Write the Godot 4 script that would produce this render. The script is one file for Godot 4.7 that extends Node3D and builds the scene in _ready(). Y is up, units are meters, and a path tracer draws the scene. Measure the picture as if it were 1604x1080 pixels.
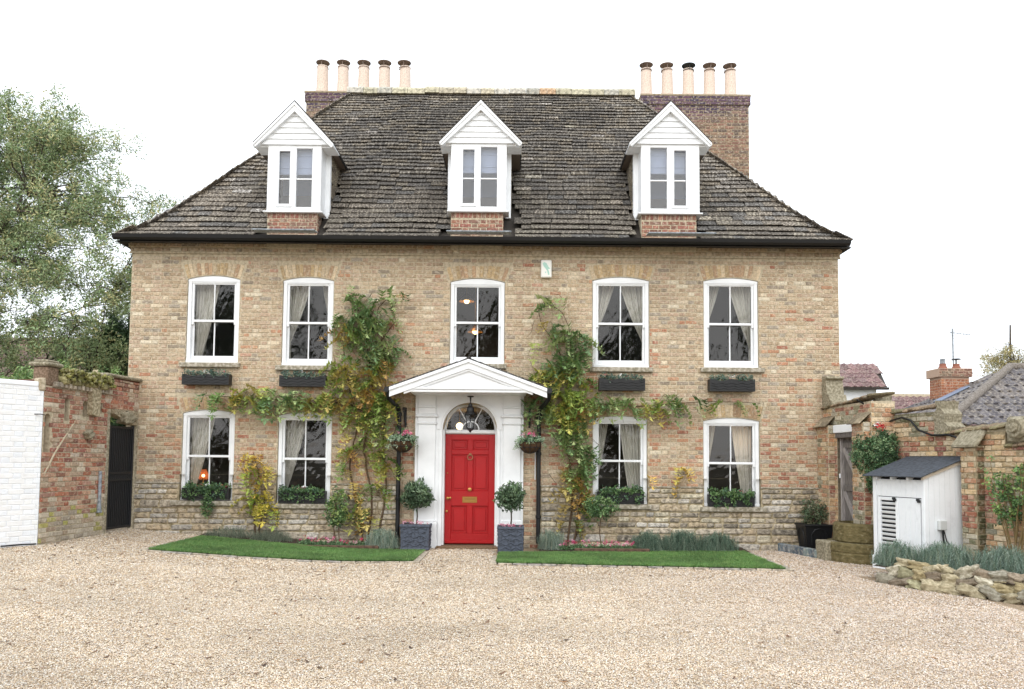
extends Node3D
# A rendered country house: cream and red brick front, stone slate roof, gravel forecourt.

const RING := 0.28
var rng := RandomNumberGenerator.new()
var M := {}
var tones := {}
var wob := FastNoiseLite.new()
var house: Node3D
# windows: left, right, bottom, spring of the arch, apex, sill left, sill right
var WINS := [
	[-6.07, -5.09, 3.36, 4.93, 5.00, -6.15, -5.04], [-4.29, -3.34, 3.32, 4.92, 4.985, -4.38, -3.30], [-1.17, -0.15, 3.38, 4.92, 4.99, -1.20, -0.11],
	[1.48, 2.54, 3.34, 4.97, 5.04, 1.43, 2.60], [3.55, 4.57, 3.35, 4.98, 5.04, 3.48, 4.66],
	[-6.08, -5.11, 0.82, 2.43, 2.49, -6.22, -5.00], [-4.31, -3.32, 0.78, 2.40, 2.46, -4.42, -3.26], [1.49, 2.50, 0.82, 2.385, 2.44, 1.38, 2.56], [3.53, 4.57, 0.79, 2.365, 2.425, 3.46, 4.67]]


class MB:
	var v := PackedVector3Array()
	var nn := PackedVector3Array()
	var cc := PackedColorArray()
	var col := Color(1, 1, 1)
	var usecol := false
	var xf := Transform3D()

	func tris(a: Vector3, b: Vector3, c: Vector3, na: Vector3, nb: Vector3, nc: Vector3) -> void:
		v.append(a); v.append(c); v.append(b)
		nn.append(na); nn.append(nc); nn.append(nb)
		if usecol:
			cc.append(col); cc.append(col); cc.append(col)

	func tri(a: Vector3, b: Vector3, c: Vector3) -> void:
		a = xf * a; b = xf * b; c = xf * c
		var n := (b - a).cross(c - a).normalized()
		tris(a, b, c, n, n, n)

	func quad(a: Vector3, b: Vector3, c: Vector3, d: Vector3) -> void:
		tri(a, b, c); tri(a, c, d)

	# faces turned away from the given centre
	func qo(o: Vector3, a: Vector3, b: Vector3, c: Vector3, d: Vector3) -> void:
		if (b - a).cross(c - a).dot((a + b + c + d) / 4.0 - o) < 0.0:
			quad(a, d, c, b)
		else:
			quad(a, b, c, d)

	func to(o: Vector3, a: Vector3, b: Vector3, c: Vector3) -> void:
		if (b - a).cross(c - a).dot((a + b + c) / 3.0 - o) < 0.0:
			tri(a, c, b)
		else:
			tri(a, b, c)

	func hexa(p: Array) -> void:  # eight corners: index = x + 2y + 4z
		var o := Vector3.ZERO
		for q in p: o += q
		o /= 8.0
		for f in [[0, 1, 3, 2], [4, 5, 7, 6], [0, 1, 5, 4], [2, 3, 7, 6], [0, 2, 6, 4], [1, 3, 7, 5]]:
			qo(o, p[f[0]], p[f[1]], p[f[2]], p[f[3]])

	func box(c: Vector3, s: Vector3) -> void:
		var p := []
		for i in 8:
			p.append(c + s * 0.5 * Vector3(1 if i & 1 else -1, 1 if i & 2 else -1, 1 if i & 4 else -1))
		hexa(p)

	func span(x0: float, x1: float, y0: float, y1: float, z0: float, z1: float, bev := 0.0) -> void:
		var c := Vector3(x0 + x1, y0 + y1, z0 + z1) / 2.0
		var s := Vector3(absf(x1 - x0), absf(y1 - y0), absf(z1 - z0))
		if bev > 0.0:
			bbox(c, s, Vector3.ONE * bev)
		else:
			box(c, s)

	func bbox(c: Vector3, s: Vector3, bev: Vector3, jit := 0.0, r: RandomNumberGenerator = null) -> void:
		var h := s * 0.5
		var p := []  # three points for each corner, pushed out along x, y, z
		for i in 8:
			var sg := Vector3(1 if i & 1 else -1, 1 if i & 2 else -1, 1 if i & 4 else -1)
			var k := h
			if r and jit > 0.0:
				k = h * (Vector3.ONE - Vector3(r.randf(), r.randf(), r.randf()) * jit)
			p.append([c + sg * Vector3(k.x, k.y - bev.y, k.z - bev.z), c + sg * Vector3(k.x - bev.x, k.y, k.z - bev.z), c + sg * Vector3(k.x - bev.x, k.y - bev.y, k.z)])
		for f in [[0, 0, 2, 6, 4], [0, 1, 3, 7, 5], [1, 0, 1, 5, 4], [1, 2, 3, 7, 6], [2, 0, 1, 3, 2], [2, 4, 5, 7, 6]]:
			var a: int = f[0]
			qo(c, p[f[1]][a], p[f[2]][a], p[f[3]][a], p[f[4]][a])
		for e in [[0, 1, 1, 2], [2, 3, 1, 2], [4, 5, 1, 2], [6, 7, 1, 2], [0, 2, 0, 2], [1, 3, 0, 2], [4, 6, 0, 2], [5, 7, 0, 2], [0, 4, 0, 1], [1, 5, 0, 1], [2, 6, 0, 1], [3, 7, 0, 1]]:
			qo(c, p[e[0]][e[2]], p[e[1]][e[2]], p[e[1]][e[3]], p[e[0]][e[3]])
		for i in 8:
			to(c, p[i][0], p[i][1], p[i][2])

	func tube(pts: Array, radii: Array, n := 8, cap := true) -> void:
		var rings := []
		var norms := []
		var side := Vector3.ZERO
		for i in pts.size():
			var d: Vector3 = (pts[mini(i + 1, pts.size() - 1)] - pts[maxi(i - 1, 0)]).normalized()
			if side == Vector3.ZERO:
				side = d.cross(Vector3.UP if absf(d.y) < 0.9 else Vector3.RIGHT).normalized()
			else:
				side = (side - d * side.dot(d)).normalized()
			var up := d.cross(side)
			var ring := []
			var nr := []
			for k in n:
				var a := TAU * k / n
				var o := side * cos(a) + up * sin(a)
				nr.append(xf.basis * o)
				ring.append(xf * (pts[i] + o * float(radii[i] if i < radii.size() else radii[-1])))
			rings.append(ring); norms.append(nr)
		for i in pts.size() - 1:
			for k in n:
				var j := (k + 1) % n
				tris(rings[i][k], rings[i][j], rings[i + 1][j], norms[i][k], norms[i][j], norms[i + 1][j])
				tris(rings[i][k], rings[i + 1][j], rings[i + 1][k], norms[i][k], norms[i + 1][j], norms[i + 1][k])
		if cap:
			for e in [0, pts.size() - 1]:
				var d2: Vector3 = xf.basis * ((pts[1] - pts[0]).normalized() * -1.0 if e == 0 else (pts[-1] - pts[-2]).normalized())
				for k in range(1, n - 1):
					if e == 0:
						tris(rings[e][0], rings[e][k + 1], rings[e][k], d2, d2, d2)
					else:
						tris(rings[e][0], rings[e][k], rings[e][k + 1], d2, d2, d2)

	func lathe(prof: Array, n := 20, c := Vector3.ZERO) -> void:  # Vector2(radius, height), upwards
		for i in prof.size() - 1:
			var p: Vector2 = prof[i]
			var q: Vector2 = prof[i + 1]
			var t := (q - p).normalized()
			for k in n:
				var a0 := TAU * k / n
				var a1 := TAU * (k + 1) / n
				var d0 := Vector3(sin(a0), 0, cos(a0))
				var d1 := Vector3(sin(a1), 0, cos(a1))
				var n0 := xf.basis * (d0 * t.y - Vector3.UP * t.x)
				var n1 := xf.basis * (d1 * t.y - Vector3.UP * t.x)
				var A := xf * (c + d0 * p.x + Vector3.UP * p.y)
				var B := xf * (c + d1 * p.x + Vector3.UP * p.y)
				var C := xf * (c + d1 * q.x + Vector3.UP * q.y)
				var D := xf * (c + d0 * q.x + Vector3.UP * q.y)
				if p.x > 0.0001: tris(A, B, C, n0, n1, n1)
				if q.x > 0.0001: tris(A, C, D, n0, n1, n0)

	func prism(poly: PackedVector2Array, z0: float, z1: float) -> void:  # polygon in x, y pushed along z
		var p := poly
		if Geometry2D.is_polygon_clockwise(p):
			p = p.duplicate()
			p.reverse()
		var t := Geometry2D.triangulate_polygon(p)
		for i in range(0, t.size(), 3):
			var a := p[t[i]]
			var b := p[t[i + 1]]
			var c := p[t[i + 2]]
			if (b - a).cross(c - a) < 0.0:
				var s := b
				b = c
				c = s
			tri(Vector3(a.x, a.y, z1), Vector3(b.x, b.y, z1), Vector3(c.x, c.y, z1))
			tri(Vector3(a.x, a.y, z0), Vector3(c.x, c.y, z0), Vector3(b.x, b.y, z0))
		for i in p.size():
			var a := p[i]
			var b := p[(i + 1) % p.size()]
			quad(Vector3(a.x, a.y, z0), Vector3(b.x, b.y, z0), Vector3(b.x, b.y, z1), Vector3(a.x, a.y, z1))

	func mesh() -> ArrayMesh:
		var a := []
		a.resize(Mesh.ARRAY_MAX)
		a[Mesh.ARRAY_VERTEX] = v
		a[Mesh.ARRAY_NORMAL] = nn
		if usecol:
			a[Mesh.ARRAY_COLOR] = cc
		var m := ArrayMesh.new()
		if v.size():
			m.add_surface_from_arrays(Mesh.PRIMITIVE_TRIANGLES, a)
		return m


func hexc(h: String) -> Color:
	return Color(h)


func ntex(freq: float, oct: int, ramp: Array, size := 256, sd := 1, normal := 0.0) -> NoiseTexture2D:
	var f := FastNoiseLite.new()
	f.noise_type = FastNoiseLite.TYPE_SIMPLEX_SMOOTH
	f.frequency = freq
	f.fractal_octaves = oct
	f.seed = sd
	var t := NoiseTexture2D.new()
	t.width = size
	t.height = size
	t.seamless = true
	t.noise = f
	if ramp.size():
		var g := Gradient.new()
		var off := PackedFloat32Array()
		var cs := PackedColorArray()
		for r in ramp:
			off.append(r[0])
			cs.append(r[1] if r[1] is Color else Color(r[1], r[1], r[1]))
		g.offsets = off
		g.colors = cs
		t.color_ramp = g
	return t


func mat(c: Color, rough := 0.8, tex: Texture2D = null, rep := 1.0, bump: Texture2D = null, depth := 0.0, inst := false) -> StandardMaterial3D:
	var m := StandardMaterial3D.new()
	m.albedo_color = c
	m.roughness = rough
	if tex or bump:
		m.uv1_triplanar = true
		m.uv1_world_triplanar = true
		m.uv1_scale = Vector3.ONE / rep
	if tex:
		m.albedo_texture = tex
	if bump:
		m.heightmap_enabled = true
		m.heightmap_texture = bump
		m.heightmap_scale = depth
	m.vertex_color_use_as_albedo = inst
	return m


func thing(called: String, label: String, category: String, group := "", at := Vector3.ZERO) -> Node3D:
	var o := Node3D.new()
	o.name = called
	add_child(o, true)
	o.position = at
	return tag(o, label, category, group)


func tag(o: Node3D, label: String, category: String, group := "") -> Node3D:
	o.set_meta("label", label)
	o.set_meta("category", category)
	if group:
		o.set_meta("group", group)
	return o


func node(parent: Node3D, called: String, t := Transform3D()) -> Node3D:
	var o := Node3D.new()
	o.name = called
	parent.add_child(o, true)
	o.transform = t
	return o


func part(parent: Node3D, called: String, mesh: Mesh, m: Material, t := Transform3D()) -> MeshInstance3D:
	var o := MeshInstance3D.new()
	o.name = called
	o.mesh = mesh
	o.material_override = m
	o.transform = t
	parent.add_child(o, true)
	return o


func scatter(parent: Node3D, called: String, mesh: Mesh, m: Material, xs: Array, cols: PackedColorArray) -> MultiMeshInstance3D:
	var mm := MultiMesh.new()
	mm.transform_format = MultiMesh.TRANSFORM_3D
	mm.use_colors = true
	mm.mesh = mesh
	mm.instance_count = xs.size()
	var b := PackedFloat32Array()
	b.resize(xs.size() * 16)
	var k := 0
	for i in xs.size():
		var t: Transform3D = xs[i]
		var x := t.basis.x
		var y := t.basis.y
		var z := t.basis.z
		var o := t.origin
		var c := cols[i]
		b[k] = x.x; b[k + 1] = y.x; b[k + 2] = z.x; b[k + 3] = o.x
		b[k + 4] = x.y; b[k + 5] = y.y; b[k + 6] = z.y; b[k + 7] = o.y
		b[k + 8] = x.z; b[k + 9] = y.z; b[k + 10] = z.z; b[k + 11] = o.z
		b[k + 12] = c.r; b[k + 13] = c.g; b[k + 14] = c.b; b[k + 15] = 1.0
		k += 16
	mm.buffer = b
	var o2 := MultiMeshInstance3D.new()
	o2.name = called
	o2.multimesh = mm
	o2.material_override = m
	o2.set_meta("kind", "stuff")
	parent.add_child(o2, true)
	return o2


# a colour of the list, a little lighter or darker, as linear values
func pick(list: Array, vary := 0.12) -> Color:
	var c: Color = list[rng.randi() % list.size()]
	c = c.srgb_to_linear() * (1.0 + rng.randf_range(-vary, vary))
	c.a = 1.0
	return c


func rnd(a: float, b: float) -> float:
	return rng.randf_range(a, b)


func sph() -> Vector3:
	var z := rnd(-1, 1)
	var a := rnd(0, TAU)
	var r := sqrt(1.0 - z * z)
	return Vector3(r * cos(a), z, r * sin(a))


func rot() -> Basis:
	return Basis(sph(), rnd(0, TAU))


# one of few materials, close to the tone asked for (linear)
func tone(c: Color, base: StandardMaterial3D, kind: String) -> StandardMaterial3D:
	var s := c.linear_to_srgb()
	s = Color.from_hsv(roundf(s.h * 60.0) / 60.0, roundf(s.s * 12.0) / 12.0, roundf(s.v * 14.0) / 14.0)
	var key := kind + s.to_html()
	if not tones.has(key):
		var m: StandardMaterial3D = base.duplicate()
		m.vertex_color_use_as_albedo = false
		m.albedo_color = s * base.albedo_color
		tones[key] = m
	return tones[key]


# pieces: dictionaries of t (Transform3D), c (linear colour), big (may be a piece of its own). The largest become parts, the rest one part.
func lay(parent: Node3D, called: String, rest: String, mesh: Mesh, base: StandardMaterial3D, list: Array, most: int) -> void:
	var xs := []
	var cs := PackedColorArray()
	var n := 0
	for p in list:
		if n < most and p.big:
			part(parent, called, mesh, tone(p.c, base, called), p.t)
			n += 1
		else:
			xs.append(p.t)
			cs.append(p.c)
	if xs.size():
		scatter(parent, rest, mesh, base, xs, cs)


func brick_mesh(sd: int) -> ArrayMesh:
	var r := RandomNumberGenerator.new()
	r.seed = sd
	var b := MB.new()
	b.bbox(Vector3.ZERO, Vector3.ONE, Vector3(0.03, 0.09, 0.15), 0.05, r)
	return b.mesh()


# a rounded lump in a unit cube; power 2 is a ball, higher is boxier
func lump(n: int, power: float, rough: float, sd: int) -> ArrayMesh:
	var f := FastNoiseLite.new()
	f.seed = sd
	f.frequency = 0.9
	var st := SurfaceTool.new()
	st.begin(Mesh.PRIMITIVE_TRIANGLES)
	var put := func(d: Vector3) -> Vector3:
		d = d.normalized()
		var s := pow(pow(absf(d.x), power) + pow(absf(d.y), power) + pow(absf(d.z), power), -1.0 / power)
		return d * s * 0.5 * (1.0 + rough * f.get_noise_3dv(d * 1.3))
	for ax in 3:
		for sg in [-1.0, 1.0]:
			for i in n:
				for j in n:
					var q := []
					for o in [[0, 0], [1, 0], [1, 1], [0, 1]]:
						var a: float = (i + o[0]) * 2.0 / n - 1.0
						var b: float = (j + o[1]) * 2.0 / n - 1.0
						var d := Vector3(sg, a, b) if ax == 0 else (Vector3(b, sg, a) if ax == 1 else Vector3(a, b, sg))
						q.append(put.call(d))
					var order := [0, 2, 1, 0, 3, 2] if sg > 0 else [0, 1, 2, 0, 2, 3]
					for k in order:
						st.add_vertex(q[k])
	st.generate_normals()
	return st.commit()


# bricks on a wall face: o is where u = 0, v = 0 lies; returns pieces for lay()
func courses(o: Vector3, ud: Vector3, nd: Vector3, y0: float, y1: float, free: Callable, colour: Callable, bh := 0.0755, proud := 0.004, rough := 1.0) -> Array:
	var out := []
	var i := 0
	var y := y0
	while y + bh * 0.6 < y1:
		var h := minf(bh, y1 - y)
		var yc := y + h / 2.0
		for iv in free.call(yc):
			var a: float = iv[0]
			var b: float = iv[1]
			var k := floori((a - 0.17) / 0.3375)
			while k * 0.3375 < b:
				for half in 2:
					var x0 := k * 0.3375 + (0.17 if i % 2 else 0.0) + (0.225 if half else 0.0)
					var x1 := x0 + (0.1125 if half else 0.225)
					x0 = maxf(x0, a)
					x1 = minf(x1, b)
					if x1 - x0 < 0.035:
						continue
					var w := x1 - x0 - rnd(0.008, 0.013)
					var hh := h - rnd(0.009, 0.014)
					var xc := (x0 + x1) / 2.0
					var bs := Basis(ud * w, Vector3.UP * hh, nd * 0.04)
					if rng.randf() < 0.5:
						bs = Basis(-ud * w, -Vector3.UP * hh, nd * 0.04)
					bs = Basis(nd, rnd(-0.008, 0.008) * rough) * Basis(Vector3.UP, rnd(-0.02, 0.02) * rough) * bs
					out.append({"t": Transform3D(bs, o + ud * (xc + rnd(-0.002, 0.002)) + Vector3.UP * (yc + rnd(-0.003, 0.003) * rough) + nd * (proud - 0.02 + rnd(-0.004, 0.003) * rough)), "c": colour.call(xc, yc, half == 1), "big": half == 0 and x1 - x0 > 0.2})
				k += 1
		y += bh
		i += 1
	return out


# intervals of [a, b] left when the holes (list of [l, r]) are taken out
func minus(a: float, b: float, holes: Array) -> Array:
	var out := [[a, b]]
	for h in holes:
		var next := []
		for iv in out:
			if h[1] <= iv[0] or h[0] >= iv[1]:
				next.append(iv)
				continue
			if h[0] > iv[0]:
				next.append([iv[0], h[0]])
			if h[1] < iv[1]:
				next.append([h[1], iv[1]])
		out = next
	return out


# a flat wall face at depth z with openings [l, r, bottom, spring, apex]; their sides go back by reveal
func holed(x0: float, x1: float, y0: float, y1: float, z: float, holes: Array, reveal: float) -> ArrayMesh:
	var b := MB.new()
	var xs := [x0, x1]
	for h in holes:
		for e in [h[0], h[1]]:
			if e > x0 and e < x1:
				xs.append(e)
	xs.sort()
	for i in xs.size() - 1:
		var xa: float = xs[i]
		var xb: float = xs[i + 1]
		if xb - xa < 0.0001:
			continue
		var cut := []
		for h in holes:
			if h[0] <= xa + 0.0001 and h[1] >= xb - 0.0001:
				cut.append([h[2], h[4]])
		for iv in minus(y0, y1, cut):
			b.quad(Vector3(xa, iv[0], z), Vector3(xb, iv[0], z), Vector3(xb, iv[1], z), Vector3(xa, iv[1], z))
	for h in holes:
		var n := 12
		var last := Vector2(h[0], h[3])
		for k in range(1, n + 1):
			var p := arch(h[0], h[1], h[3], h[4], float(k) / n)
			b.quad(Vector3(last.x, last.y, z), Vector3(p.x, p.y, z), Vector3(p.x, h[4], z), Vector3(last.x, h[4], z))
			b.quad(Vector3(last.x, last.y, z - reveal), Vector3(p.x, p.y, z - reveal), Vector3(p.x, p.y, z), Vector3(last.x, last.y, z))
			last = p
		b.quad(Vector3(h[0], h[2], z), Vector3(h[0], h[2], z - reveal), Vector3(h[0], h[3], z - reveal), Vector3(h[0], h[3], z))
		b.quad(Vector3(h[1], h[2], z - reveal), Vector3(h[1], h[2], z), Vector3(h[1], h[3], z), Vector3(h[1], h[3], z - reveal))
		b.quad(Vector3(h[0], h[2], z), Vector3(h[1], h[2], z), Vector3(h[1], h[2], z - reveal), Vector3(h[0], h[2], z - reveal))
	return b.mesh()


func arch(l: float, r: float, spring: float, apex: float, t: float) -> Vector2:
	var half := (r - l) / 2.0
	var rise := apex - spring
	if rise < 0.001:
		return Vector2(lerpf(l, r, t), spring)
	var rad := (half * half + rise * rise) / (2.0 * rise)
	var x := lerpf(l, r, t)
	var dx := x - (l + r) / 2.0
	return Vector2(x, apex - rad + sqrt(maxf(rad * rad - dx * dx, 0.0)))


func ground(x: float, z: float) -> float:
	return 0.26 * smoothstep(-2.2, -7.4, x) + 0.05 * smoothstep(-6.0, -7.2, x) * smoothstep(2.5, 0.0, z) + 0.006 * wob.get_noise_2d(x * 90.0, z * 90.0)


func _ready() -> void:
	rng.seed = 20240611
	wob.seed = 5
	wob.frequency = 0.05
	# camera, sky, sun, exposure
	var cam := Camera3D.new()
	cam.name = "camera"
	cam.projection = Camera3D.PROJECTION_FRUSTUM
	cam.near = 0.05
	cam.far = 600.0
	cam.size = 0.0432
	cam.frustum_offset = Vector2(0.0, 0.00422)
	cam.transform = Transform3D(Basis(Vector3.RIGHT, deg_to_rad(3.5)) * Basis(Vector3.BACK, deg_to_rad(0.5)), Vector3(0, 1.6, 14.7))
	add_child(cam)
	cam.current = true
	var env := Environment.new()
	env.background_mode = Environment.BG_SKY
	var sky := ProceduralSkyMaterial.new()
	sky.sky_top_color = Color(0.93, 0.965, 1.0)
	sky.sky_horizon_color = Color(0.965, 0.98, 1.0)
	sky.sky_curve = 0.2
	sky.ground_horizon_color = Color(0.8, 0.77, 0.72)
	sky.ground_bottom_color = Color(0.7, 0.66, 0.6)
	sky.sun_angle_max = 1.0
	sky.sky_energy_multiplier = 1.0
	env.sky = Sky.new()
	env.sky.sky_material = sky
	env.tonemap_mode = Environment.TONE_MAPPER_LINEAR
	env.tonemap_exposure = 1.8
	env.sdfgi_enabled = true
	env.ssao_enabled = true
	env.ssil_enabled = true
	var we := WorldEnvironment.new()
	we.name = "sky"
	we.environment = env
	add_child(we)
	var sun := DirectionalLight3D.new()
	sun.name = "sun"
	sun.light_energy = 0.5
	sun.light_color = Color(1.0, 0.97, 0.93)
	sun.light_angular_distance = 100.0
	sun.shadow_enabled = true
	sun.sky_mode = DirectionalLight3D.SKY_MODE_LIGHT_ONLY
	sun.rotation_degrees = Vector3(-30.0, -6.0, 0.0)
	add_child(sun)
	materials()
	lay_ground()
	house = thing("house", "three storey brick house with stone slate roof, white dormers and red front door", "house")
	house_shell()
	house_bricks()
	house_windows()
	house_roof()
	for d in [[-4.10, 8.24, -4.86, -3.36, 7.44, -4.6, -3.6, 6.19, false], [-0.63, 8.30, -1.39, 0.14, 7.50, -1.18, -0.14, 6.23, false], [2.91, 8.30, 2.14, 3.67, 7.515, 2.37, 3.46, 6.22, true]]:
		dormer(d)
	porch()
	front_door()
	furnishings()
	left_walls()
	right_walls()
	shed()
	neighbours()
	beds()
	pots()
	climbers()
	trees()
	gravel()


func materials() -> void:
	var grain := ntex(0.02, 6, [[0.0, 0.74], [0.35, 0.89], [0.6, 0.96], [1.0, 1.0]], 512, 3)
	var fine := ntex(0.06, 5, [[0.0, 0.0], [1.0, 1.0]], 256, 9)
	var blot := ntex(0.012, 5, [[0.0, 0.55], [0.4, 0.85], [0.55, 0.95], [0.75, 1.0]], 512, 21)
	var lichen := ntex(0.03, 5, [[0.0, Color(0.29, 0.275, 0.262)], [0.42, Color(0.39, 0.37, 0.352)], [0.57, Color(0.5, 0.475, 0.45)], [0.63, Color(0.66, 0.63, 0.59)], [0.68, Color(0.97, 0.95, 0.92)], [1.0, Color(1, 1, 0.98)]], 512, 33)
	var mossy := ntex(0.03, 6, [[0.0, Color(0.6, 0.59, 0.5)], [0.36, Color(0.74, 0.72, 0.66)], [0.55, Color(0.85, 0.83, 0.78)], [0.8, Color(1, 0.99, 0.96)]], 512, 41)
	var paintn := ntex(0.01, 4, [[0.0, 0.95], [0.5, 0.985], [1.0, 1.0]], 256, 51)
	M.brick = mat(Color.WHITE, 0.92, grain, 0.55, fine, 0.6, true)
	var smear := ntex(0.013, 5, [[0.0, Color(0.84, 0.79, 0.71, 0.0)], [0.6, Color(0.84, 0.79, 0.71, 0.0)], [0.7, Color(0.85, 0.8, 0.72, 0.25)], [1.0, Color(0.88, 0.84, 0.77, 0.5)]], 512, 63)
	for m in [M.brick]:
		m.detail_enabled = true
		m.detail_albedo = smear
	M.mortar = mat(hexc("c7b99f"), 0.95, grain, 0.8, fine, 0.8)
	M.mortar_grey = mat(hexc("bdb19a"), 0.95, mossy, 1.6, fine, 0.8)
	M.stone = mat(Color.WHITE, 0.92, blot, 0.7, fine, 1.2, true)
	M.stone.detail_enabled = true
	M.stone.detail_albedo = smear
	M.sill = mat(hexc("bdb8b0"), 0.9, mossy, 1.3, fine, 0.4)
	M.coping = mat(hexc("a9a394"), 0.92, mossy, 0.8, fine, 1.0)
	M.coping_piece = mat(Color.WHITE, 0.92, mossy, 0.8, fine, 1.0, true)
	M.slate = mat(Color.WHITE, 0.9, lichen, 0.42, fine, 0.7, true)
	M.slate.uv1_scale = Vector3(1.2, 2.6, 2.0)
	M.roof_dark = mat(hexc("3a3530"), 0.95, grain, 0.5)
	M.white = mat(hexc("eceef0"), 0.42, paintn, 1.2)
	M.white_old = mat(hexc("edf0f3"), 0.6, ntex(0.015, 5, [[0.0, 0.93], [0.2, 0.985], [0.4, 1.0]], 256, 77), 1.1, fine, 0.15)
	M.white_brick = mat(Color.WHITE, 0.75, ntex(0.015, 5, [[0.0, 0.93], [0.3, 0.98], [0.6, 1.0]], 256, 78), 1.4, fine, 0.7, true)
	M.black = mat(hexc("0e0f12"), 0.5)
	M.iron = mat(hexc("1c1e22"), 0.5, grain, 0.3)
	M.red = mat(hexc("ac0812"), 0.33, paintn, 0.7)
	M.brass = mat(hexc("b08a4e"), 0.35)
	M.brass.metallic = 0.8
	M.lead = mat(hexc("9aa1a8"), 0.55, blot, 0.6)
	M.felt = mat(hexc("4a4f57"), 0.9, blot, 0.5, fine, 0.3)
	M.pot_clay = mat(hexc("e6d2c2"), 0.85, grain, 0.4)
	M.cowl = mat(hexc("988478"), 0.6, grain, 0.2)
	M.wood_grey = mat(hexc("847d78"), 0.9, null, 1.0)
	M.wood_grey.albedo_texture = ntex(0.03, 4, [[0.0, 0.5], [0.5, 0.85], [1.0, 1.0]], 256, 61)
	M.wood_grey.uv1_triplanar = true
	M.wood_grey.uv1_world_triplanar = true
	M.wood_grey.uv1_scale = Vector3(6.0, 0.5, 6.0)
	M.wood_pale = M.wood_grey.duplicate()
	M.wood_pale.albedo_color = hexc("b8b0ac")
	M.lead_pot = mat(hexc("4b5260"), 0.62, blot, 0.4)
	M.soil = mat(hexc("4a3a2e"), 1.0, blot, 0.4, fine, 2.0)
	M.coir = mat(hexc("6f5236"), 1.0, ntex(0.12, 3, [[0.0, 0.45], [1.0, 1.0]], 256, 71), 0.3, fine, 1.5)
	M.bark = mat(hexc("5a5147"), 0.95, blot, 0.5, fine, 1.5)
	M.stem = mat(hexc("6e5a46"), 0.95, blot, 0.2)
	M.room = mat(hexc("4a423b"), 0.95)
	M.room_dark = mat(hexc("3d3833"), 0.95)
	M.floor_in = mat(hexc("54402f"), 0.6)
	M.curtain = mat(hexc("c8c6bc"), 0.95)
	M.curtain.backlight_enabled = true
	M.curtain.backlight = Color(0.5, 0.48, 0.44)
	M.glass = mat(Color(0.3, 0.32, 0.34, 0.012), 0.02)
	M.glass.transparency = BaseMaterial3D.TRANSPARENCY_ALPHA
	M.glass.metallic_specular = 0.5
	M.glass_double = M.glass.duplicate()
	M.glass_double.metallic_specular = 0.85
	M.leaf = mat(Color.WHITE, 0.55, null, 1.0, null, 0.0, true)
	M.leaf.backlight_enabled = true
	M.leaf.backlight = Color(0.35, 0.4, 0.16)
	M.petal = mat(Color.WHITE, 0.6, null, 1.0, null, 0.0, true)
	M.pebble = mat(Color.WHITE, 0.85, null, 1.0, null, 0.0, true)
	M.blind = mat(hexc("7f8ba3"), 0.9)
	M.bulb = mat(hexc("fff1d0"), 0.5)
	M.bulb.emission_enabled = true
	M.bulb.emission = Color(1.0, 0.86, 0.6)
	M.bulb.emission_energy_multiplier = 3.0
	M.brick1 = brick_mesh(4)
	M.stone1 = lump(4, 11.0, 0.14, 3)
	M.rock = [lump(6, 5.0, 0.6, 11), lump(6, 4.2, 0.7, 12), lump(6, 6.0, 0.6, 13), lump(6, 4.6, 0.75, 14)]


func lay_ground() -> void:
	var b := MB.new()
	var s := 300.0
	b.quad(Vector3(-s, -0.12, s), Vector3(s, -0.12, s), Vector3(s, -0.12, -s), Vector3(-s, -0.12, -s))
	var g := part(self, "ground", b.mesh(), mat(hexc("75725a"), 1.0, ntex(0.02, 4, [[0.0, 0.6], [1.0, 1.0]], 256, 91), 5.0))
	g.set_meta("kind", "structure")
	g.set_meta("label", "earth of the surrounding gardens and yards")
	# the gravel forecourt follows the ground
	var d := MB.new()
	var nx := 96
	var nz := 70
	var pt := func(i: int, j: int) -> Vector3:
		var x := -11.0 + 22.0 * i / nx
		var z := -1.0 + 23.0 * j / nz
		return Vector3(x, ground(x, z), z)
	for i in nx:
		for j in nz:
			d.quad(pt.call(i, j + 1), pt.call(i + 1, j + 1), pt.call(i + 1, j), pt.call(i, j))
	var gt := ntex(0.11, 3, [[0.0, Color(0.55, 0.48, 0.41)], [0.35, Color(0.72, 0.65, 0.57)], [0.55, Color(0.84, 0.77, 0.69)], [1.0, Color(0.95, 0.9, 0.83)]], 1024, 101)
	var gm := mat(hexc("dad0c2"), 0.95, gt, 1.1, ntex(0.11, 3, [], 1024, 101), 1.5)
	var gr := part(self, "gravel_drive", d.mesh(), gm)
	gr.set_meta("kind", "structure")
	gr.set_meta("label", "pale beige gravel forecourt in front of the house")


# ---------------------------------------------------------------- the house

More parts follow.
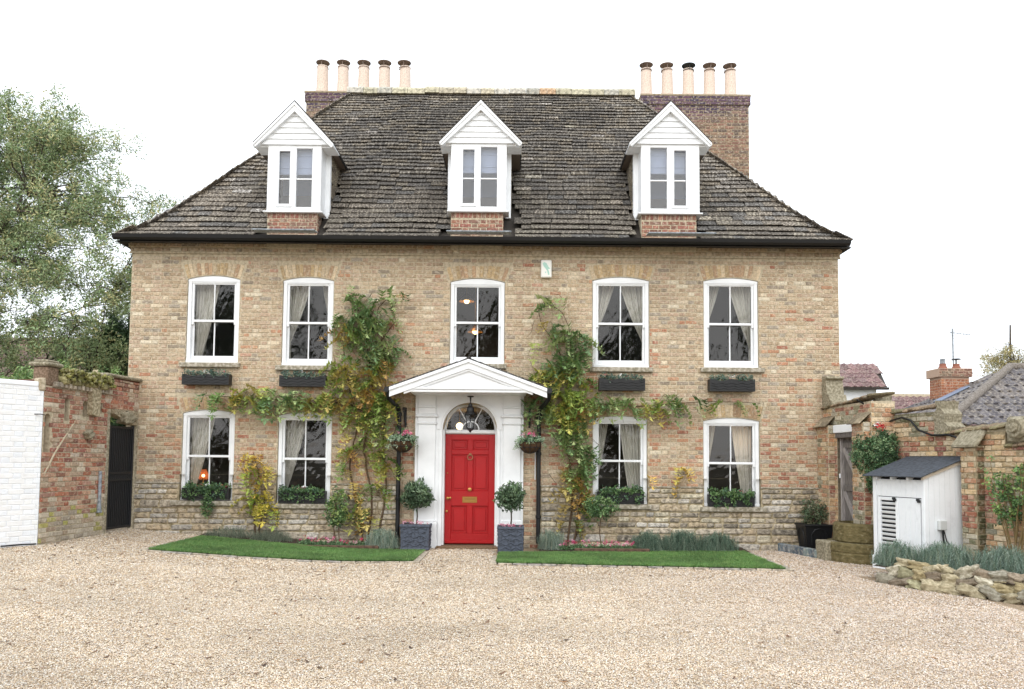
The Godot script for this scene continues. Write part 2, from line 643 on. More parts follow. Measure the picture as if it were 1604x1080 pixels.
func house_shell() -> void:
	var holes := []
	for w in WINS:
		holes.append([w[0], w[1], w[2], w[3], w[4]])
	holes.append([-1.27, -0.27, -0.2, 2.16, 2.66])
	var wall := part(house, "front_wall", holed(-7.12, 6.07, -0.1, 5.62, 0.0, holes, 0.13), M.mortar)
	wall.position.z = -0.004
	var b := MB.new()
	b.span(-7.12, -6.92, -0.1, 5.6, -6.2, -0.14)
	b.span(5.87, 6.07, -0.1, 5.6, -6.2, -0.14)
	b.span(-7.12, 6.07, -0.1, 5.6, -6.4, -6.2)
	# the inner leaf of the front wall, with square holes behind the window frames
	for row in [[0, 5, 2.62, 5.6], [5, 9, -0.1, 2.6]]:
		var cut := []
		for i in range(row[0], row[1]):
			cut.append(WINS[i])
		if row[0] == 5:
			cut.append([-1.27, -0.27, -0.1, 2.16, 2.66])
		cut.sort_custom(func(p, q): return p[0] < q[0])
		var x := -6.92
		for w in cut:
			b.span(x, w[0] - 0.0, row[2], row[3], -0.24, -0.14)
			b.span(w[0], w[1], w[4] - 0.05, row[3], -0.24, -0.14)
			if w[2] > row[2] + 0.01:
				b.span(w[0], w[1], row[2], w[2], -0.24, -0.14)
			x = w[1]
		b.span(x, 5.87, row[2], row[3], -0.24, -0.14)
	part(house, "side_and_back_walls", b.mesh(), M.mortar)
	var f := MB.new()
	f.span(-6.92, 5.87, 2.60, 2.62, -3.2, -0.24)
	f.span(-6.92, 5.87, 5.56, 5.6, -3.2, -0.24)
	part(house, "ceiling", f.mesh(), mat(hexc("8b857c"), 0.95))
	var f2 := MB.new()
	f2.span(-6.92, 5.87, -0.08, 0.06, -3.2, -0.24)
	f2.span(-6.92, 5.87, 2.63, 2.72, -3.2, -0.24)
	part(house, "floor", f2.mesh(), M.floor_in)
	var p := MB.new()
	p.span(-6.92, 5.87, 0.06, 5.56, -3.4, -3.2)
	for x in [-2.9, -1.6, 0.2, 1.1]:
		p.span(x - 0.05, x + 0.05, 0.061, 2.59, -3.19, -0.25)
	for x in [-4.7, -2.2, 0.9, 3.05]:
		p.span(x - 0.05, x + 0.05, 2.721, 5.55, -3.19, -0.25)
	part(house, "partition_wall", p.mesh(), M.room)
	# projecting courses under the eaves
	for c in [[5.405, 5.44, 0.035], [5.44, 5.52, 0.028], [5.52, 5.60, 0.055]]:
		var k := MB.new()
		k.span(-7.12 - c[2], 6.07 + c[2], c[0], c[1], 0.001, c[2] - 0.006)
		part(house, "eaves_course", k.mesh(), M.mortar)


func front_colour(x: float, y: float, header: bool) -> Color:
	var low := smoothstep(3.1, 2.5, y)
	var row := int(y / 0.0755)
	var red := 0.04 + 0.06 * smoothstep(4.6, 3.4, y) + low * (0.38 if row % 3 != 1 else 0.1)
	red += 0.12 * wob.get_noise_2d(x * 14.0, y * 30.0)
	red *= 1.0 - 0.6 * float(header) * low
	var c: Color
	if rng.randf() < red:
		c = pick([hexc("bd9274"), hexc("b88a6c"), hexc("c29b7c"), hexc("b58468"), hexc("bd9680"), hexc("a9745e")], 0.1)
	elif rng.randf() < 0.07:
		c = pick([hexc("d8c7ac"), hexc("d4c3aa"), hexc("ddd0b8")], 0.08)
	elif rng.randf() < 0.10:
		c = pick([hexc("a09281"), hexc("978977"), hexc("a99d8d")], 0.1)
	else:
		c = pick([hexc("bda88c"), hexc("b7a185"), hexc("c1ac90"), hexc("bca28a"), hexc("bfa890"), hexc("b29b80"), hexc("c3ae94")], 0.085)
	var stain := 1.0 + 0.14 * wob.get_noise_2d(x * 9.0 + 300.0, y * 9.0)
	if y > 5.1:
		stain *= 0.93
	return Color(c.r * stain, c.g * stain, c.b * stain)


func house_bricks() -> void:
	var free := func(y: float) -> Array:
		var cut := []
		for w in WINS:
			if y > w[2] - 0.09 and y < w[4] + RING:
				var flare := 0.0
				if y > w[3]:
					flare = 0.03 + 0.33 * (y - w[3])
				cut.append([w[0] - flare, w[1] + flare])
		if y < 2.9:
			cut.append([-1.76, 0.21])
		if y < 1.13:
			cut.append([-9.0, -2.08])
			cut.append([0.53, 9.0])
		return minus(-7.115, 6.065, cut)
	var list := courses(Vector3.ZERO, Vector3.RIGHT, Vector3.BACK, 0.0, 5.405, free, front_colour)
	var arches := []
	for w in WINS:
		var n := 15
		for k in n:
			var t := (k + 0.5) / n
			var p := arch(w[0], w[1], w[3], w[4], t)
			var lean := (t - 0.5) * 0.62
			var up := Vector3(sin(lean), cos(lean), 0)
			var len := RING - 0.01 - 0.05 * (1.0 - absf(t - 0.5) * 2.0)
			var c := Vector3(p.x, p.y + 0.012, -0.016) + up * len * 0.5
			var w2: float = (w[1] - w[0]) / n * (1.0 + 0.22)
			var bs := Basis(up.cross(Vector3.BACK) * (w2 - 0.012), up * len, Vector3.BACK * 0.04)
			var col := pick([hexc("c4a986"), hexc("cbb391"), hexc("bda17e"), hexc("d4bf9e"), hexc("b8987a")], 0.12)
			arches.append({"t": Transform3D(bs, c), "c": col, "big": true})
	for p in arches:
		part(house, "brick", M.brick1, tone(p.c, M.brick, "brick"), p.t)
	# the projecting courses
	list.append_array(courses(Vector3(0, 0, 0.035), Vector3.RIGHT, Vector3.BACK, 5.44, 5.52, func(_y): return [[-7.14, 6.09]], front_colour))
	list.append_array(courses(Vector3(0, 0, 0.062), Vector3.RIGHT, Vector3.BACK, 5.52, 5.60, func(_y): return [[-7.16, 6.11]], front_colour))
	# those between the ground floor windows are parts of their own
	list.sort_custom(func(a, b): return absf(a.t.origin.y - 2.6) + absf(a.t.origin.x + 0.5) * 0.12 < absf(b.t.origin.y - 2.6) + absf(b.t.origin.x + 0.5) * 0.12)
	lay(house, "brick", "brickwork", M.brick1, M.brick, list, 300 - arches.size())
	# stone base
	var holes := []
	for i in range(5, 9):
		holes.append([WINS[i][0], WINS[i][1], WINS[i][2] - 0.09, 1.3, 1.3])
	for e in [[-7.14, -2.08], [0.53, 6.09]]:
		var hs := []
		for h in holes:
			if h[0] > e[0] and h[1] < e[1]:
				hs.append(h)
		var pl := part(house, "stone_base", holed(e[0], e[1], -0.1, 1.12, 0.034, hs, 0.05), M.mortar_grey)
		pl.set_meta("label", "pale rubble stone base of the house wall")
		var mb := MB.new()
		for iv in minus(e[0], e[1], hs):
			mb.span(iv[0], iv[1], 1.121, 1.155, 0.001, 0.05, 0.01)
		part(house, "stone_ledge", mb.mesh(), M.sill)
	var stones := []
	var y := -0.02
	while y < 1.1:
		var h: float = [0.095, 0.12, 0.15, 0.1][rng.randi() % 4]
		if y + h > 1.06:
			h = 1.118 - y
		for e in [[-7.13, -2.09], [0.54, 6.08]]:
			var cut := []
			for q in holes:
				if y + h > q[2]:
					cut.append([q[0] - 0.015, q[1] + 0.015])
			for iv in minus(e[0], e[1], cut):
				var x: float = iv[0]
				while x < iv[1] - 0.02:
					var w := minf(rnd(0.16, 0.46) * (1.2 if h > 0.11 else 0.9), iv[1] - x)
					if iv[1] - x - w < 0.1:
						w = iv[1] - x
					var hh := h * rnd(0.9, 1.0)
					var col := pick([hexc("bdb29f"), hexc("b3a896"), hexc("c5bbaa"), hexc("b8a992"), hexc("bda98d"), hexc("aca499"), hexc("ccc3b3"), hexc("b3a28b")], 0.13)
					if x > 0.5 and rng.randf() < 0.25:
						col = pick([hexc("857c70"), hexc("cfc6b2"), hexc("8e8578")], 0.1)
					var t := Transform3D(Basis(Vector3.BACK, rnd(-0.03, 0.03)) * Basis(Vector3.UP, rnd(-0.04, 0.04)) * Basis(Vector3.RIGHT * (w - rnd(0.008, 0.022)), Vector3.UP * (hh - rnd(0.008, 0.02)), Vector3.BACK * 0.09), Vector3(x + w / 2.0, y + h / 2.0 + rnd(-0.006, 0.006), 0.002 + rnd(-0.006, 0.006)))
					stones.append({"t": t, "c": col, "big": w > 0.12})
					x += w
		y += h
	lay(house, "stone", "small_stones", M.stone1, M.stone, stones, 300)


func house_windows() -> void:
	for i in WINS.size():
		var w: Array = WINS[i]
		var win := node(house, "window")
		var l: float = w[0] + 0.006
		var r: float = w[1] - 0.006
		var y0: float = w[2]
		var sp: float = w[3]
		var ap: float = w[4]
		var head := sp - 0.045
		var b := MB.new()
		b.span(l, l + 0.068, y0 + 0.05, head, -0.13, -0.025, 0.006)
		b.span(r - 0.068, r, y0 + 0.05, head, -0.13, -0.025, 0.006)
		var poly := PackedVector2Array([Vector2(l, head), Vector2(r, head)])
		for k in 13:
			poly.append(arch(l, r, sp - 0.006, ap - 0.006, 1.0 - k / 12.0))
		b.prism(poly, -0.13, -0.022)
		b.span(l + 0.02, r - 0.02, head - 0.022, head - 0.001, -0.13, -0.034)
		b.span(l - 0.002, r + 0.002, y0 + 0.001, y0 + 0.055, -0.13, -0.008, 0.008)
		part(win, "frame", b.mesh(), M.white)
		var mid := (y0 + 0.06 + head) / 2.0 - 0.0
		var il := l + 0.069
		var ir := r - 0.069
		var cx := (il + ir) / 2.0
		for up in 2:
			var z0 := -0.088 if up else -0.128
			var z1 := -0.048 if up else -0.092
			var ya := mid - 0.02 if up else y0 + 0.056
			var yb := head - 0.001 if up else mid + 0.022
			var lo := 0.042 if up else 0.085
			var hi := 0.045 if up else 0.04
			var s := MB.new()
			s.span(il, il + 0.042, ya - (0.05 if up else 0.0), yb, z0, z1, 0.005)
			s.span(ir - 0.042, ir, ya - (0.05 if up else 0.0), yb, z0, z1, 0.005)
			s.span(il + 0.042, ir - 0.042, ya, ya + lo, z0 + 0.001, z1 - 0.001, 0.004)
			s.span(il + 0.042, ir - 0.042, yb - hi, yb, z0 + 0.001, z1 - 0.001, 0.004)
			part(win, "upper_sash" if up else "lower_sash", s.mesh(), M.white)
			var g := MB.new()
			g.span(cx - 0.011, cx + 0.011, ya + lo, yb - hi, z0 + 0.006, z1 - 0.006, 0.004)
			part(win, "glazing_bar", g.mesh(), M.white)
			for sd in 2:
				var q := MB.new()
				var zc := (z0 + z1) / 2.0
				var xa := il + 0.04 if sd == 0 else cx + 0.009
				var xb := cx - 0.009 if sd == 0 else ir - 0.04
				# old glass: a sheet that waves a little
				var nx := 8
				var ny := 10
				var f := func(a: int, c: int) -> Vector3:
					var x := lerpf(xa, xb, float(a) / nx)
					var y := lerpf(ya + lo - 0.003, yb - hi + 0.003, float(c) / ny)
					return Vector3(x, y, zc + 0.0011 * wob.get_noise_3d(x * 130.0, y * 130.0, i * 50.0))
				for a in nx:
					for c in ny:
						q.quad(f.call(a, c), f.call(a + 1, c), f.call(a + 1, c + 1), f.call(a, c + 1))
				part(win, "pane", q.mesh(), M.glass)
		var sl := MB.new()
		sl.span(w[5], w[6], y0 - 0.088, y0 - 0.001, -0.1, 0.075 if i < 5 else 0.10, 0.01)
		part(win, "stone_sill", sl.mesh(), M.sill)


# plan inset and height of the roof from the eaves up to the ridge
func roof_at(t: float) -> Vector2:
	var z := [0.38, 0.1, -0.3, -0.5, -1.0, -1.5, -2.2, -3.0]
	var y := [5.63, 5.83, 6.28, 6.54, 7.22, 7.89, 8.86, 9.93]
	var k := clampf(t, 0.0, 1.0) * 3.38
	for i in 7:
		if z[0] - z[i + 1] >= k - 0.0001:
			return Vector2(k, lerpf(y[i], y[i + 1], (k - z[0] + z[i]) / (z[i] - z[i + 1])))
	return Vector2(3.38, 9.93)


func house_roof() -> void:
	var roof := node(house, "roof")
	var ex := [-7.25, 6.17]
	var kl := 3.6 / 3.38
	# dark deck under the slates
	var b := MB.new()
	var n := 14
	for i in n:
		var p := roof_at(float(i) / n)
		var q := roof_at(float(i + 1) / n)
		var y0 := p.y - 0.10
		var y1 := q.y - 0.10
		var A := [Vector3(ex[0] + p.x * kl, y0, 0.38 - p.x), Vector3(ex[1] - p.x * kl, y0, 0.38 - p.x), Vector3(ex[1] - p.x * kl, y0, -6.4 + p.x), Vector3(ex[0] + p.x * kl, y0, -6.4 + p.x)]
		var B := [Vector3(ex[0] + q.x * kl, y1, 0.38 - q.x), Vector3(ex[1] - q.x * kl, y1, 0.38 - q.x), Vector3(ex[1] - q.x * kl, y1, -6.4 + q.x), Vector3(ex[0] + q.x * kl, y1, -6.4 + q.x)]
		for k in 4:
			b.quad(A[k], A[(k + 1) % 4], B[(k + 1) % 4], B[k])
	b.span(-7.1, 6.05, 5.585, 5.6, -6.3, 0.36)
	part(roof, "roof_deck", b.mesh(), M.roof_dark)
	var list := []
	var s := 0.0
	var row := 0
	# arc length table
	var acc := [0.0]
	for i in 200:
		acc.append(acc[-1] + roof_at(i / 200.0).distance_to(roof_at((i + 1) / 200.0)))
	var total: float = acc[-1]
	while s < total - 0.05:
		var f := s / total
		var ex_h := 0.108 + 0.092 * pow(1.0 - f, 2.6)
		var k := 0
		while acc[k + 1] < s and k < 198:
			k += 1
		var t: float = (k + (s - acc[k]) / (acc[k + 1] - acc[k])) / 200.0
		var p := roof_at(t)
		var d := (roof_at(minf(t + 0.05, 1.0)) - roof_at(maxf(t - 0.03, 0.0))).normalized()
		for side in 4:
			var o: Vector3
			var ud: Vector3
			var inw: Vector3
			var len: float
			if side == 0:
				o = Vector3(ex[0] + p.x * kl, p.y, 0.38 - p.x); ud = Vector3.RIGHT; inw = Vector3.FORWARD; len = ex[1] - ex[0] - 2.0 * p.x * kl
			elif side == 1:
				o = Vector3(ex[1] - p.x * kl, p.y, 0.38 - p.x); ud = Vector3.FORWARD; inw = Vector3.LEFT; len = 6.78 - 2.0 * p.x
			elif side == 2:
				o = Vector3(ex[1] - p.x * kl, p.y, -6.4 + p.x); ud = Vector3.LEFT; inw = Vector3.BACK; len = ex[1] - ex[0] - 2.0 * p.x * kl
			else:
				o = Vector3(ex[0] + p.x * kl, p.y, -6.4 + p.x); ud = Vector3.BACK; inw = Vector3.RIGHT; len = 6.78 - 2.0 * p.x
			var up := (inw * d.x + Vector3.UP * d.y).normalized()
			var nd := ud.cross(up).normalized()
			var x := rnd(-0.15, 0.0)
			while x < len:
				var w := rnd(0.14, 0.40) * lerpf(1.1, 0.7, f)
				var x1 := minf(x + w, len + 0.02)
				var x0 := maxf(x, -0.02)
				x += w
				if x1 - x0 < 0.04:
					continue
				var xc := (x0 + x1) / 2.0
				var sag := 0.042 * wob.get_noise_2d(xc * 9.0 + side * 100.0, s * 14.0) * smoothstep(0.0, 0.4, s)
				var lift := 0.05 * wob.get_noise_2d(xc * 7.0 + 40.0, s * 8.0 + side * 77.0) * smoothstep(0.0, 0.5, s)
				var hl := ex_h * 1.9
				var th := rnd(0.016, 0.026)
				# tilt: the tail lies on the course below
				var tilt := atan2(0.048, ex_h * 1.5)
				var bs := Basis(ud, -tilt) * Basis(nd, rnd(-0.012, 0.012)) * Basis(ud * (x1 - x0 + 0.012), up * hl, nd * th)
				if rng.randf() < 0.5:
					bs = Basis(-bs.x, -bs.y, bs.z)
				var c := o + ud * xc + up * (hl * 0.5 + sag + rnd(-0.005, 0.005)) + nd * (lift + 0.018)
				var col := pick([hexc("c2bfbb"), hexc("b3b0ae"), hexc("cbc6bd"), hexc("a5a3a2"), hexc("bbb4aa"), hexc("a3a2a4"), hexc("b7b5b4")], 0.1)
				var edge := minf(xc, len - xc)
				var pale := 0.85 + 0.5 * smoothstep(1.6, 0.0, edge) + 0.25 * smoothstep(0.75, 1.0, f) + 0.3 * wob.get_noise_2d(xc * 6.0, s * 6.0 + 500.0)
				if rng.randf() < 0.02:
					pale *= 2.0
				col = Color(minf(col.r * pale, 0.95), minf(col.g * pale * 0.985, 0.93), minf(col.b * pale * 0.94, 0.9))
				# none inside the dormers
				var inside := false
				if side == 0:
					for q in [[-4.6, -3.55], [-1.22, -0.02], [2.32, 3.46]]:
						if c.x > q[0] - 0.02 and c.x < q[1] + 0.02 and c.z > -0.9 and c.y > 5.66:
							inside = true
				if not inside:
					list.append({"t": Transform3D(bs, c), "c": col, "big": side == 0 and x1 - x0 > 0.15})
		s += ex_h
		row += 1
	var sm := MB.new()
	var r := RandomNumberGenerator.new()
	r.seed = 8
	sm.bbox(Vector3.ZERO, Vector3.ONE, Vector3(0.02, 0.02, 0.2), 0.1, r)
	lay(roof, "slate", "upper_slates", sm.mesh(), M.slate, list, 300)
	# ridge stones
	var x := -3.8
	while x < 2.62:
		var w := rnd(0.3, 0.42)
		var rb := MB.new()
		var pr := PackedVector2Array([Vector2(-0.17, -0.13), Vector2(0.17, -0.13), Vector2(0.16, -0.02), Vector2(0.06, 0.06), Vector2(-0.06, 0.06), Vector2(-0.16, -0.02)])
		rb.prism(pr, -w / 2.0 + 0.004, w / 2.0 - 0.004)
		var rc := pick([hexc("c2bba6"), hexc("b5b09e"), hexc("aeaa9a"), hexc("c9c2b0"), hexc("bcb49c"), hexc("c4bda8"), hexc("b9b4a4"), hexc("c6ab8c")], 0.08)
		part(roof, "ridge_stone", rb.mesh(), tone(rc, M.stone, "ridge"), Transform3D(Basis(Vector3.UP, PI / 2), Vector3(x + w / 2.0, 10.0 + rnd(-0.012, 0.012) + 0.02 * wob.get_noise_1d(x * 20.0), -3.0)))
		x += w
	# gutter
	var g := MB.new()
	var pf := PackedVector2Array([Vector2(0.0, 0.0), Vector2(0.02, -0.05), Vector2(0.06, -0.085), Vector2(0.105, -0.05), Vector2(0.125, 0.012), Vector2(0.11, 0.012), Vector2(0.09, -0.03), Vector2(0.06, -0.06), Vector2(0.03, -0.03), Vector2(0.015, 0.01)])
	g.prism(pf, -7.24, 6.16)
	part(house, "gutter", g.mesh(), M.black, Transform3D(Basis(Vector3.BACK, Vector3.UP, Vector3.LEFT).orthonormalized(), Vector3(-1.12, 5.635, 0.36)))
	var fb := MB.new()
	fb.span(-7.2, 6.14, 5.535, 5.625, 0.30, 0.355)
	part(house, "fascia_board", fb.mesh(), M.black)
	# chimneys
	for ch in [[-5.09, -2.37, 8.0], [3.02, 5.71, 6.6]]:
		var st := node(house, "chimney")
		var m := MB.new()
		m.span(ch[0] + 0.06, ch[1] - 0.06, ch[2], 10.2, -4.9, -4.06)
		m.span(ch[0] + 0.03, ch[1] - 0.03, 10.2, 10.4, -4.93, -4.03)
		m.span(ch[0] + 0.01, ch[1] - 0.01, 10.4, 10.47, -4.95, -4.01, 0.02)
		part(st, "stack", m.mesh(), mat(hexc("a89880"), 0.95, M.mortar.albedo_texture, 0.8))
		var stain := func(xx: float, yy: float, _h: bool) -> Color:
			var c := pick([hexc("94705c"), hexc("9c7660"), hexc("8a6c58"), hexc("7f6856"), hexc("977e66"), hexc("a38468"), hexc("756456")], 0.14)
			var dk := 0.88 - 0.45 * smoothstep(9.7, 10.25, yy + 0.3 * wob.get_noise_2d(xx * 20.0, yy * 20.0))
			return Color(c.r * dk, c.g * dk, c.b * lerpf(1.0, 0.95, dk))
		var bl := courses(Vector3(0, 0, -4.055), Vector3.RIGHT, Vector3.BACK, ch[2] + 0.6, 10.2, func(_y): return [[ch[0] + 0.06, ch[1] - 0.06]], stain)
		bl.append_array(courses(Vector3(0, 0, -4.02), Vector3.RIGHT, Vector3.BACK, 10.2, 10.42, func(_y): return [[ch[0] + 0.02, ch[1] - 0.02]], stain))
		var sx: float = ch[1] - 0.055 if ch[0] > 0 else ch[0] + 0.055
		var nd := Vector3.RIGHT if ch[0] > 0 else Vector3.LEFT
		bl.append_array(courses(Vector3(sx, 0, 0), Vector3.FORWARD if ch[0] > 0 else Vector3.BACK, nd, ch[2] + 0.6, 10.2, func(_y): return [[4.08, 4.88]] if ch[0] > 0 else [[-4.88, -4.08]], stain))
		lay(st, "brick", "brickwork", M.brick1, M.brick, bl, 150)
		for k in 5:
			var px: float = (-4.75 + 0.51 * k) if ch[0] < 0 else (3.24 + 0.52 * k)
			var pot := MB.new()
			pot.lathe([Vector2(0.0, 0), Vector2(0.162, 0), Vector2(0.144, 0.3), Vector2(0.132, 0.78), Vector2(0.138, 0.785), Vector2(0.138, 0.8), Vector2(0.1, 0.805), Vector2(0.09, 0.3)], 20)
			part(st, "chimney_pot", pot.mesh(), M.pot_clay, Transform3D(Basis(Vector3.UP, k * 1.3), Vector3(px, 10.465, -4.45)))
			var cw := MB.new()
			cw.lathe([Vector2(0.13, 0.755), Vector2(0.143, 0.76), Vector2(0.143, 0.775), Vector2(0.13, 0.78)], 16)
			for a in 3:
				var q := Vector3(sin(a * TAU / 3), 0, cos(a * TAU / 3)) * 0.132
				cw.tube([q + Vector3.UP * 0.77, q + Vector3.UP * 0.925], [0.007], 5)
			cw.lathe([Vector2(0.0, 0.935), Vector2(0.17, 0.905), Vector2(0.168, 0.918), Vector2(0.09, 0.945), Vector2(0.0, 0.965)], 16)
			var cm: Material = M.cowl if not (ch[0] > 0 and k == 2) else M.iron
			part(st, "cowl", cw.mesh(), cm, Transform3D(Basis(Vector3.UP, k * 2.1) * Basis(Vector3.RIGHT, rnd(-0.04, 0.04)), Vector3(px, 10.465, -4.45)))


func dormer(d: Array) -> void:
	var ax: float = d[0]
	var ay: float = d[1]
	var el: float = d[2]
	var er: float = d[3]
	var ey: float = d[4]
	var l: float = d[5]
	var r: float = d[6]
	var y0: float = d[7]
	var flip: bool = d[8]
	var Z := 0.12
	var o := node(house, "dormer")
	# brick apron
	var m := MB.new()
	m.span(l + 0.01, r - 0.06, 5.5, y0 - 0.02, -0.6, Z - 0.03)
	part(o, "apron_wall", m.mesh(), M.mortar)
	var reds := func(_x, _y, _h): return pick([hexc("98685a"), hexc("a3705f"), hexc("8a6254"), hexc("826054"), hexc("ab7c68"), hexc("937464")], 0.14)
	var bl := courses(Vector3(0, 0, Z - 0.026), Vector3.RIGHT, Vector3.BACK, 5.62, y0 - 0.13, func(_y): return [[l + 0.01, r - 0.06]], reds)
	bl.append_array(courses(Vector3(r - 0.056, 0, 0), Vector3.FORWARD, Vector3.RIGHT, 5.62, y0 - 0.02, func(_y): return [[-Z + 0.03, 0.5]], reds))
	var nb := int((r - l - 0.07) / 0.078)
	for k in nb:
		var w := (r - l - 0.07) / nb
		bl.append({"t": Transform3D(Basis(Vector3.RIGHT * (w - 0.01), Vector3.UP * 0.1, Vector3.BACK * 0.04), Vector3(l + 0.01 + w * (k + 0.5), y0 - 0.075, Z - 0.044)), "c": reds.call(0, 0, false), "big": true})
	lay(o, "brick", "brickwork", M.brick1, M.brick, bl, 60)
	var lead := MB.new()
	lead.span(l + 0.0, r + 0.1, 5.665, 5.69, Z - 0.02, 0.37, 0.006)
	part(o, "lead_flashing", lead.mesh(), M.lead, Transform3D(Basis(Vector3.RIGHT, 0.1), Vector3(0, 0.56 * 0.0, 0)))
	# white window box
	var f := MB.new()
	var top := ey + 0.01
	var g := [[l + 0.215, l + 0.43], [l + 0.545, l + 0.85 - 0.0]]  # narrow casement, wide casement
	var wsum := r - l
	g = [[l + wsum * 0.215, l + wsum * 0.425], [l + wsum * 0.535, l + wsum * 0.83]]
	if flip:
		g = [[l + wsum * 0.16, l + wsum * 0.445], [l + wsum * 0.56, l + wsum * 0.77]]
	var wide := 0 if flip else 1
	var ys := []
	for k in 2:
		ys.append([y0 + 0.085, ey - 0.05] if k == wide else [y0 + 0.135, ey - 0.105])
	f.span(l, g[0][0], y0, top, Z - 0.06, Z, 0.006)
	f.span(g[0][1], g[1][0], y0, top, Z - 0.06, Z, 0.006)
	f.span(g[1][1], r, y0, top, Z - 0.06, Z, 0.006)
	for k in 2:
		f.span(g[k][0], g[k][1], y0, ys[k][0], Z - 0.06, Z - 0.001, 0.004)
		f.span(g[k][0], g[k][1], ys[k][1], top, Z - 0.06, Z - 0.001, 0.004)
	part(o, "window_frame", f.mesh(), M.white)
	# the narrow casement stands proud of the frame
	var k2 := 1 - wide
	var cs := MB.new()
	var a := 0.05
	cs.span(g[k2][0] - a, g[k2][0] + 0.004, ys[k2][0] - a, ys[k2][1] + a, Z + 0.0015, Z + 0.02, 0.005)
	cs.span(g[k2][1] - 0.004, g[k2][1] + a, ys[k2][0] - a, ys[k2][1] + a, Z + 0.0015, Z + 0.02, 0.005)
	cs.span(g[k2][0] + 0.004, g[k2][1] - 0.004, ys[k2][0] - a, ys[k2][0] + 0.004, Z + 0.0015, Z + 0.019, 0.004)
	cs.span(g[k2][0] + 0.004, g[k2][1] - 0.004, ys[k2][1] - 0.004, ys[k2][1] + a, Z + 0.0015, Z + 0.019, 0.004)
	part(o, "opening_casement", cs.mesh(), M.white)
	var yb := y0 + 0.62
	for k in 2:
		var gb := MB.new()
		gb.span(g[k][0], g[k][1], yb - 0.013, yb + 0.013, Z - 0.045, Z - 0.012, 0.004)
		part(o, "glazing_bar", gb.mesh(), M.white)
		for h in 2:
			var pn := MB.new()
			pn.span(g[k][0] - 0.005, g[k][1] + 0.005, ys[k][0] - 0.005 if h == 0 else yb, yb if h == 0 else ys[k][1] + 0.005, Z - 0.034, Z - 0.028)
			part(o, "pane", pn.mesh(), M.glass_double)
	var si := MB.new()
	si.span(l - 0.06, r + 0.05, y0 - 0.03, y0 - 0.001, Z - 0.3, Z + 0.05, 0.008)
	part(o, "sill", si.mesh(), M.white)
	# sides: white return, corner board further out, slate hung cheek behind
	for sd in [-1.0, 1.0]:
		var e := l if sd < 0 else r
		var c := MB.new()
		c.span(minf(e, e - sd * 0.05), maxf(e, e - sd * 0.05), y0, top, -0.25, Z - 0.061)
		part(o, "side_panel", c.mesh(), M.white)
		var c2 := MB.new()
		var e2: float = e + sd * 0.085
		c2.span(minf(e2, e - sd * 0.03), maxf(e2, e - sd * 0.03), y0 - 0.02, top, -0.36, -0.251, 0.006)
		part(o, "corner_board", c2.mesh(), M.white)
		var c3 := MB.new()
		var e3: float = e + sd * 0.07
		c3.span(minf(e3, e), maxf(e3, e), y0 - 0.3, ey + 0.03, -1.6, -0.361)
		part(o, "cheek", c3.mesh(), M.roof_dark)
		var sl := []
		for row in 9:
			for q in 5:
				sl.append({"t": Transform3D(Basis(Vector3.BACK * 0.23, Vector3.UP * 0.24, Vector3(sd * 0.02, 0, 0)) * Basis(Vector3.RIGHT, 0.08 * sd), Vector3(e3 + sd * 0.014, y0 - 0.05 + row * 0.15, -0.48 - q * 0.235 - (0.1 if row % 2 else 0.0))), "c": pick([hexc("b9b09f"), hexc("a79f92"), hexc("c9bda6")], 0.15), "big": true})
		lay(o, "cheek_slate", "cheek_slates", M.brick1, M.slate, sl, 45)
	# gable: weatherboards and barge boards
	var rise := ay - ey
	var half := (er - el) / 2.0
	var bx := MB.new()
	bx.prism(PackedVector2Array([Vector2(el + 0.09, ey - 0.0005), Vector2(er - 0.09, ey - 0.0005), Vector2(ax, ay - 0.09)]), -0.02, Z + 0.005)
	part(o, "gable_wall", bx.mesh(), M.white)
	for k in 6:
		var ya := ey + 0.012 + k * 0.108
		var yc := minf(ya + 0.106, ay - 0.16)
		var s0 := 1.0 - (ya - ey) / (rise - 0.1)
		var s1 := 1.0 - (yc - ey) / (rise - 0.1)
		if yc - ya < 0.02:
			continue
		var h0 := (half - 0.12) * s0
		var h1 := (half - 0.12) * s1
		var wb := MB.new()
		wb.hexa([Vector3(ax - h0, ya, Z + 0.01), Vector3(ax + h0, ya, Z + 0.01), Vector3(ax - h1, yc, Z + 0.01), Vector3(ax + h1, yc, Z + 0.01), Vector3(ax - h0, ya, Z + 0.034), Vector3(ax + h0, ya, Z + 0.034), Vector3(ax - h1, yc, Z + 0.014), Vector3(ax + h1, yc, Z + 0.014)])
		part(o, "weatherboard", wb.mesh(), M.white)
	for sd in [-1.0, 1.0]:
		var ex: float = er if sd > 0 else el
		var up := Vector2(ax - ex, rise).normalized()
		var nn := Vector2(-up.y * -sd, absf(up.x))
		for lay2 in [[0.0, 0.045, 0.115], [0.045, 0.135, 0.095]]:
			var q := [Vector2(ex, ey), Vector2(ax, ay)]
			var dn := Vector2(0, -1)
			var p := PackedVector2Array([q[0] + dn * lay2[0], q[1] + dn * lay2[0] * 1.3, q[1] + dn * lay2[1] * 1.3, Vector2(ex - sd * 0.045 * (1.0 if lay2[1] > 0.1 else 0.0), ey - (lay2[1] if lay2[1] < 0.1 else 0.06))])
			var bb := MB.new()
			bb.prism(p, Z - 0.02, Z + lay2[2])
			part(o, "barge_board", bb.mesh(), M.white)
		# roof covering of the dormer, running back into the main roof
		var rc := MB.new()
		var t0 := Vector2(ex, ey + 0.005)
		var t1 := Vector2(ax, ay + 0.005)
		var pr := PackedVector2Array([t0, t1, t1 + Vector2(0, 0.03), t0 + Vector2(0, 0.03)])
		rc.prism(pr, -2.0, Z + 0.1)
		part(o, "roof_slope", rc.mesh(), M.roof_dark)
		var so := MB.new()
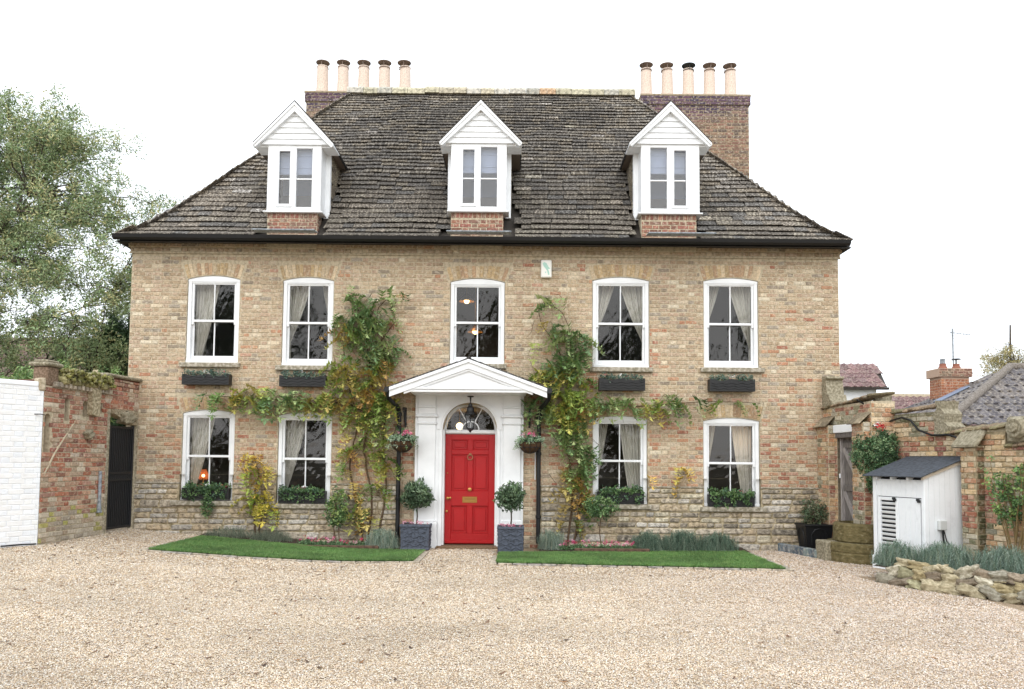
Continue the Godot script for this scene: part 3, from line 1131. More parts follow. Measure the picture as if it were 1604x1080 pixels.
		so.span(minf(ex, ax + sd * 0.4), maxf(ex, ax + sd * 0.4), ey - 0.025, ey - 0.001, -0.3, Z - 0.022)
		part(o, "soffit", so.mesh(), M.white_old)
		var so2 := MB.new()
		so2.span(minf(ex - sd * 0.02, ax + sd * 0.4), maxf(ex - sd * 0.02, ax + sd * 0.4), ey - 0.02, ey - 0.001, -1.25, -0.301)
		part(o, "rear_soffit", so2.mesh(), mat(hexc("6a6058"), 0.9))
		var gt := MB.new()
		gt.tube([Vector3(ex - sd * 0.02, ey - 0.008, Z - 0.03), Vector3(ex - sd * 0.02, ey - 0.008, -1.25)], [0.014], 8)
		part(o, "dormer_gutter", gt.mesh(), M.black)
	# inside: a pale blind high in the window and a closed box behind
	var inn := MB.new()
	inn.span(l + 0.05, r - 0.05, y0 - 0.01, y0 + 0.005, -0.75, Z - 0.07)
	inn.span(l + 0.05, r - 0.05, ey - 0.005, ey + 0.008, -0.75, Z - 0.07)
	inn.span(l + 0.04, r - 0.04, y0, ey, -0.8, -0.75)
	part(o, "room_lining", inn.mesh(), mat(hexc("62749a"), 0.9))
	var bd := MB.new()
	for k in 4:
		bd.span(l + 0.12, r - 0.12, ey - 0.5 + k * 0.115, ey - 0.5 + (k + 1) * 0.115 - 0.003, -0.03 + 0.006 * (k % 2), -0.022 + 0.006 * (k % 2))
	part(o, "blind", bd.mesh(), M.blind)


func porch() -> void:
	var o := node(house, "porch")
	var Z := 0.085
	# boarded surround with the arched opening
	var m := MB.new()
	var hole := [-1.27, -0.27, -0.1, 2.16, 2.66]
	m.span(-1.77, hole[0], 0.0, 2.16, 0.0, Z)
	m.span(hole[1], 0.215, 0.0, 2.16, 0.0, Z)
	var poly := PackedVector2Array([Vector2(-1.77, 2.16), Vector2(hole[0], 2.16)])
	for k in range(1, 24):
		var a := PI - PI * k / 24.0
		poly.append(Vector2(-0.77 + 0.5 * cos(a), 2.16 + 0.5 * sin(a)))
	poly.append_array([Vector2(hole[1], 2.16), Vector2(0.215, 2.16), Vector2(0.215, 2.80), Vector2(-1.77, 2.80)])
	m.prism(poly, 0.0, Z)
	part(o, "surround_board", m.mesh(), M.white)
	# reveal of the opening
	var rv := MB.new()
	rv.span(-1.29, -1.235, 0.05, 2.16, -0.3, 0.0)
	rv.span(-0.305, -0.25, 0.05, 2.16, -0.3, 0.0)
	for k in 24:
		var a0 := PI * k / 24.0
		var a1 := PI * (k + 1) / 24.0
		var p0 := Vector3(-0.77 + 0.505 * cos(a0), 2.16 + 0.505 * sin(a0), 0)
		var p1 := Vector3(-0.77 + 0.505 * cos(a1), 2.16 + 0.505 * sin(a1), 0)
		var b := Vector3(0, 0, -0.25)
		rv.quad(p0, p1, p1 + b, p0 + b)
	part(o, "door_lining", rv.mesh(), M.white)
	for sd in 2:
		var x0 := -1.735 if sd == 0 else -0.175
		var x1 := -1.375 if sd == 0 else 0.185
		var p := MB.new()
		p.span(x0 + 0.02, x1 - 0.02, 0.5, 2.25, Z, Z + 0.035, 0.008)
		p.span(x0 - 0.02, x1 + 0.02, 0.0, 0.48, Z, Z + 0.06, 0.01)
		p.span(x0 - 0.01, x1 + 0.01, 0.482, 0.51, Z, Z + 0.05, 0.008)
		p.span(x0 + 0.0, x1 - 0.0, 2.252, 2.285, Z, Z + 0.055, 0.01)
		p.span(x0 + 0.02, x1 - 0.02, 2.286, 2.38, Z, Z + 0.035, 0.004)
		p.span(x0 - 0.025, x1 + 0.025, 2.382, 2.415, Z, Z + 0.075, 0.012)
		p.span(x0 - 0.01, x1 + 0.01, 2.416, 2.44, Z, Z + 0.055, 0.01)
		p.span(x0 + 0.02, x1 - 0.02, 2.441, 2.555, Z, Z + 0.04, 0.006)
		p.span(x0 + 0.005, x1 - 0.005, 2.556, 2.59, Z, Z + 0.06, 0.01)
		p.span(x0 + 0.02, x1 - 0.02, 2.591, 2.79, Z, Z + 0.045, 0.006)
		part(o, "pilaster", p.mesh(), M.white)
	# moulding round the arch
	for ring in [[0.50, 0.535, 0.018], [0.535, 0.575, 0.034], [0.575, 0.60, 0.02]]:
		var ar := MB.new()
		for k in 28:
			var a0 := PI * k / 28.0
			var a1 := PI * (k + 1) / 28.0
			var q := []
			for z in [Z + 0.001, Z + ring[2]]:
				for a in [a0, a1]:
					for rr in [ring[0], ring[1]]:
						q.append(Vector3(-0.77 + rr * cos(a), 2.16 + rr * sin(a), z))
			ar.hexa(q)
		part(o, "arch_moulding", ar.mesh(), M.white)
	for sd in 2:
		var jb := MB.new()
		var xa := -1.33 if sd == 0 else -0.269
		jb.span(xa, xa + 0.06, 0.001, 2.159, Z + 0.001, Z + 0.024, 0.006)
		part(o, "door_architrave", jb.mesh(), M.white)
	# fanlight
	var tr := MB.new()
	tr.span(-1.234, -0.306, 2.085, 2.165, -0.22, -0.12, 0.01)
	tr.span(-1.234, -0.306, 2.10, 2.15, -0.12, -0.095, 0.008)
	part(o, "transom", tr.mesh(), M.white)
	var fr := MB.new()
	var cen := Vector3(-0.77, 2.166, -0.17)
	for k in 28:
		var a0 := PI * k / 28.0
		var a1 := PI * (k + 1) / 28.0
		for rr in [[0.445, 0.504], [0.145, 0.165]]:
			var q := []
			for z in [-0.02, 0.02]:
				for a in [a0, a1]:
					for rd in rr:
						q.append(cen + Vector3(rd * cos(a), rd * sin(a), z))
			fr.hexa(q)
	part(o, "fanlight_frame", fr.mesh(), M.white)
	for a in [1.08, 2.06]:
		var gb := MB.new()
		gb.tube([cen + Vector3(cos(a), sin(a), 0) * 0.16, cen + Vector3(cos(a), sin(a), 0) * 0.45], [0.011], 6)
		part(o, "glazing_bar", gb.mesh(), M.white)
	for seg in [[0.0, 1.08, 0.155, 0.45], [1.08, 2.06, 0.155, 0.45], [2.06, PI, 0.155, 0.45], [0.0, PI, 0.0, 0.15]]:
		var pn := MB.new()
		for k in 10:
			var a0: float = lerpf(seg[0], seg[1], k / 10.0)
			var a1: float = lerpf(seg[0], seg[1], (k + 1) / 10.0)
			var d0 := Vector3(cos(a0), sin(a0), 0)
			var d1 := Vector3(cos(a1), sin(a1), 0)
			pn.quad(cen + d0 * seg[2], cen + d0 * seg[3], cen + d1 * seg[3], cen + d1 * seg[2])
		part(o, "pane", pn.mesh(), M.glass)
	# canopy with its pediment
	var ax := -0.77
	var F := 0.80
	var el := -2.15
	var er := 0.61
	var ty := MB.new()
	ty.prism(PackedVector2Array([Vector2(-1.86, 2.86), Vector2(0.32, 2.86), Vector2(ax, 3.25)]), F - 0.1, F - 0.055)
	part(o, "tympanum", ty.mesh(), M.white)
	var co := MB.new()
	co.span(-1.80, 0.25, 2.785, 2.83, 0.0, F - 0.03, 0.008)
	co.span(-1.83, 0.28, 2.831, 2.875, 0.0, F - 0.012, 0.012)
	part(o, "cornice", co.mesh(), M.white)
	for sd in 2:
		var ex := el if sd == 0 else er
		var sg := -1.0 if sd == 0 else 1.0
		var sl := Vector2(ax - ex, 3.37 - 2.865)
		for q in [[0.0, 0.055, 0.03], [0.055, 0.165, 0.0]]:
			var b := MB.new()
			b.prism(PackedVector2Array([Vector2(ex, 2.865 - q[0]), Vector2(ax, 3.37 - q[0]), Vector2(ax, 3.37 - q[1]), Vector2(ex, 2.865 - q[1])]), F - 0.06, F + q[2])
			part(o, "raking_board", b.mesh(), M.white)
		var inner := MB.new()
		inner.prism(PackedVector2Array([Vector2(ex - sg * 0.25, 2.865 - 0.166 + 0.09), Vector2(ax, 3.37 - 0.166), Vector2(ax, 3.37 - 0.205), Vector2(ex - sg * 0.25, 2.865 - 0.205 + 0.09)]), F - 0.09, F - 0.025)
		part(o, "pediment_moulding", inner.mesh(), M.white)
		var dk := MB.new()
		dk.prism(PackedVector2Array([Vector2(ex, 2.862), Vector2(ax, 3.366), Vector2(ax, 3.32), Vector2(ex, 2.816)]), 0.0, F - 0.061)
		part(o, "canopy_deck", dk.mesh(), M.white_old)
		# slates of the canopy
		var along := sl.normalized()
		for i in 6:
			for j in 4:
				var p := Vector2(ex, 2.87) + along * (i + 0.5) * sl.length() / 6.0
				var bs := Basis(Vector3(along.x, along.y, 0) * (sl.length() / 6.0 * 1.35), Vector3(-along.y * -sg, along.x * -sg, 0).normalized() * 0.014, Vector3.BACK * 0.198)
				if bs.determinant() < 0.0:
					bs.x = -bs.x
				var ms := MB.new()
				ms.bbox(Vector3.ZERO, Vector3.ONE, Vector3(0.02, 0.2, 0.02))
				part(o, "slate", ms.mesh(), tone(pick([hexc("8f8f93"), hexc("a3a19f"), hexc("7c7b80")], 0.15), M.slate, "porchslate"), Transform3D(Basis(Vector3.BACK, rnd(0.03, 0.05) * sg * -1.0) * bs, Vector3(p.x, p.y + 0.016, 0.1 + j * 0.2 + rnd(-0.006, 0.006))))
		var gt := MB.new()
		gt.tube([Vector3(ex + sg * 0.045, 2.835, 0.0), Vector3(ex + sg * 0.045, 2.825, F + 0.02)], [0.05], 10)
		part(o, "canopy_gutter", gt.mesh(), M.black)
	# step
	var st := MB.new()
	st.span(-1.36, -0.18, -0.06, 0.045, -0.3, 0.22, 0.015)
	part(o, "doorstep", st.mesh(), mat(hexc("8d7560"), 0.9, M.sill.albedo_texture, 0.5))
	# downpipes
	for sd in 2:
		var b := MB.new()
		if sd == 0:
			b.tube([Vector3(-2.19, 2.80, 0.62), Vector3(-2.19, 2.69, 0.6), Vector3(-2.14, 2.62, 0.4), Vector3(-2.08, 2.55, 0.16), Vector3(-2.065, 2.44, 0.095), Vector3(-2.065, 0.1, 0.095)], [0.04, 0.04, 0.04, 0.04, 0.04, 0.04], 12)
			for y in [2.4, 1.85, 0.86]:
				b.lathe([Vector2(0.042, 0), Vector2(0.052, 0.01), Vector2(0.052, 0.05), Vector2(0.042, 0.06)], 12, Vector3(-2.065, y, 0.095))
		else:
			b.tube([Vector3(0.655, 2.80, 0.62), Vector3(0.65, 2.69, 0.6), Vector3(0.59, 2.62, 0.4), Vector3(0.515, 2.55, 0.16), Vector3(0.495, 2.44, 0.095), Vector3(0.495, 0.1, 0.095)], [0.04, 0.04, 0.04, 0.04, 0.04, 0.04], 12)
			for y in [2.4, 1.7, 0.55]:
				b.lathe([Vector2(0.042, 0), Vector2(0.052, 0.01), Vector2(0.052, 0.05), Vector2(0.042, 0.06)], 12, Vector3(0.495, y, 0.095))
		part(house, "downpipe", b.mesh(), M.black)
	var wc := MB.new()
	wc.span(0.425, 0.443, 1.25, 2.0, 0.012, 0.03)
	part(house, "white_conduit", wc.mesh(), M.white)


func front_door() -> void:
	var o := node(house, "front_door", Transform3D(Basis(), Vector3(0, 0, -0.2)))
	var l := -1.232
	var r := -0.308
	var cx := (l + r) / 2.0
	var b := MB.new()
	var xs := [l, l + 0.115, cx - 0.05, cx + 0.05, r - 0.115, r]
	var rows := [[0.06, 0.25], [0.76, 1.03], [1.71, 1.79], [1.98, 2.083]]
	b.span(xs[0], xs[1], 0.06, 2.083, 0.0, 0.045, 0.003)
	b.span(xs[4], xs[5], 0.06, 2.083, 0.0, 0.045, 0.003)
	for q in rows:
		b.span(xs[1], xs[4], q[0], q[1], 0.0, 0.044, 0.003)
	for k in 3:
		b.span(xs[2], xs[3], rows[k][1], rows[k + 1][0], 0.0, 0.043, 0.003)
	part(o, "door_leaf", b.mesh(), M.red)
	for k in 3:
		for sd in 2:
			var p := MB.new()
			var xa: float = xs[1] if sd == 0 else xs[3]
			var xb: float = xs[2] if sd == 0 else xs[4]
			var ya: float = rows[k][1]
			var yb: float = rows[k + 1][0]
			p.span(xa, xb, ya, yb, 0.004, 0.018)
			# bead round the panel and a raised field
			for e in [[xa, xb, ya, ya + 0.018], [xa, xb, yb - 0.018, yb], [xa, xa + 0.018, ya + 0.018, yb - 0.018], [xb - 0.018, xb, ya + 0.018, yb - 0.018]]:
				p.span(e[0], e[1], e[2], e[3], 0.018, 0.036, 0.006)
			p.span(xa + 0.045, xb - 0.045, ya + 0.045, yb - 0.045, 0.018, 0.030, 0.008)
			part(o, "panel", p.mesh(), M.red)
	var wbar := MB.new()
	wbar.span(l + 0.01, r - 0.01, 0.065, 0.12, 0.046, 0.09, 0.012)
	part(o, "weather_bar", wbar.mesh(), M.red)
	var kn := MB.new()
	var pts := []
	for k in 21:
		var a := TAU * k / 20.0
		pts.append(Vector3(cx + 0.048 * cos(a), 1.655 + 0.048 * sin(a), 0.062))
	kn.tube(pts, [0.0085], 8, false)
	kn.xf = Transform3D(Basis(Vector3.RIGHT, PI / 2), Vector3(cx, 1.705, 0.045))
	kn.lathe([Vector2(0.03, 0), Vector2(0.026, 0.012), Vector2(0.012, 0.03), Vector2(0.0, 0.032)], 14)
	part(o, "door_knocker", kn.mesh(), mat(hexc("9c6a4c"), 0.4))
	for k in [[cx, 1.06, 0.034], [l + 0.055, 0.895, 0.026], [l + 0.10, 0.90, 0.02], [l + 0.04, 0.655, 0.02], [l + 0.045, 1.36, 0.012], [r - 0.02, 0.86, 0.012]]:
		var d := MB.new()
		d.xf = Transform3D(Basis(Vector3.RIGHT, PI / 2), Vector3(k[0], k[1], 0.045))
		d.lathe([Vector2(k[2], 0), Vector2(k[2], 0.006), Vector2(k[2] * 0.4, 0.012), Vector2(k[2] * 0.45, 0.03), Vector2(k[2] * 1.05, 0.045), Vector2(k[2] * 0.95, 0.062), Vector2(0.0, 0.07)], 16)
		part(o, "door_knob" if k[2] > 0.018 else "lock_cover", d.mesh(), M.brass)
	var lb := MB.new()
	lb.span(cx - 0.135, cx + 0.135, 0.815, 0.925, 0.0445, 0.052, 0.004)
	lb.span(cx - 0.11, cx + 0.11, 0.845, 0.895, 0.052, 0.058, 0.004)
	part(o, "letter_box", lb.mesh(), M.brass)
	var slot := MB.new()
	slot.span(cx - 0.095, cx + 0.095, 0.878, 0.884, 0.0581, 0.0595)
	part(o, "letter_slot", slot.mesh(), mat(hexc("4a3c22"), 0.6))



# a glass-and-iron lamp, curtains, lamps inside
func furnishings() -> void:
	# curtains: window, side (-1 left), width at the top, width at the tie, height of the tie (share from the top), full length below
	var where := ["upper window nearest the left corner", "upper window second from the left", "", "upper window just right of the alarm box", "upper window nearest the right corner", "ground floor window with the lit lamp", "ground floor window left of the door", "ground floor window behind the right wisteria", "ground floor window nearest the right corner"]
	for c in [[0, -1, 0.50, 0.13, 0.95], [0, 1, 0.17, 0.05, 0.5], [1, -1, 0.47, 0.03, 0.7], [1, 1, 0.28, 0.05, 0.55], [3, -1, 0.42, 0.02, 0.62], [3, 1, 0.48, 0.03, 0.68], [4, -1, 0.36, 0.03, 0.56], [4, 1, 0.46, 0.03, 0.74], [5, -1, 0.5, 0.12, 0.85], [5, 1, 0.22, 0.05, 0.5], [6, -1, 0.45, 0.06, 0.85], [6, 1, 0.15, 0.05, 0.5], [7, -1, 0.30, 0.06, 0.75], [7, 1, 0.47, 0.24, 1.0], [8, -1, 0.28, 0.05, 0.7], [8, 1, 0.42, 0.18, 1.0]]:
		var w: Array = WINS[c[0]]
		var l: float = w[0] + 0.06
		var r: float = w[1] - 0.06
		var W := r - l
		var yt: float = w[3] - 0.02
		var yb: float = w[2] + 0.02
		var b := MB.new()
		var nu := 36
		var nv := 20
		var ph := rnd(0, 6)
		var sg: float = c[1]
		var f := func(i: int, j: int) -> Vector3:
			var v := float(j) / nv
			var y := lerpf(yt, yb, v)
			var k := clampf(v / c[4], 0.0, 1.0)
			var wd := lerpf(c[2], c[3], k * k * 0.25 + k * 0.75) * W
			if v > c[4]:
				wd = lerpf(c[3], c[3] * 1.5, (v - c[4]) / (1.001 - c[4])) * W
			var u := float(i) / nu
			var x := wd * u
			var amp: float = 0.022 * (0.5 + 0.5 * wd / (c[2] * W))
			var z := -0.27 - 0.05 + amp * sin(u * 40.0 + ph) + 0.012 * sin(u * 17.0 + ph * 2.0 + v)
			return Vector3(l + x if sg < 0 else r - x, y, z)
		for i in nu:
			for j in nv:
				b.quad(f.call(i, j + 1), f.call(i + 1, j + 1), f.call(i + 1, j), f.call(i, j))
		var o := part(self, "curtain", b.mesh(), M.curtain)
		tag(o, "cream %s curtain of the %s" % ["left" if sg < 0 else "right", where[c[0]]], "curtain", "curtains behind the sash windows")
	# lantern under the canopy
	var lx := -0.745
	var lz := 0.45
	var lan := thing("porch_lantern", "black hexagonal lantern hanging under the white porch canopy", "lantern", "", Vector3(lx, 2.12, lz))
	lan.scale = Vector3(0.82, 0.9, 0.82)
	var cp := MB.new()
	cp.lathe([Vector2(0.0, 0.70), Vector2(0.07, 0.70), Vector2(0.075, 0.68), Vector2(0.02, 0.67), Vector2(0.012, 0.56)], 8)
	cp.tube([Vector3(0, 0.70, 0), Vector3(0, 0.54, 0)], [0.01], 6)
	part(lan, "hanger", cp.mesh(), M.black)
	var hd := MB.new()
	hd.lathe([Vector2(0.125, 0.315), Vector2(0.135, 0.33), Vector2(0.09, 0.40), Vector2(0.085, 0.46), Vector2(0.05, 0.5), Vector2(0.05, 0.54), Vector2(0.0, 0.56)], 6)
	part(lan, "roof", hd.mesh(), M.black)
	for k in 6:
		var a := TAU * k / 6.0
		var d := Vector3(sin(a), 0, cos(a))
		var a2 := TAU * (k + 1) / 6.0
		var d2 := Vector3(sin(a2), 0, cos(a2))
		var br := MB.new()
		br.tube([d * 0.125 + Vector3.UP * 0.32, d * 0.075 + Vector3.UP * 0.06], [0.008], 5)
		part(lan, "glazing_bar", br.mesh(), M.black)
		var g := MB.new()
		g.quad(d * 0.073 + Vector3.UP * 0.06, d2 * 0.073 + Vector3.UP * 0.06, d2 * 0.122 + Vector3.UP * 0.315, d * 0.122 + Vector3.UP * 0.315)
		part(lan, "pane", g.mesh(), M.glass)
	var bs := MB.new()
	bs.lathe([Vector2(0.0, -0.03), Vector2(0.03, -0.02), Vector2(0.03, 0.0), Vector2(0.085, 0.03), Vector2(0.085, 0.06), Vector2(0.0, 0.065)], 6)
	part(lan, "base", bs.mesh(), M.black)
	var cd := MB.new()
	cd.lathe([Vector2(0.0, 0.065), Vector2(0.016, 0.066), Vector2(0.016, 0.17), Vector2(0.0, 0.175)], 10)
	part(lan, "candle_tube", cd.mesh(), M.white)
	# lamps alight indoors
	lamp("table_lamp", "small lit table lamp with amber glow behind the lower left window", Vector3(-5.9, 0.9, -0.62), 0.36, 0.03, 0.5, "table")
	lamp("hall_lamp", "lit round hall lamp glowing behind the fanlight above the door", Vector3(-1.05, 2.28, -1.3), 0.0, 0.07, 0.5, "hang")
	lamp("pendant_lamp", "lit pendant lamp high inside the window above the porch", Vector3(-0.95, 4.86, -1.5), 0.0, 0.055, 0.5, "shade")
	lamp("pendant_lamp", "lower lit pendant lamp behind the middle bar of the window above the porch", Vector3(-0.78, 4.26, -1.7), 0.0, 0.055, 0.4, "shade")
	lamp("globe_lamp", "lit white globe lamp behind the ground floor window nearest the right corner", Vector3(4.33, 2.01, -0.6), 0.0, 0.065, 0.5, "hang")
	# alarm box
	var al := thing("alarm_box", "white burglar alarm box with pale green emblem under the eaves", "alarm box", "", Vector3(0.615, 5.0, 0.0))
	var ab := MB.new()
	ab.span(-0.1, 0.1, 0.0, 0.33, 0.001, 0.075, 0.015)
	part(al, "case", ab.mesh(), mat(hexc("e9e8e2"), 0.5))
	var em := MB.new()
	em.prism(PackedVector2Array([Vector2(-0.07, 0.26), Vector2(-0.045, 0.29), Vector2(0.0, 0.27), Vector2(0.04, 0.2), Vector2(0.075, 0.165), Vector2(0.03, 0.155), Vector2(0.055, 0.1), Vector2(0.06, 0.05), Vector2(0.03, 0.05), Vector2(0.015, 0.12), Vector2(-0.01, 0.16), Vector2(-0.05, 0.21)]), 0.0752, 0.077)
	em.prism(PackedVector2Array([Vector2(-0.03, 0.1), Vector2(0.0, 0.115), Vector2(-0.005, 0.075)]), 0.0752, 0.077)
	part(al, "emblem", em.mesh(), mat(hexc("a6cdc0"), 0.5))


func lamp(called: String, label: String, at: Vector3, stand: float, rad: float, energy: float, kind: String) -> void:
	var o := thing(called, label, "lamp", "", at)
	var b := MB.new()
	var pr := []
	for k in 9:
		var a := -PI / 2 + PI * k / 8.0
		pr.append(Vector2(maxf(rad * cos(a), 0.0), stand + rad * sin(a)))
	b.lathe(pr, 16)
	part(o, "bulb", b.mesh(), M.bulb)
	var s := MB.new()
	if kind == "table":
		s.lathe([Vector2(0.09, 0), Vector2(0.08, 0.02), Vector2(0.02, 0.05), Vector2(0.035, 0.15), Vector2(0.015, 0.24), Vector2(0.015, stand - rad)], 14)
		part(o, "stand", s.mesh(), M.brass)
		var sh := MB.new()
		sh.lathe([Vector2(0.085, stand - 0.07), Vector2(0.1, stand), Vector2(0.05, stand + 0.13)], 20)
		var sm := mat(Color(0.55, 0.28, 0.12, 0.25), 0.7)
		sm.transparency = BaseMaterial3D.TRANSPARENCY_ALPHA
		part(o, "lamp_shade", sh.mesh(), sm)
	else:
		var top := 5.55 - at.y if at.y > 3.0 else 2.6 - at.y
		s.tube([Vector3(0, rad, 0), Vector3(0, top, 0)], [0.006], 5)
		part(o, "cord", s.mesh(), M.brass)
		if kind == "shade":
			var sh := MB.new()
			sh.lathe([Vector2(0.16, -0.01), Vector2(0.10, 0.06), Vector2(0.03, 0.12), Vector2(0.0, 0.13)], 18)
			part(o, "lamp_shade", sh.mesh(), M.brass)
	var l := OmniLight3D.new()
	l.name = "glow"
	l.light_energy = energy * 0.12
	l.light_color = Color(1.0, 0.78, 0.5)
	l.light_size = rad
	l.omni_range = 8.0
	l.omni_attenuation = 2.0
	l.shadow_enabled = true
	l.position = Vector3(0, stand, 0)
	o.add_child(l)


# a wall's own axes: x along it, y up, z out of the face that is seen
func wall_axes(a: Vector2, b: Vector2) -> Transform3D:
	var ud := Vector3(b.x - a.x, 0, b.y - a.y).normalized()
	return Transform3D(Basis(ud, Vector3.UP, ud.cross(Vector3.UP)), Vector3(a.x, 0, a.y))


func left_walls() -> void:
	# old red brick wall between the white wall and the house
	var t := wall_axes(Vector2(-7.15, 2.55), Vector2(-6.9, 0.0))
	var o := thing("old_brick_wall", "weathered red brick wall with mossy coping between the white wall and the house", "wall")
	o.transform = t
	var L := 2.56
	var niches := [[0.03, 0.17, 1.66, 2.2, 2.26], [0.49, 0.60, 2.17, 2.5, 2.54], [0.94, 1.09, 2.26, 2.46, 2.52], [1.38, 1.47, 2.34, 2.5, 2.54]]
	var gate := [1.7, 2.5, 0.1, 2.36, 2.44]
	var holes := niches.duplicate()
	holes.append(gate)
	part(o, "wall_face", holed(0.0, L, -0.1, 2.78, 0.0, holes, 0.11), M.mortar)
	var core := MB.new()
	core.span(0.0, 1.7, -0.1, 2.78, -0.45, -0.11)
	core.span(1.7, L, 2.44, 2.99, -0.45, -0.11)
	core.span(1.5, L, 2.78, 2.99, -0.11, 0.0)
	part(o, "wall_core", core.mesh(), mat(hexc("6b4a3c"), 0.95, M.mortar.albedo_texture, 0.5))
	var free := func(y: float) -> Array:
		var cut := []
		for h in niches:
			if y > h[2] - 0.03 and y < h[4]:
				cut.append([h[0] + rnd(-0.03, 0.01), h[1] + rnd(-0.01, 0.03)])
		if y < 2.46:
			cut.append([1.62, 3.0])
		return minus(0.0, L, cut)
	var col := func(x: float, y: float, _h: bool) -> Color:
		var k: float = wob.get_noise_2d(x * 40.0, y * 40.0)
		if y < 0.75 + 0.2 * k:
			if rng.randf() < 0.25:
				return pick([hexc("b3ad62"), hexc("a5a15e")], 0.15)
			return pick([hexc("b9ad97"), hexc("a89c88"), hexc("c2b8a6"), hexc("b09c84")], 0.12)
		if k > 0.22:
			return pick([hexc("c9b7a2"), hexc("b9a48d"), hexc("d0c0ac"), hexc("b29a86")], 0.12)
		return pick([hexc("a86f5a"), hexc("b07a62"), hexc("9c6555"), hexc("a87c6c"), hexc("b8947c"), hexc("93695a"), hexc("b59078"), hexc("ac6c54")], 0.16)
	var list := courses(Vector3.ZERO, Vector3.RIGHT, Vector3.BACK, 0.05, 2.68, free, col, 0.077, 0.014, 1.8)
	list.append_array(courses(Vector3.ZERO, Vector3.RIGHT, Vector3.BACK, 2.46, 2.97, func(_y): return [[1.52, L]], col, 0.077, 0.014, 1.8))
	# dentils below the coping
	for k in 14:
		list.append({"t": Transform3D(Basis(Vector3.RIGHT * 0.062, Vector3.UP * 0.085, Vector3.BACK * 0.09), Vector3(0.2 + k * 0.105, 2.72, 0.035)), "c": pick([hexc("c3b8a4"), hexc("aa9c88"), hexc("978a78")], 0.1), "big": true})
	# the end that looks at the forecourt
	list.append_array(courses(Vector3(0, 0, 0), Vector3.FORWARD, Vector3.LEFT, 0.2, 2.70, func(_y): return [[0.0, 0.12]], col, 0.077, 0.014, 1.8))
	lay(o, "brick", "brickwork", M.brick1, M.brick, list, 300)
	var pts := [[0.28, 0.5], [0.5, 0.85], [0.86, 1.22], [1.22, 1.52]]
	for p in pts:
		var c := MB.new()
		var r := RandomNumberGenerator.new()
		r.seed = int(p[0] * 100)
		c.xf = Transform3D(Basis(Vector3.RIGHT, 0.35), Vector3((p[0] + p[1]) / 2.0, 2.86, -0.1))
		c.bbox(Vector3.ZERO, Vector3(p[1] - p[0] - 0.01, 0.14, 0.5), Vector3.ONE * 0.04, 0.12, r)
		part(o, "coping_stone", c.mesh(), tone(hexc("a3a075").srgb_to_linear() * rnd(0.8, 1.2), M.coping_piece, "moss"))
	for p in [[1.5, 1.86], [1.87, 2.2], [2.21, 2.6]]:
		var c := MB.new()
		c.span(p[0], p[1], 2.99, 3.05, -0.5, 0.06, 0.02)
		part(o, "coping_stone", c.mesh(), M.coping)
	var moss := []
	var mc := PackedColorArray()
	for k in 420:
		var x := rnd(0.3, 1.6)
		moss.append(Transform3D(rot().scaled(Vector3.ONE * rnd(0.02, 0.06)), Vector3(x, 2.88 + rnd(-0.1, 0.1), rnd(-0.05, 0.17))))
		mc.append(pick([hexc("7d7b3d"), hexc("8d8a4a"), hexc("696a35")], 0.2))
	scatter(o, "moss", M.rock[1], M.stone, moss, mc)
	# pillar with a stone cap at the corner
	var pl := MB.new()
	pl.span(0.02, 0.30, 2.69, 2.99, -0.22, 0.02, 0.02)
	part(o, "pillar", pl.mesh(), tone(hexc("8d7566").srgb_to_linear(), M.coping_piece, "pil"))
	var pc := MB.new()
	pc.span(-0.03, 0.36, 2.99, 3.05, -0.27, 0.06, 0.02)
	pc.span(0.02, 0.31, 3.05, 3.09, -0.22, 0.02, 0.015)
	part(o, "pillar_cap", pc.mesh(), M.coping)
	# pale stone strip with a point, a carved boss, a lead pipe, an old scar of mortar
	var st := MB.new()
	st.prism(PackedVector2Array([Vector2(1.06, 2.30), Vector2(1.27, 2.28), Vector2(1.30, 2.75), Vector2(1.24, 2.92), Vector2(1.17, 3.06), Vector2(1.12, 2.92), Vector2(1.05, 2.7)]), 0.0, 0.09)
	part(o, "stone_pinnacle", st.mesh(), mat(hexc("c6bba6"), 0.95, M.coping.albedo_texture, 0.9, M.coping.heightmap_texture, 1.5))
	part(o, "carved_boss", M.rock[2], M.coping, Transform3D(Basis(Vector3.BACK, 0.6).scaled(Vector3(0.17, 0.13, 0.18)), Vector3(1.06, 1.97, 0.03)))
	var pp := MB.new()
	pp.tube([Vector3(1.44, 1.36, 0.03), Vector3(1.44, 0.8, 0.03), Vector3(1.42, 0.66, 0.05)], [0.028, 0.03, 0.045], 10)
	part(o, "lead_pipe", pp.mesh(), M.lead)
	var sc := MB.new()
	sc.tube([Vector3(0.05, 1.3, 0.002), Vector3(0.3, 1.68, 0.004), Vector3(0.8, 2.23, 0.004)], [0.018, 0.022, 0.012], 7)
	part(o, "mortar_scar", sc.mesh(), M.mortar)
	# gate in its arch
	var jm := MB.new()
	jm.span(1.6, 1.7, 0.1, 2.4, -0.11, 0.012, 0.01)
	jm.span(2.5, 2.6, 0.1, 2.4, -0.11, 0.012, 0.01)
	part(o, "gate_jamb", jm.mesh(), mat(hexc("b7b0a2"), 0.9, M.coping.albedo_texture, 1.0))
	var cb := MB.new()
	cb.prism(PackedVector2Array([Vector2(1.72, 2.44), Vector2(2.08, 2.44), Vector2(2.08, 2.38), Vector2(1.98, 2.28), Vector2(1.82, 2.33), Vector2(1.72, 2.36)]), -0.09, 0.06)
	cb.prism(PackedVector2Array([Vector2(2.06, 2.40), Vector2(2.5, 2.44), Vector2(2.5, 2.18), Vector2(2.1, 2.2)]), -0.09, 0.03)
	part(o, "stone_corbel", cb.mesh(), mat(hexc("b9ae9c"), 0.95, M.coping.albedo_texture, 0.7, M.coping.heightmap_texture, 1.5))
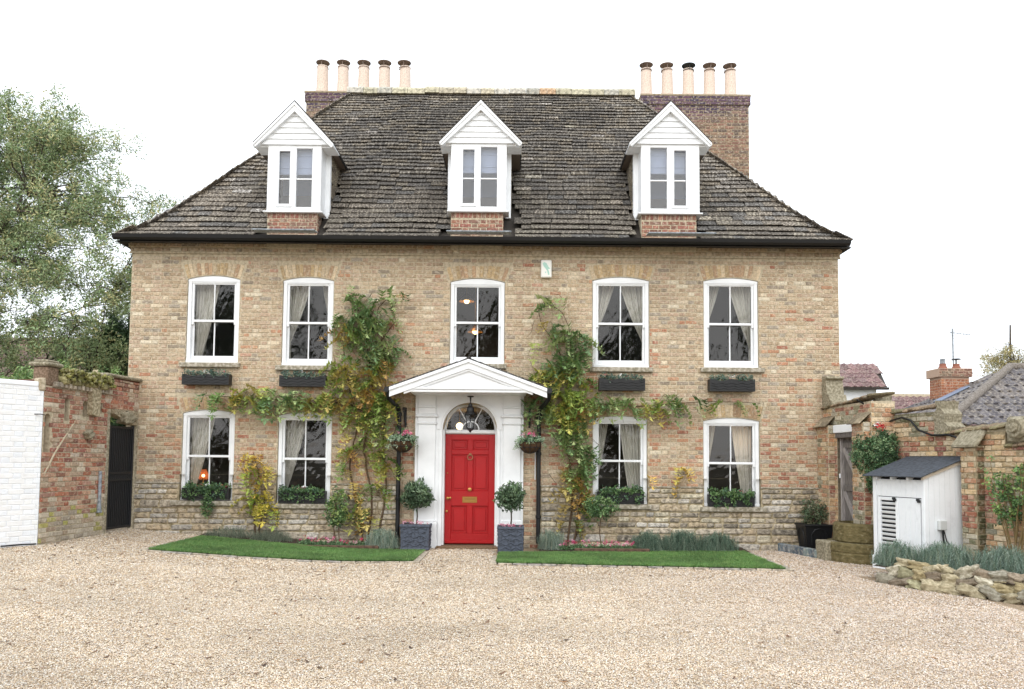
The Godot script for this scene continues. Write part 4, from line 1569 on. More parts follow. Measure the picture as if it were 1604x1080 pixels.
	part(o, "stone_corbel", M.rock[0], M.coping, Transform3D(Basis().scaled(Vector3(0.34, 0.2, 0.2)), Vector3(2.12, 2.3, 0.05)))
	var g := thing("iron_gate", "tall dark iron gate with close vertical bars beside the house corner", "gate")
	g.transform = t
	var fr := MB.new()
	fr.span(1.72, 1.76, 0.34, 2.17, -0.05, -0.01, 0.005)
	fr.span(2.44, 2.48, 0.34, 2.17, -0.05, -0.01, 0.005)
	for y in [0.36, 1.2, 1.32, 2.13]:
		fr.span(1.76, 2.44, y - 0.02, y + 0.02, -0.045, -0.015, 0.004)
	part(g, "frame", fr.mesh(), M.iron)
	for k in 12:
		var b := MB.new()
		var x := 1.79 + k * 0.056
		b.tube([Vector3(x, 0.36, -0.03), Vector3(x, 2.13, -0.03)], [0.008], 6)
		part(g, "bar", b.mesh(), M.iron)
		var rg := MB.new()
		var cir := []
		for q in 9:
			var a := TAU * q / 8.0
			cir.append(Vector3(x + 0.026 * cos(a), 1.26 + 0.036 * sin(a), -0.022))
		rg.tube(cir, [0.005], 5, false)
		part(g, "scroll_ring", rg.mesh(), M.iron)
	var sh := MB.new()
	sh.span(1.75, 2.45, 0.36, 2.13, -0.062, -0.052)
	part(g, "backing_sheet", sh.mesh(), M.iron)
	# white painted brick wall
	var t2 := wall_axes(Vector2(-8.6, 4.55), Vector2(-7.15, 2.56))
	var w := thing("white_brick_wall", "white painted brick wall at the left edge of the forecourt", "wall")
	w.transform = t2
	var len := Vector2(-8.6, 4.55).distance_to(Vector2(-7.15, 2.56))
	var wb := MB.new()
	wb.span(0.0, len, -0.1, 2.66, -0.25, 0.0)
	part(w, "wall_core", wb.mesh(), mat(hexc("dfe1e4"), 0.8))
	var wl := courses(Vector3.ZERO, Vector3.RIGHT, Vector3.BACK, 0.1, 2.65, func(_y): return [[0.0, len]], func(_x, _y, _h): return pick([hexc("eceff3"), hexc("e9ecf0"), hexc("eff1f3"), hexc("ecedec")], 0.015), 0.078, 0.006, 0.5)
	for q in wl:
		q.t.basis = Basis(q.t.basis.x * 1.035, q.t.basis.y * 1.12, q.t.basis.z)
	wl.sort_custom(func(a, b): return a.t.origin.x > b.t.origin.x)
	lay(w, "brick", "brickwork", M.brick1, M.white_brick, wl, 300)
	var wc := MB.new()
	wc.span(0.0, len - 0.08, 2.66, 2.735, -0.27, 0.012, 0.01)
	part(w, "coping", wc.mesh(), M.white_old)
	var we := MB.new()
	we.span(len - 0.08, len + 0.02, 2.6, 2.80, -0.27, 0.03, 0.02)
	part(w, "end_block", we.mesh(), mat(hexc("cbbfae"), 0.9, M.coping.albedo_texture, 1.0))
	var hk := MB.new()
	hk.tube([Vector3(len - 0.12, 2.24, 0.0), Vector3(len - 0.06, 2.24, 0.06), Vector3(len, 2.23, 0.07)], [0.008], 6)
	part(w, "iron_hook", hk.mesh(), M.iron)
	var cable := MB.new()
	cable.tube([Vector3(-7.42, ground(-7.4, 3.0) + 0.03, 3.0), Vector3(-7.25, ground(-7.2, 2.8) + 0.035, 2.78), Vector3(-7.13, ground(-7.1, 2.6) + 0.03, 2.62)], [0.012], 6)
	tag(part(self, "ground_cable", cable.mesh(), M.black), "short black cable lying at the foot of the white wall", "cable")


func wall_colour(x: float, y: float, _h: bool) -> Color:
	var k: float = wob.get_noise_2d(x * 30.0 + 70.0, y * 30.0)
	var k2: float = wob.get_noise_2d(x * 16.0, y * 16.0 + 90.0)
	if k > 0.25:
		return pick([hexc("8f8a70"), hexc("a39c86"), hexc("7c7a5c"), hexc("b7b0a0")], 0.15)
	if k2 > 0.05:
		return pick([hexc("a56f5a"), hexc("9c6450"), hexc("b08069"), hexc("926253"), hexc("b3917a")], 0.15)
	return pick([hexc("c3a27c"), hexc("cbb08a"), hexc("b8936e"), hexc("b98a68"), hexc("d2bd9c"), hexc("ad9878")], 0.14)


func right_walls() -> void:
	var o := thing("garden_wall", "old brick garden wall with stepped copings and buttresses right of the house", "wall")
	var t1 := wall_axes(Vector2(5.75, -0.02), Vector2(5.84, 1.76))
	var a := node(o, "wall_section")
	a.transform = t1
	var L1 := 1.78
	part(a, "wall_face", holed(0.0, L1, -0.1, 2.62, 0.0, [[0.56, 1.30, -0.1, 2.13, 2.13]], 0.16), M.mortar)
	var core := MB.new()
	core.span(0.0, 0.56, -0.1, 2.62, -0.4, -0.001)
	core.span(1.30, L1, -0.1, 2.62, -0.4, -0.001)
	core.span(0.56, 1.30, 2.13, 2.62, -0.4, -0.001)
	part(a, "wall_core", core.mesh(), M.mortar)
	var fr := func(y: float) -> Array: return minus(0.0, L1, [[0.56, 1.30]]) if y < 2.13 else [[0.0, L1]]
	var l1 := courses(Vector3.ZERO, Vector3.RIGHT, Vector3.BACK, 0.0, 2.62, fr, wall_colour, 0.076, 0.011, 1.6)
	l1.append_array(courses(Vector3(L1, 0, 0), Vector3.FORWARD, Vector3.RIGHT, 0.0, 2.62, func(_y): return [[0.0, 0.4]], wall_colour, 0.076, 0.011, 1.6))
	# two buttresses
	for q in [[0.02, 0.46], [1.36, 1.74]]:
		var bt := MB.new()
		bt.span(q[0], q[1], -0.1, 2.28, 0.001, 0.12)
		part(a, "buttress", bt.mesh(), M.mortar)
		l1.append_array(courses(Vector3(0, 0, 0.12), Vector3.RIGHT, Vector3.BACK, 0.0, 2.27, func(_y): return [[q[0], q[1]]], wall_colour, 0.076, 0.011, 1.6))
		l1.append_array(courses(Vector3(q[1], 0, 0), Vector3.FORWARD, Vector3.RIGHT, 0.0, 2.27, func(_y): return [[-0.12, 0.0]], wall_colour, 0.076, 0.011, 1.6))
		for k in 3:
			for j in 2:
				var tb := MB.new()
				var w: float = (q[1] - q[0] + 0.06) / 2.0
				tb.bbox(Vector3.ZERO, Vector3(w - 0.008, 0.022, 0.14), Vector3.ONE * 0.006)
				part(a, "coping_tile", tb.mesh(), tone(pick([hexc("a79c88"), hexc("948977"), hexc("b3a794")], 0.15), M.coping_piece, "tile"), Transform3D(Basis(Vector3.RIGHT, 0.75) * Basis(Vector3.BACK, rnd(-0.05, 0.05)), Vector3(q[0] - 0.03 + w * (j + 0.5), 2.30 + k * 0.085, 0.15 - k * 0.09)))
	lay(a, "brick", "brickwork", M.brick1, M.brick, l1, 300)
	var x := 0.0
	while x < L1:
		var w := rnd(0.09, 0.15)
		var cb := MB.new()
		cb.bbox(Vector3.ZERO, Vector3(w - 0.008, 0.05, 0.46), Vector3(0.02, 0.02, 0.03))
		part(a, "coping_tile", cb.mesh(), tone(pick([hexc("9a907e"), hexc("8f7f6c"), hexc("a08c76"), hexc("857b68")], 0.15), M.coping_piece, "tile"), Transform3D(Basis(Vector3.BACK, 0.06 + rnd(-0.07, 0.07)) * Basis(Vector3.RIGHT, 0.12 + rnd(-0.04, 0.04)), Vector3(x + w / 2.0, 2.63 + 0.055 * x + rnd(-0.008, 0.008), -0.17)))
		x += w
	var ln := MB.new()
	ln.span(0.5, 1.32, 2.135, 2.275, 0.003, 0.05, 0.01)
	part(a, "white_lintel_board", ln.mesh(), M.white_old)
	var l2 := MB.new()
	l2.span(0.54, 1.31, 2.045, 2.131, -0.13, 0.03, 0.01)
	part(a, "timber_lintel", l2.mesh(), M.wood_grey)
	var kn := MB.new()
	kn.prism(PackedVector2Array([Vector2(0.02, 2.6), Vector2(0.42, 2.62), Vector2(0.40, 2.72), Vector2(0.33, 2.75), Vector2(0.30, 2.84), Vector2(0.22, 2.86), Vector2(0.19, 3.05), Vector2(0.17, 3.12), Vector2(0.24, 3.15), Vector2(0.22, 3.19), Vector2(0.04, 3.2), Vector2(0.02, 3.14)]), -0.3, 0.02)
	part(a, "stone_kneeler", kn.mesh(), M.coping)
	# plank door
	var d := node(o, "garden_door")
	d.transform = t1 * Transform3D(Basis(), Vector3(0, 0, -0.12))
	for k in 6:
		var pb := MB.new()
		var xa := 0.61 + k * 0.108
		pb.span(xa, xa + 0.104, 0.1, 2.04, 0.0, 0.022, 0.004)
		part(d, "plank", pb.mesh(), M.wood_grey)
	for e in [[0.57, 0.61], [1.262, 1.295]]:
		var pb := MB.new()
		pb.span(e[0], e[1], 0.0, 2.044, -0.02, 0.08, 0.006)
		part(d, "door_post", pb.mesh(), M.wood_pale)
	for y in [0.3, 1.17, 1.92]:
		var pb := MB.new()
		pb.span(0.615, 1.255, y - 0.05, y + 0.05, 0.0225, 0.045, 0.005)
		part(d, "ledge", pb.mesh(), M.wood_grey)
	for y in [[1.86, 1.24], [1.1, 0.36]]:
		var pb := MB.new()
		var p0 := Vector2(0.64, y[0])
		var p1 := Vector2(1.23, y[1])
		var n := (p1 - p0).orthogonal().normalized() * 0.045
		pb.prism(PackedVector2Array([p0 + n, p1 + n, p1 - n, p0 - n]), 0.0235, 0.05)
		part(d, "brace", pb.mesh(), M.wood_pale)
	var lt := MB.new()
	lt.span(0.575, 0.605, 1.34, 1.42, 0.081, 0.105, 0.006)
	part(d, "latch_box", lt.mesh(), M.white_old)
	# the long section that steps down towards the forecourt
	var t2 := wall_axes(Vector2(6.12, 1.4), Vector2(6.41, 2.4))
	var b := node(o, "wall_section")
	b.transform = t2
	var L2 := 4.6
	var tops := [[-0.15, 1.3, 2.40, 0.06], [1.3, 2.42, 2.06, 0.07], [2.42, L2, 1.86, 0.03]]
	var bc := MB.new()
	for q in tops:
		bc.span(q[0], q[1], -0.1, q[2], -0.36, 0.0)
	part(b, "wall_core", bc.mesh(), M.mortar_grey)
	var fr2 := func(y: float) -> Array:
		if y > 2.06: return [[-0.12, 1.3]]
		if y > 1.86: return [[-0.12, 2.42]]
		return [[-0.12, L2]]
	var lb := courses(Vector3.ZERO, Vector3.RIGHT, Vector3.BACK, 0.0, 2.40, fr2, wall_colour, 0.078, 0.014, 2.0)
	# buttress beyond the shed
	var bt := MB.new()
	bt.span(1.80, 2.06, -0.1, 1.86, 0.001, 0.14)
	part(b, "buttress", bt.mesh(), M.mortar_grey)
	lb.append_array(courses(Vector3(0, 0, 0.14), Vector3.RIGHT, Vector3.BACK, 0.0, 1.85, func(_y): return [[1.80, 2.06]], wall_colour, 0.078, 0.014, 2.0))
	lb.append_array(courses(Vector3(2.06, 0, 0), Vector3.FORWARD, Vector3.RIGHT, 0.0, 1.85, func(_y): return [[-0.14, 0.0]], func(_x, _y, _h): return pick([hexc("6d6040"), hexc("7c5a40"), hexc("58573a"), hexc("8a6a50")], 0.15), 0.078, 0.014, 2.0))
	lb.sort_custom(func(p, q): return p.t.origin.x > q.t.origin.x)
	lay(b, "brick", "brickwork", M.brick1, M.brick, lb, 300)
	var cap := MB.new()
	cap.xf = Transform3D(Basis(Vector3.RIGHT, 0.85), Vector3(1.92, 1.97, 0.11))
	var cr := RandomNumberGenerator.new()
	cr.seed = 3
	cap.bbox(Vector3.ZERO, Vector3(0.44, 0.07, 0.36), Vector3.ONE * 0.02, 0.1, cr)
	part(b, "buttress_cap", cap.mesh(), M.coping)
	for q in tops:
		x = q[0]
		while x < q[1] - 0.05:
			var w := minf(rnd(0.08, 0.14), q[1] - x)
			var cb := MB.new()
			cb.bbox(Vector3.ZERO, Vector3(w - 0.006, 0.055, 0.42), Vector3(0.02, 0.025, 0.03))
			part(b, "coping_tile", cb.mesh(), tone(pick([hexc("948c74"), hexc("988470"), hexc("868064"), hexc("947e6a")], 0.15), M.coping_piece, "tile"), Transform3D(Basis(Vector3.BACK, q[3] + rnd(-0.08, 0.08)) * Basis(Vector3.RIGHT, 0.2 + rnd(-0.05, 0.05)), Vector3(x + w / 2.0, q[2] + 0.03 + q[3] * (x - q[0]) + rnd(-0.008, 0.008), -0.14)))
			x += w
	# stone ornaments where the wall steps
	for kq in [[-0.1, 2.4, 0.8], [1.22, 2.05, 1.15]]:
		var kq_mesh := MB.new()
		var kp := PackedVector2Array()
		for v in [[0.0, 0.0], [0.2, -0.02], [0.24, 0.1], [0.17, 0.16], [0.19, 0.27], [0.12, 0.34], [0.14, 0.44], [0.03, 0.45], [0.05, 0.33], [-0.02, 0.25], [0.02, 0.13]]:
			kp.append(Vector2(kq[0] + v[0] * kq[2], kq[1] + v[1] * kq[2]))
		kq_mesh.prism(kp, -0.28, 0.05)
		part(b, "stone_kneeler", kq_mesh.mesh(), M.coping)
	var sc := MB.new()
	sc.span(2.44, 2.78, 1.9, 2.26, -0.28, 0.02, 0.03)
	part(b, "stone_scroll", sc.mesh(), M.coping)
	var vo := MB.new()
	vo.xf = Transform3D(Basis(Vector3.RIGHT, PI / 2), Vector3(2.64, 2.1, 0.015))
	vo.lathe([Vector2(0.15, 0), Vector2(0.15, 0.05), Vector2(0.12, 0.09), Vector2(0.07, 0.08), Vector2(0.06, 0.12), Vector2(0.0, 0.13)], 18)
	part(b, "stone_scroll", vo.mesh(), M.coping)
	# cable along the wall
	var cab := MB.new()
	cab.tube([Vector3(5.72, 2.66, 1.5), Vector3(5.98, 2.5, 1.53), Vector3(6.02, 2.37, 1.38), Vector3(6.06, 2.28, 1.5), Vector3(6.11, 2.27, 1.62), Vector3(6.22, 2.34, 1.99), Vector3(6.28, 2.29, 2.15), Vector3(6.32, 2.13, 2.31), Vector3(6.39, 2.04, 2.58), Vector3(6.48, 2.04, 2.86), Vector3(6.52, 2.0, 3.0), Vector3(6.54, 1.9, 3.08)], [0.016], 7)
	tag(part(self, "wall_cable", cab.mesh(), M.black), "black cable sagging along the brick garden wall above the shed", "cable")


func shed() -> void:
	var S := Vector3(5.62, 0.0, 2.27)
	var along := Vector3(0.28, 0, 0.96).normalized()
	var back := Vector3(0.96, 0, -0.28).normalized()
	var o := thing("white_shed", "small white boarded shed with a louvred door and dark felt roof", "shed")
	# own axes: x along the front, y up, z out of the front (towards the forecourt)
	o.transform = Transform3D(Basis(along, Vector3.UP, -back), S)
	var W := 1.03
	var D := 0.74
	var H := 1.42
	var rise := 0.27
	var core := MB.new()
	core.hexa([Vector3(0.02, 0.0, -D + 0.01), Vector3(W - 0.02, 0.0, -D + 0.01), Vector3(0.02, H + rise - 0.02, -D + 0.01), Vector3(W - 0.02, H + rise - 0.02, -D + 0.01), Vector3(0.02, 0.0, -0.03), Vector3(W - 0.02, 0.0, -0.03), Vector3(0.02, H - 0.03, -0.03), Vector3(W - 0.02, H - 0.03, -0.03)])
	part(o, "lining", core.mesh(), mat(hexc("2b2b2c"), 0.9))
	# front: boards above, louvred door left, plain door right, posts
	var post := MB.new()
	for e in [[0.0, 0.075], [W - 0.06, W]]:
		post.span(e[0], e[1], 0.0, H, -0.07, 0.012, 0.006)
	post.span(-0.02, 0.085, 0.0, 0.2, -0.07, 0.03, 0.008)
	part(o, "corner_post", post.mesh(), M.white_old)
	for k in 9:
		var b := MB.new()
		var xa := 0.076 + k * (W - 0.137) / 9.0
		b.span(xa + 0.002, xa + (W - 0.137) / 9.0 - 0.002, 1.11, H - 0.05, -0.03, 0.0, 0.004)
		part(o, "board", b.mesh(), M.white_old)
	for k in 3:
		var bl := MB.new()
		bl.span(0.1 + k * 0.32, 0.14 + k * 0.32, H - 0.06, H + 0.02, -0.06, 0.06, 0.004)
		part(o, "rafter_end", bl.mesh(), M.white_old)
	var ld := MB.new()
	ld.span(0.09, 0.15, 0.1, 1.1, -0.03, 0.008, 0.005)
	ld.span(0.46, 0.52, 0.1, 1.1, -0.03, 0.008, 0.005)
	ld.span(0.15, 0.46, 1.05, 1.1, -0.03, 0.007, 0.005)
	ld.span(0.15, 0.46, 0.1, 0.17, -0.03, 0.007, 0.005)
	part(o, "louvred_door", ld.mesh(), M.white_old)
	for k in 13:
		var s := MB.new()
		s.xf = Transform3D(Basis(Vector3.RIGHT, 0.5), Vector3(0.305, 0.205 + k * 0.0665, -0.012))
		s.bbox(Vector3.ZERO, Vector3(0.308, 0.040, 0.012), Vector3.ONE * 0.003)
		part(o, "louvre_slat", s.mesh(), M.white_old)
	for k in 4:
		var b := MB.new()
		b.span(0.555 + k * 0.098, 0.555 + k * 0.098 + 0.0955, 0.1, 1.1, -0.03, 0.004, 0.003)
		part(o, "door_board", b.mesh(), M.white_old)
	var mid := MB.new()
	mid.span(0.523, 0.552, 0.0, 1.1, -0.04, 0.0)
	mid.span(0.076, W - 0.061, 0.0, 0.098, -0.04, 0.0, 0.004)
	part(o, "door_stop", mid.mesh(), M.white_old)
	for x in [0.46, 0.93]:
		var h := MB.new()
		h.span(x - 0.045, x + 0.02, 1.065, 1.1, 0.009, 0.03, 0.006)
		h.span(x - 0.02, x + 0.035, 1.045, 1.08, 0.01, 0.035, 0.006)
		part(o, "black_hinge", h.mesh(), M.iron)
	# the right-hand end, boarded upright to the slope
	for k in 7:
		var za := -0.071 - k * (D - 0.08) / 7.0
		var zb := za - (D - 0.08) / 7.0 + 0.003
		var b := MB.new()
		var ha := H - 0.04 + rise * (-za / D)
		var hb := H - 0.04 + rise * (-zb / D)
		b.hexa([Vector3(W - 0.025, 0.0, zb), Vector3(W, 0.0, zb), Vector3(W - 0.025, hb, zb), Vector3(W, hb, zb), Vector3(W - 0.025, 0.0, za), Vector3(W, 0.0, za), Vector3(W - 0.025, ha, za), Vector3(W, ha, za)])
		part(o, "end_board", b.mesh(), M.white_old)
	var vg := MB.new()
	vg.hexa([Vector3(W, H - 0.045, 0.06), Vector3(W + 0.03, H - 0.045, 0.06), Vector3(W, H - 0.0, 0.06), Vector3(W + 0.03, H - 0.0, 0.06), Vector3(W, H + rise - 0.045, -D), Vector3(W + 0.03, H + rise - 0.045, -D), Vector3(W, H + rise, -D), Vector3(W + 0.03, H + rise, -D)])
	part(o, "verge_board", vg.mesh(), mat(hexc("d6c9b8"), 0.8))
	# felt roof in overlapping strips
	var sl := Vector3(0, rise, -D).normalized()
	for k in 4:
		var s := MB.new()
		var bs := Basis(Vector3.RIGHT, Vector3.RIGHT.cross(sl), -sl)
		s.xf = Transform3D(bs, Vector3(W / 2.0, H + 0.03, 0.0) + sl * (-0.02 + k * 0.225) + Vector3.UP * (0.004 * (3 - k)))
		s.bbox(Vector3.ZERO, Vector3(W + 0.16, 0.016, 0.25), Vector3.ONE * 0.004)
		part(o, "felt_strip", s.mesh(), M.felt)
	# socket with its cables on the end wall
	var jb := MB.new()
	jb.span(W + 0.001, W + 0.06, 0.66, 0.80, -0.33, -0.2, 0.01)
	part(o, "junction_box", jb.mesh(), mat(hexc("c9cbc9"), 0.5))
	var cb := MB.new()
	cb.tube([Vector3(W + 0.04, 0.66, -0.26), Vector3(W + 0.045, 0.5, -0.27), Vector3(W + 0.06, 0.35, -0.33), Vector3(W + 0.08, 0.2, -0.42)], [0.014], 6)
	cb.tube([Vector3(W + 0.03, 0.66, -0.29), Vector3(W + 0.03, 0.5, -0.34), Vector3(W + 0.03, 0.4, -0.45), Vector3(W + 0.03, 0.38, -0.55)], [0.008], 6)
	part(o, "cable", cb.mesh(), M.black)


# pantiled roof plane: eaves from a to b, ridge from d to c
func tiled(parent: Node3D, a: Vector3, b: Vector3, c: Vector3, d: Vector3, rows: int, tw: float, cols: Array) -> void:
	var m := MB.new()
	m.quad(a, b, c, d)
	part(parent, "roof_deck", m.mesh(), M.roof_dark)
	var tm := MB.new()
	var n := 6
	for i in n:
		var x0 := -0.5 + float(i) / n
		var x1 := -0.5 + float(i + 1) / n
		var f := func(x: float) -> float: return 0.32 * sin(x * TAU) + 0.3
		m = tm
		tm.quad(Vector3(x0, -0.5, f.call(x0) + 0.35), Vector3(x1, -0.5, f.call(x1) + 0.35), Vector3(x1, 0.5, f.call(x1)), Vector3(x0, 0.5, f.call(x0)))
		tm.quad(Vector3(x0, -0.5, f.call(x0) - 0.2), Vector3(x1, -0.5, f.call(x1) - 0.2), Vector3(x1, -0.5, f.call(x1) + 0.35), Vector3(x0, -0.5, f.call(x0) + 0.35))
	var xs := []
	var cs := PackedColorArray()
	var ud := (b - a).normalized()
	var up := (d - a)
	up = (up - ud * up.dot(ud)).normalized()
	var nd := ud.cross(up)
	var h := (d - a).dot(up)
	var rh := h / rows
	for r in rows:
		var s := (r + 0.5) / rows
		var l := a.lerp(d, s)
		var e := b.lerp(c, s)
		var len := l.distance_to(e)
		var k := int(len / tw)
		for i in k:
			xs.append(Transform3D(Basis(ud * tw, up * rh * 1.4, nd * 0.07), l + ud * (tw * (i + 0.5)) + nd * 0.02))
			cs.append(pick(cols, 0.14))
	var mm: Material = M.stone
	scatter(parent, "roof_tiles", tm.mesh(), mm, xs, cs)


func neighbours() -> void:
	var reds := [hexc("7d5f60"), hexc("876968"), hexc("75595a"), hexc("806868")]
	var a := thing("neighbour_house", "distant white walled house with red pantile roof behind the garden wall", "house")
	tiled(a, Vector3(8.0, 4.23, -12.8), Vector3(12.98, 4.25, -12.8), Vector3(13.3, 5.17, -14.2), Vector3(8.0, 5.15, -14.2), 5, 0.26, reds)
	var w := MB.new()
	w.span(8.0, 12.7, 0.0, 4.2, -15.4, -13.0)
	part(a, "wall", w.mesh(), M.white_old)
	var g := MB.new()
	g.span(8.0, 13.02, 4.16, 4.24, -12.86, -12.72)
	part(a, "gutter", g.mesh(), M.roof_dark)
	var b := thing("neighbour_house", "low distant house with a long red tiled roof left of the brick chimney", "house")
	tiled(b, Vector3(14.0, 3.0, -15.6), Vector3(19.5, 3.0, -15.6), Vector3(19.5, 4.33, -17.4), Vector3(14.0, 4.33, -17.4), 6, 0.28, reds)
	var w2 := MB.new()
	w2.span(14.1, 19.4, 0.0, 2.98, -19.0, -15.8)
	w2.span(14.0, 19.5, 4.3, 4.42, -17.55, -17.3)
	part(b, "wall", w2.mesh(), M.mortar)
	var c := thing("grey_roofed_bungalow", "bungalow with grey pantiled hip roof and brick chimney at the right edge", "house")
	var greys := [hexc("6a666a"), hexc("5e5a5f"), hexc("747072"), hexc("66605f"), hexc("7b7472")]
	tiled(c, Vector3(10.25, 2.55, -4.1), Vector3(22.0, 2.55, -4.1), Vector3(22.0, 4.2, -6.9), Vector3(13.55, 4.2, -6.9), 9, 0.24, greys)
	tiled(c, Vector3(10.25, 2.55, -9.7), Vector3(10.25, 2.55, -4.1), Vector3(13.55, 4.2, -6.9), Vector3(13.55, 4.2, -6.95), 9, 0.24, greys)
	var w3 := MB.new()
	w3.span(10.6, 21.6, 0.0, 2.54, -9.4, -4.4)
	part(c, "wall", w3.mesh(), M.mortar)
	var hp := MB.new()
	hp.tube([Vector3(10.25, 2.62, -4.1), Vector3(13.55, 4.27, -6.9)], [0.11], 10)
	hp.tube([Vector3(13.5, 4.27, -6.9), Vector3(22.0, 4.27, -6.9)], [0.11], 10)
	part(c, "ridge_tiles", hp.mesh(), mat(hexc("908a8a"), 0.95, M.coping.albedo_texture, 1.0))
	var lf := MB.new()
	lf.xf = Transform3D(Basis(Vector3.BACK, 0.46), Vector3(12.0, 3.52, -7.0))
	lf.bbox(Vector3.ZERO, Vector3(0.9, 0.03, 0.4), Vector3.ONE * 0.01)
	part(c, "lead_flashing", lf.mesh(), mat(hexc("7d8aa0"), 0.5))
	var ch := node(c, "chimney")
	var x0 := 11.84
	var x1 := 12.70
	var zc := -7.3
	var st := MB.new()
	st.span(x0 + 0.04, x1 - 0.04, 1.5, 4.02, zc - 0.6, zc)
	st.span(x0 - 0.03, x1 + 0.03, 4.02, 4.26, zc - 0.66, zc + 0.06, 0.01)
	part(ch, "stack", st.mesh(), mat(hexc("b59a86"), 0.95))
	var cc := func(_x, y: float, _h): return pick([hexc("b0714f"), hexc("b87b58"), hexc("a96a4c")], 0.1) if absf(y - 3.3) > 0.04 else pick([hexc("9c4f44")], 0.08)
	var bl := courses(Vector3(0, 0, zc + 0.004), Vector3.RIGHT, Vector3.BACK, 2.0, 4.0, func(_y): return [[x0 + 0.04, x1 - 0.04]], cc)
	bl.append_array(courses(Vector3(x0 + 0.036, 0, zc), Vector3.BACK, Vector3.LEFT, 2.0, 4.0, func(_y): return [[-0.6, 0.0]], cc))
	bl.append_array(courses(Vector3(0, 0, zc + 0.064), Vector3.RIGHT, Vector3.BACK, 4.03, 4.26, func(_y): return [[x0 - 0.03, x1 + 0.03]], func(_x, _y, _h): return pick([hexc("8a6254"), hexc("7d6a58"), hexc("94705c")], 0.12)))
	lay(ch, "brick", "brickwork", M.brick1, M.brick, bl, 0)
	for p in [[12.1, 0.0], [12.48, 1.0]]:
		var pt := MB.new()
		pt.lathe([Vector2(0.12, 0), Vector2(0.12, 0.05), Vector2(0.09, 0.1), Vector2(0.09, 0.16), Vector2(0.0, 0.16)], 14, Vector3(p[0], 4.26, zc - 0.3))
		part(ch, "chimney_pot", pt.mesh(), mat(hexc("8c5a4a"), 0.9))
		var cw := MB.new()
		if p[1] > 0.5:
			cw.lathe([Vector2(0.0, 0.28), Vector2(0.13, 0.28), Vector2(0.1, 0.31), Vector2(0.0, 0.32)], 12, Vector3(p[0], 4.26, zc - 0.3))
			cw.tube([Vector3(p[0], 4.4, zc - 0.3), Vector3(p[0], 4.55, zc - 0.3)], [0.02], 6)
			part(ch, "cowl", cw.mesh(), M.iron)
		else:
			cw.lathe([Vector2(0.07, 0.16), Vector2(0.07, 0.3), Vector2(0.0, 0.3)], 12, Vector3(p[0], 4.26, zc - 0.3))
			part(ch, "cowl", cw.mesh(), M.lead)
	var ae := thing("tv_aerial", "television aerial on a thin mast above the bungalow chimney", "aerial", "", Vector3(12.58, 4.2, zc - 0.62))
	var mb := MB.new()
	mb.tube([Vector3(0, -0.3, 0), Vector3(0, 1.28, 0)], [0.022], 8)
	part(ae, "mast", mb.mesh(), M.lead)
	var yg := MB.new()
	yg.tube([Vector3(-0.08, 1.17, 0), Vector3(0.45, 1.08, 0.12)], [0.012], 6)
	for k in 7:
		var p := Vector3(-0.05, 1.165, 0.01).lerp(Vector3(0.43, 1.085, 0.115), k / 6.0)
		var hh := 0.12 - 0.008 * k
		yg.tube([p + Vector3(0, -hh, 0), p + Vector3(0, hh, 0)], [0.006], 5)
	yg.tube([Vector3(-0.1, 1.32, 0.0), Vector3(0.2, 1.25, 0.05)], [0.006], 5)
	yg.tube([Vector3(-0.1, 1.03, 0.0), Vector3(0.2, 0.96, 0.05)], [0.006], 5)
	part(ae, "rods", yg.mesh(), M.lead)
	# red roofed outbuilding behind the left wall
	var e := thing("outbuilding", "long outbuilding with brown tiled roof behind the tree on the left", "outbuilding")
	tiled(e, Vector3(-21.0, 3.3, -9.6), Vector3(-11.2, 3.3, -9.6), Vector3(-11.2, 5.35, -11.8), Vector3(-21.0, 5.5, -11.8), 9, 0.26, [hexc("7d625a"), hexc("8a6d62"), hexc("715a54"), hexc("8f7a6c")])
	var w5 := MB.new()
	w5.span(-21.0, -11.4, 0.0, 3.3, -14.0, -9.9)
	part(e, "wall", w5.mesh(), M.mortar)


# ---------------------------------------------------------------- planting

# a narrow leaf from the origin along +y, folded along its midrib, drooping by bend
func leaf_into(b: MB, t: Transform3D, len: float, wid: float, bend := 0.2) -> void:
	var p0 := t * Vector3.ZERO
	var m := t * Vector3(0, len * 0.45, bend * len * 0.12)
	var l := t * Vector3(-wid / 2.0, len * 0.42, bend * len * 0.12 + wid * 0.16)
	var r := t * Vector3(wid / 2.0, len * 0.42, bend * len * 0.12 + wid * 0.16)
	var e := t * Vector3(0, len, -bend * len * 0.25)
	b.tri(p0, m, l)
	b.tri(p0, r, m)
	b.tri(l, m, e)
	b.tri(m, r, e)


# a hanging leaf of paired leaflets, root at the origin, pointing down and out
func pinnate(n: int, len: float, lw: float, sd: int) -> ArrayMesh:
	var r := RandomNumberGenerator.new()
	r.seed = sd
	var b := MB.new()
	var pts := []
	for i in n + 1:
		var k := float(i) / n
		pts.append(Vector3(0, 0.12 * sin(k * 2.2) * len - k * k * len * 0.85, len * (k * 0.55)))
	b.tube(pts, [0.004, 0.002], 3, false)
	for i in range(1, n + 1):
		for s in [-1.0, 1.0]:
			var q := Basis(Vector3.BACK, -s * (1.25 + r.randf_range(-0.2, 0.2))) * Basis(Vector3.RIGHT, 0.0)
			q = Basis(Vector3.RIGHT, 1.9 + r.randf_range(-0.3, 0.3)) * q
			leaf_into(b, Transform3D(q, pts[i]), len * r.randf_range(0.36, 0.46), lw, 1.0)
	leaf_into(b, Transform3D(Basis(Vector3.RIGHT, 2.6), pts[n]), len * 0.4, lw, 0.6)
	return b.mesh()


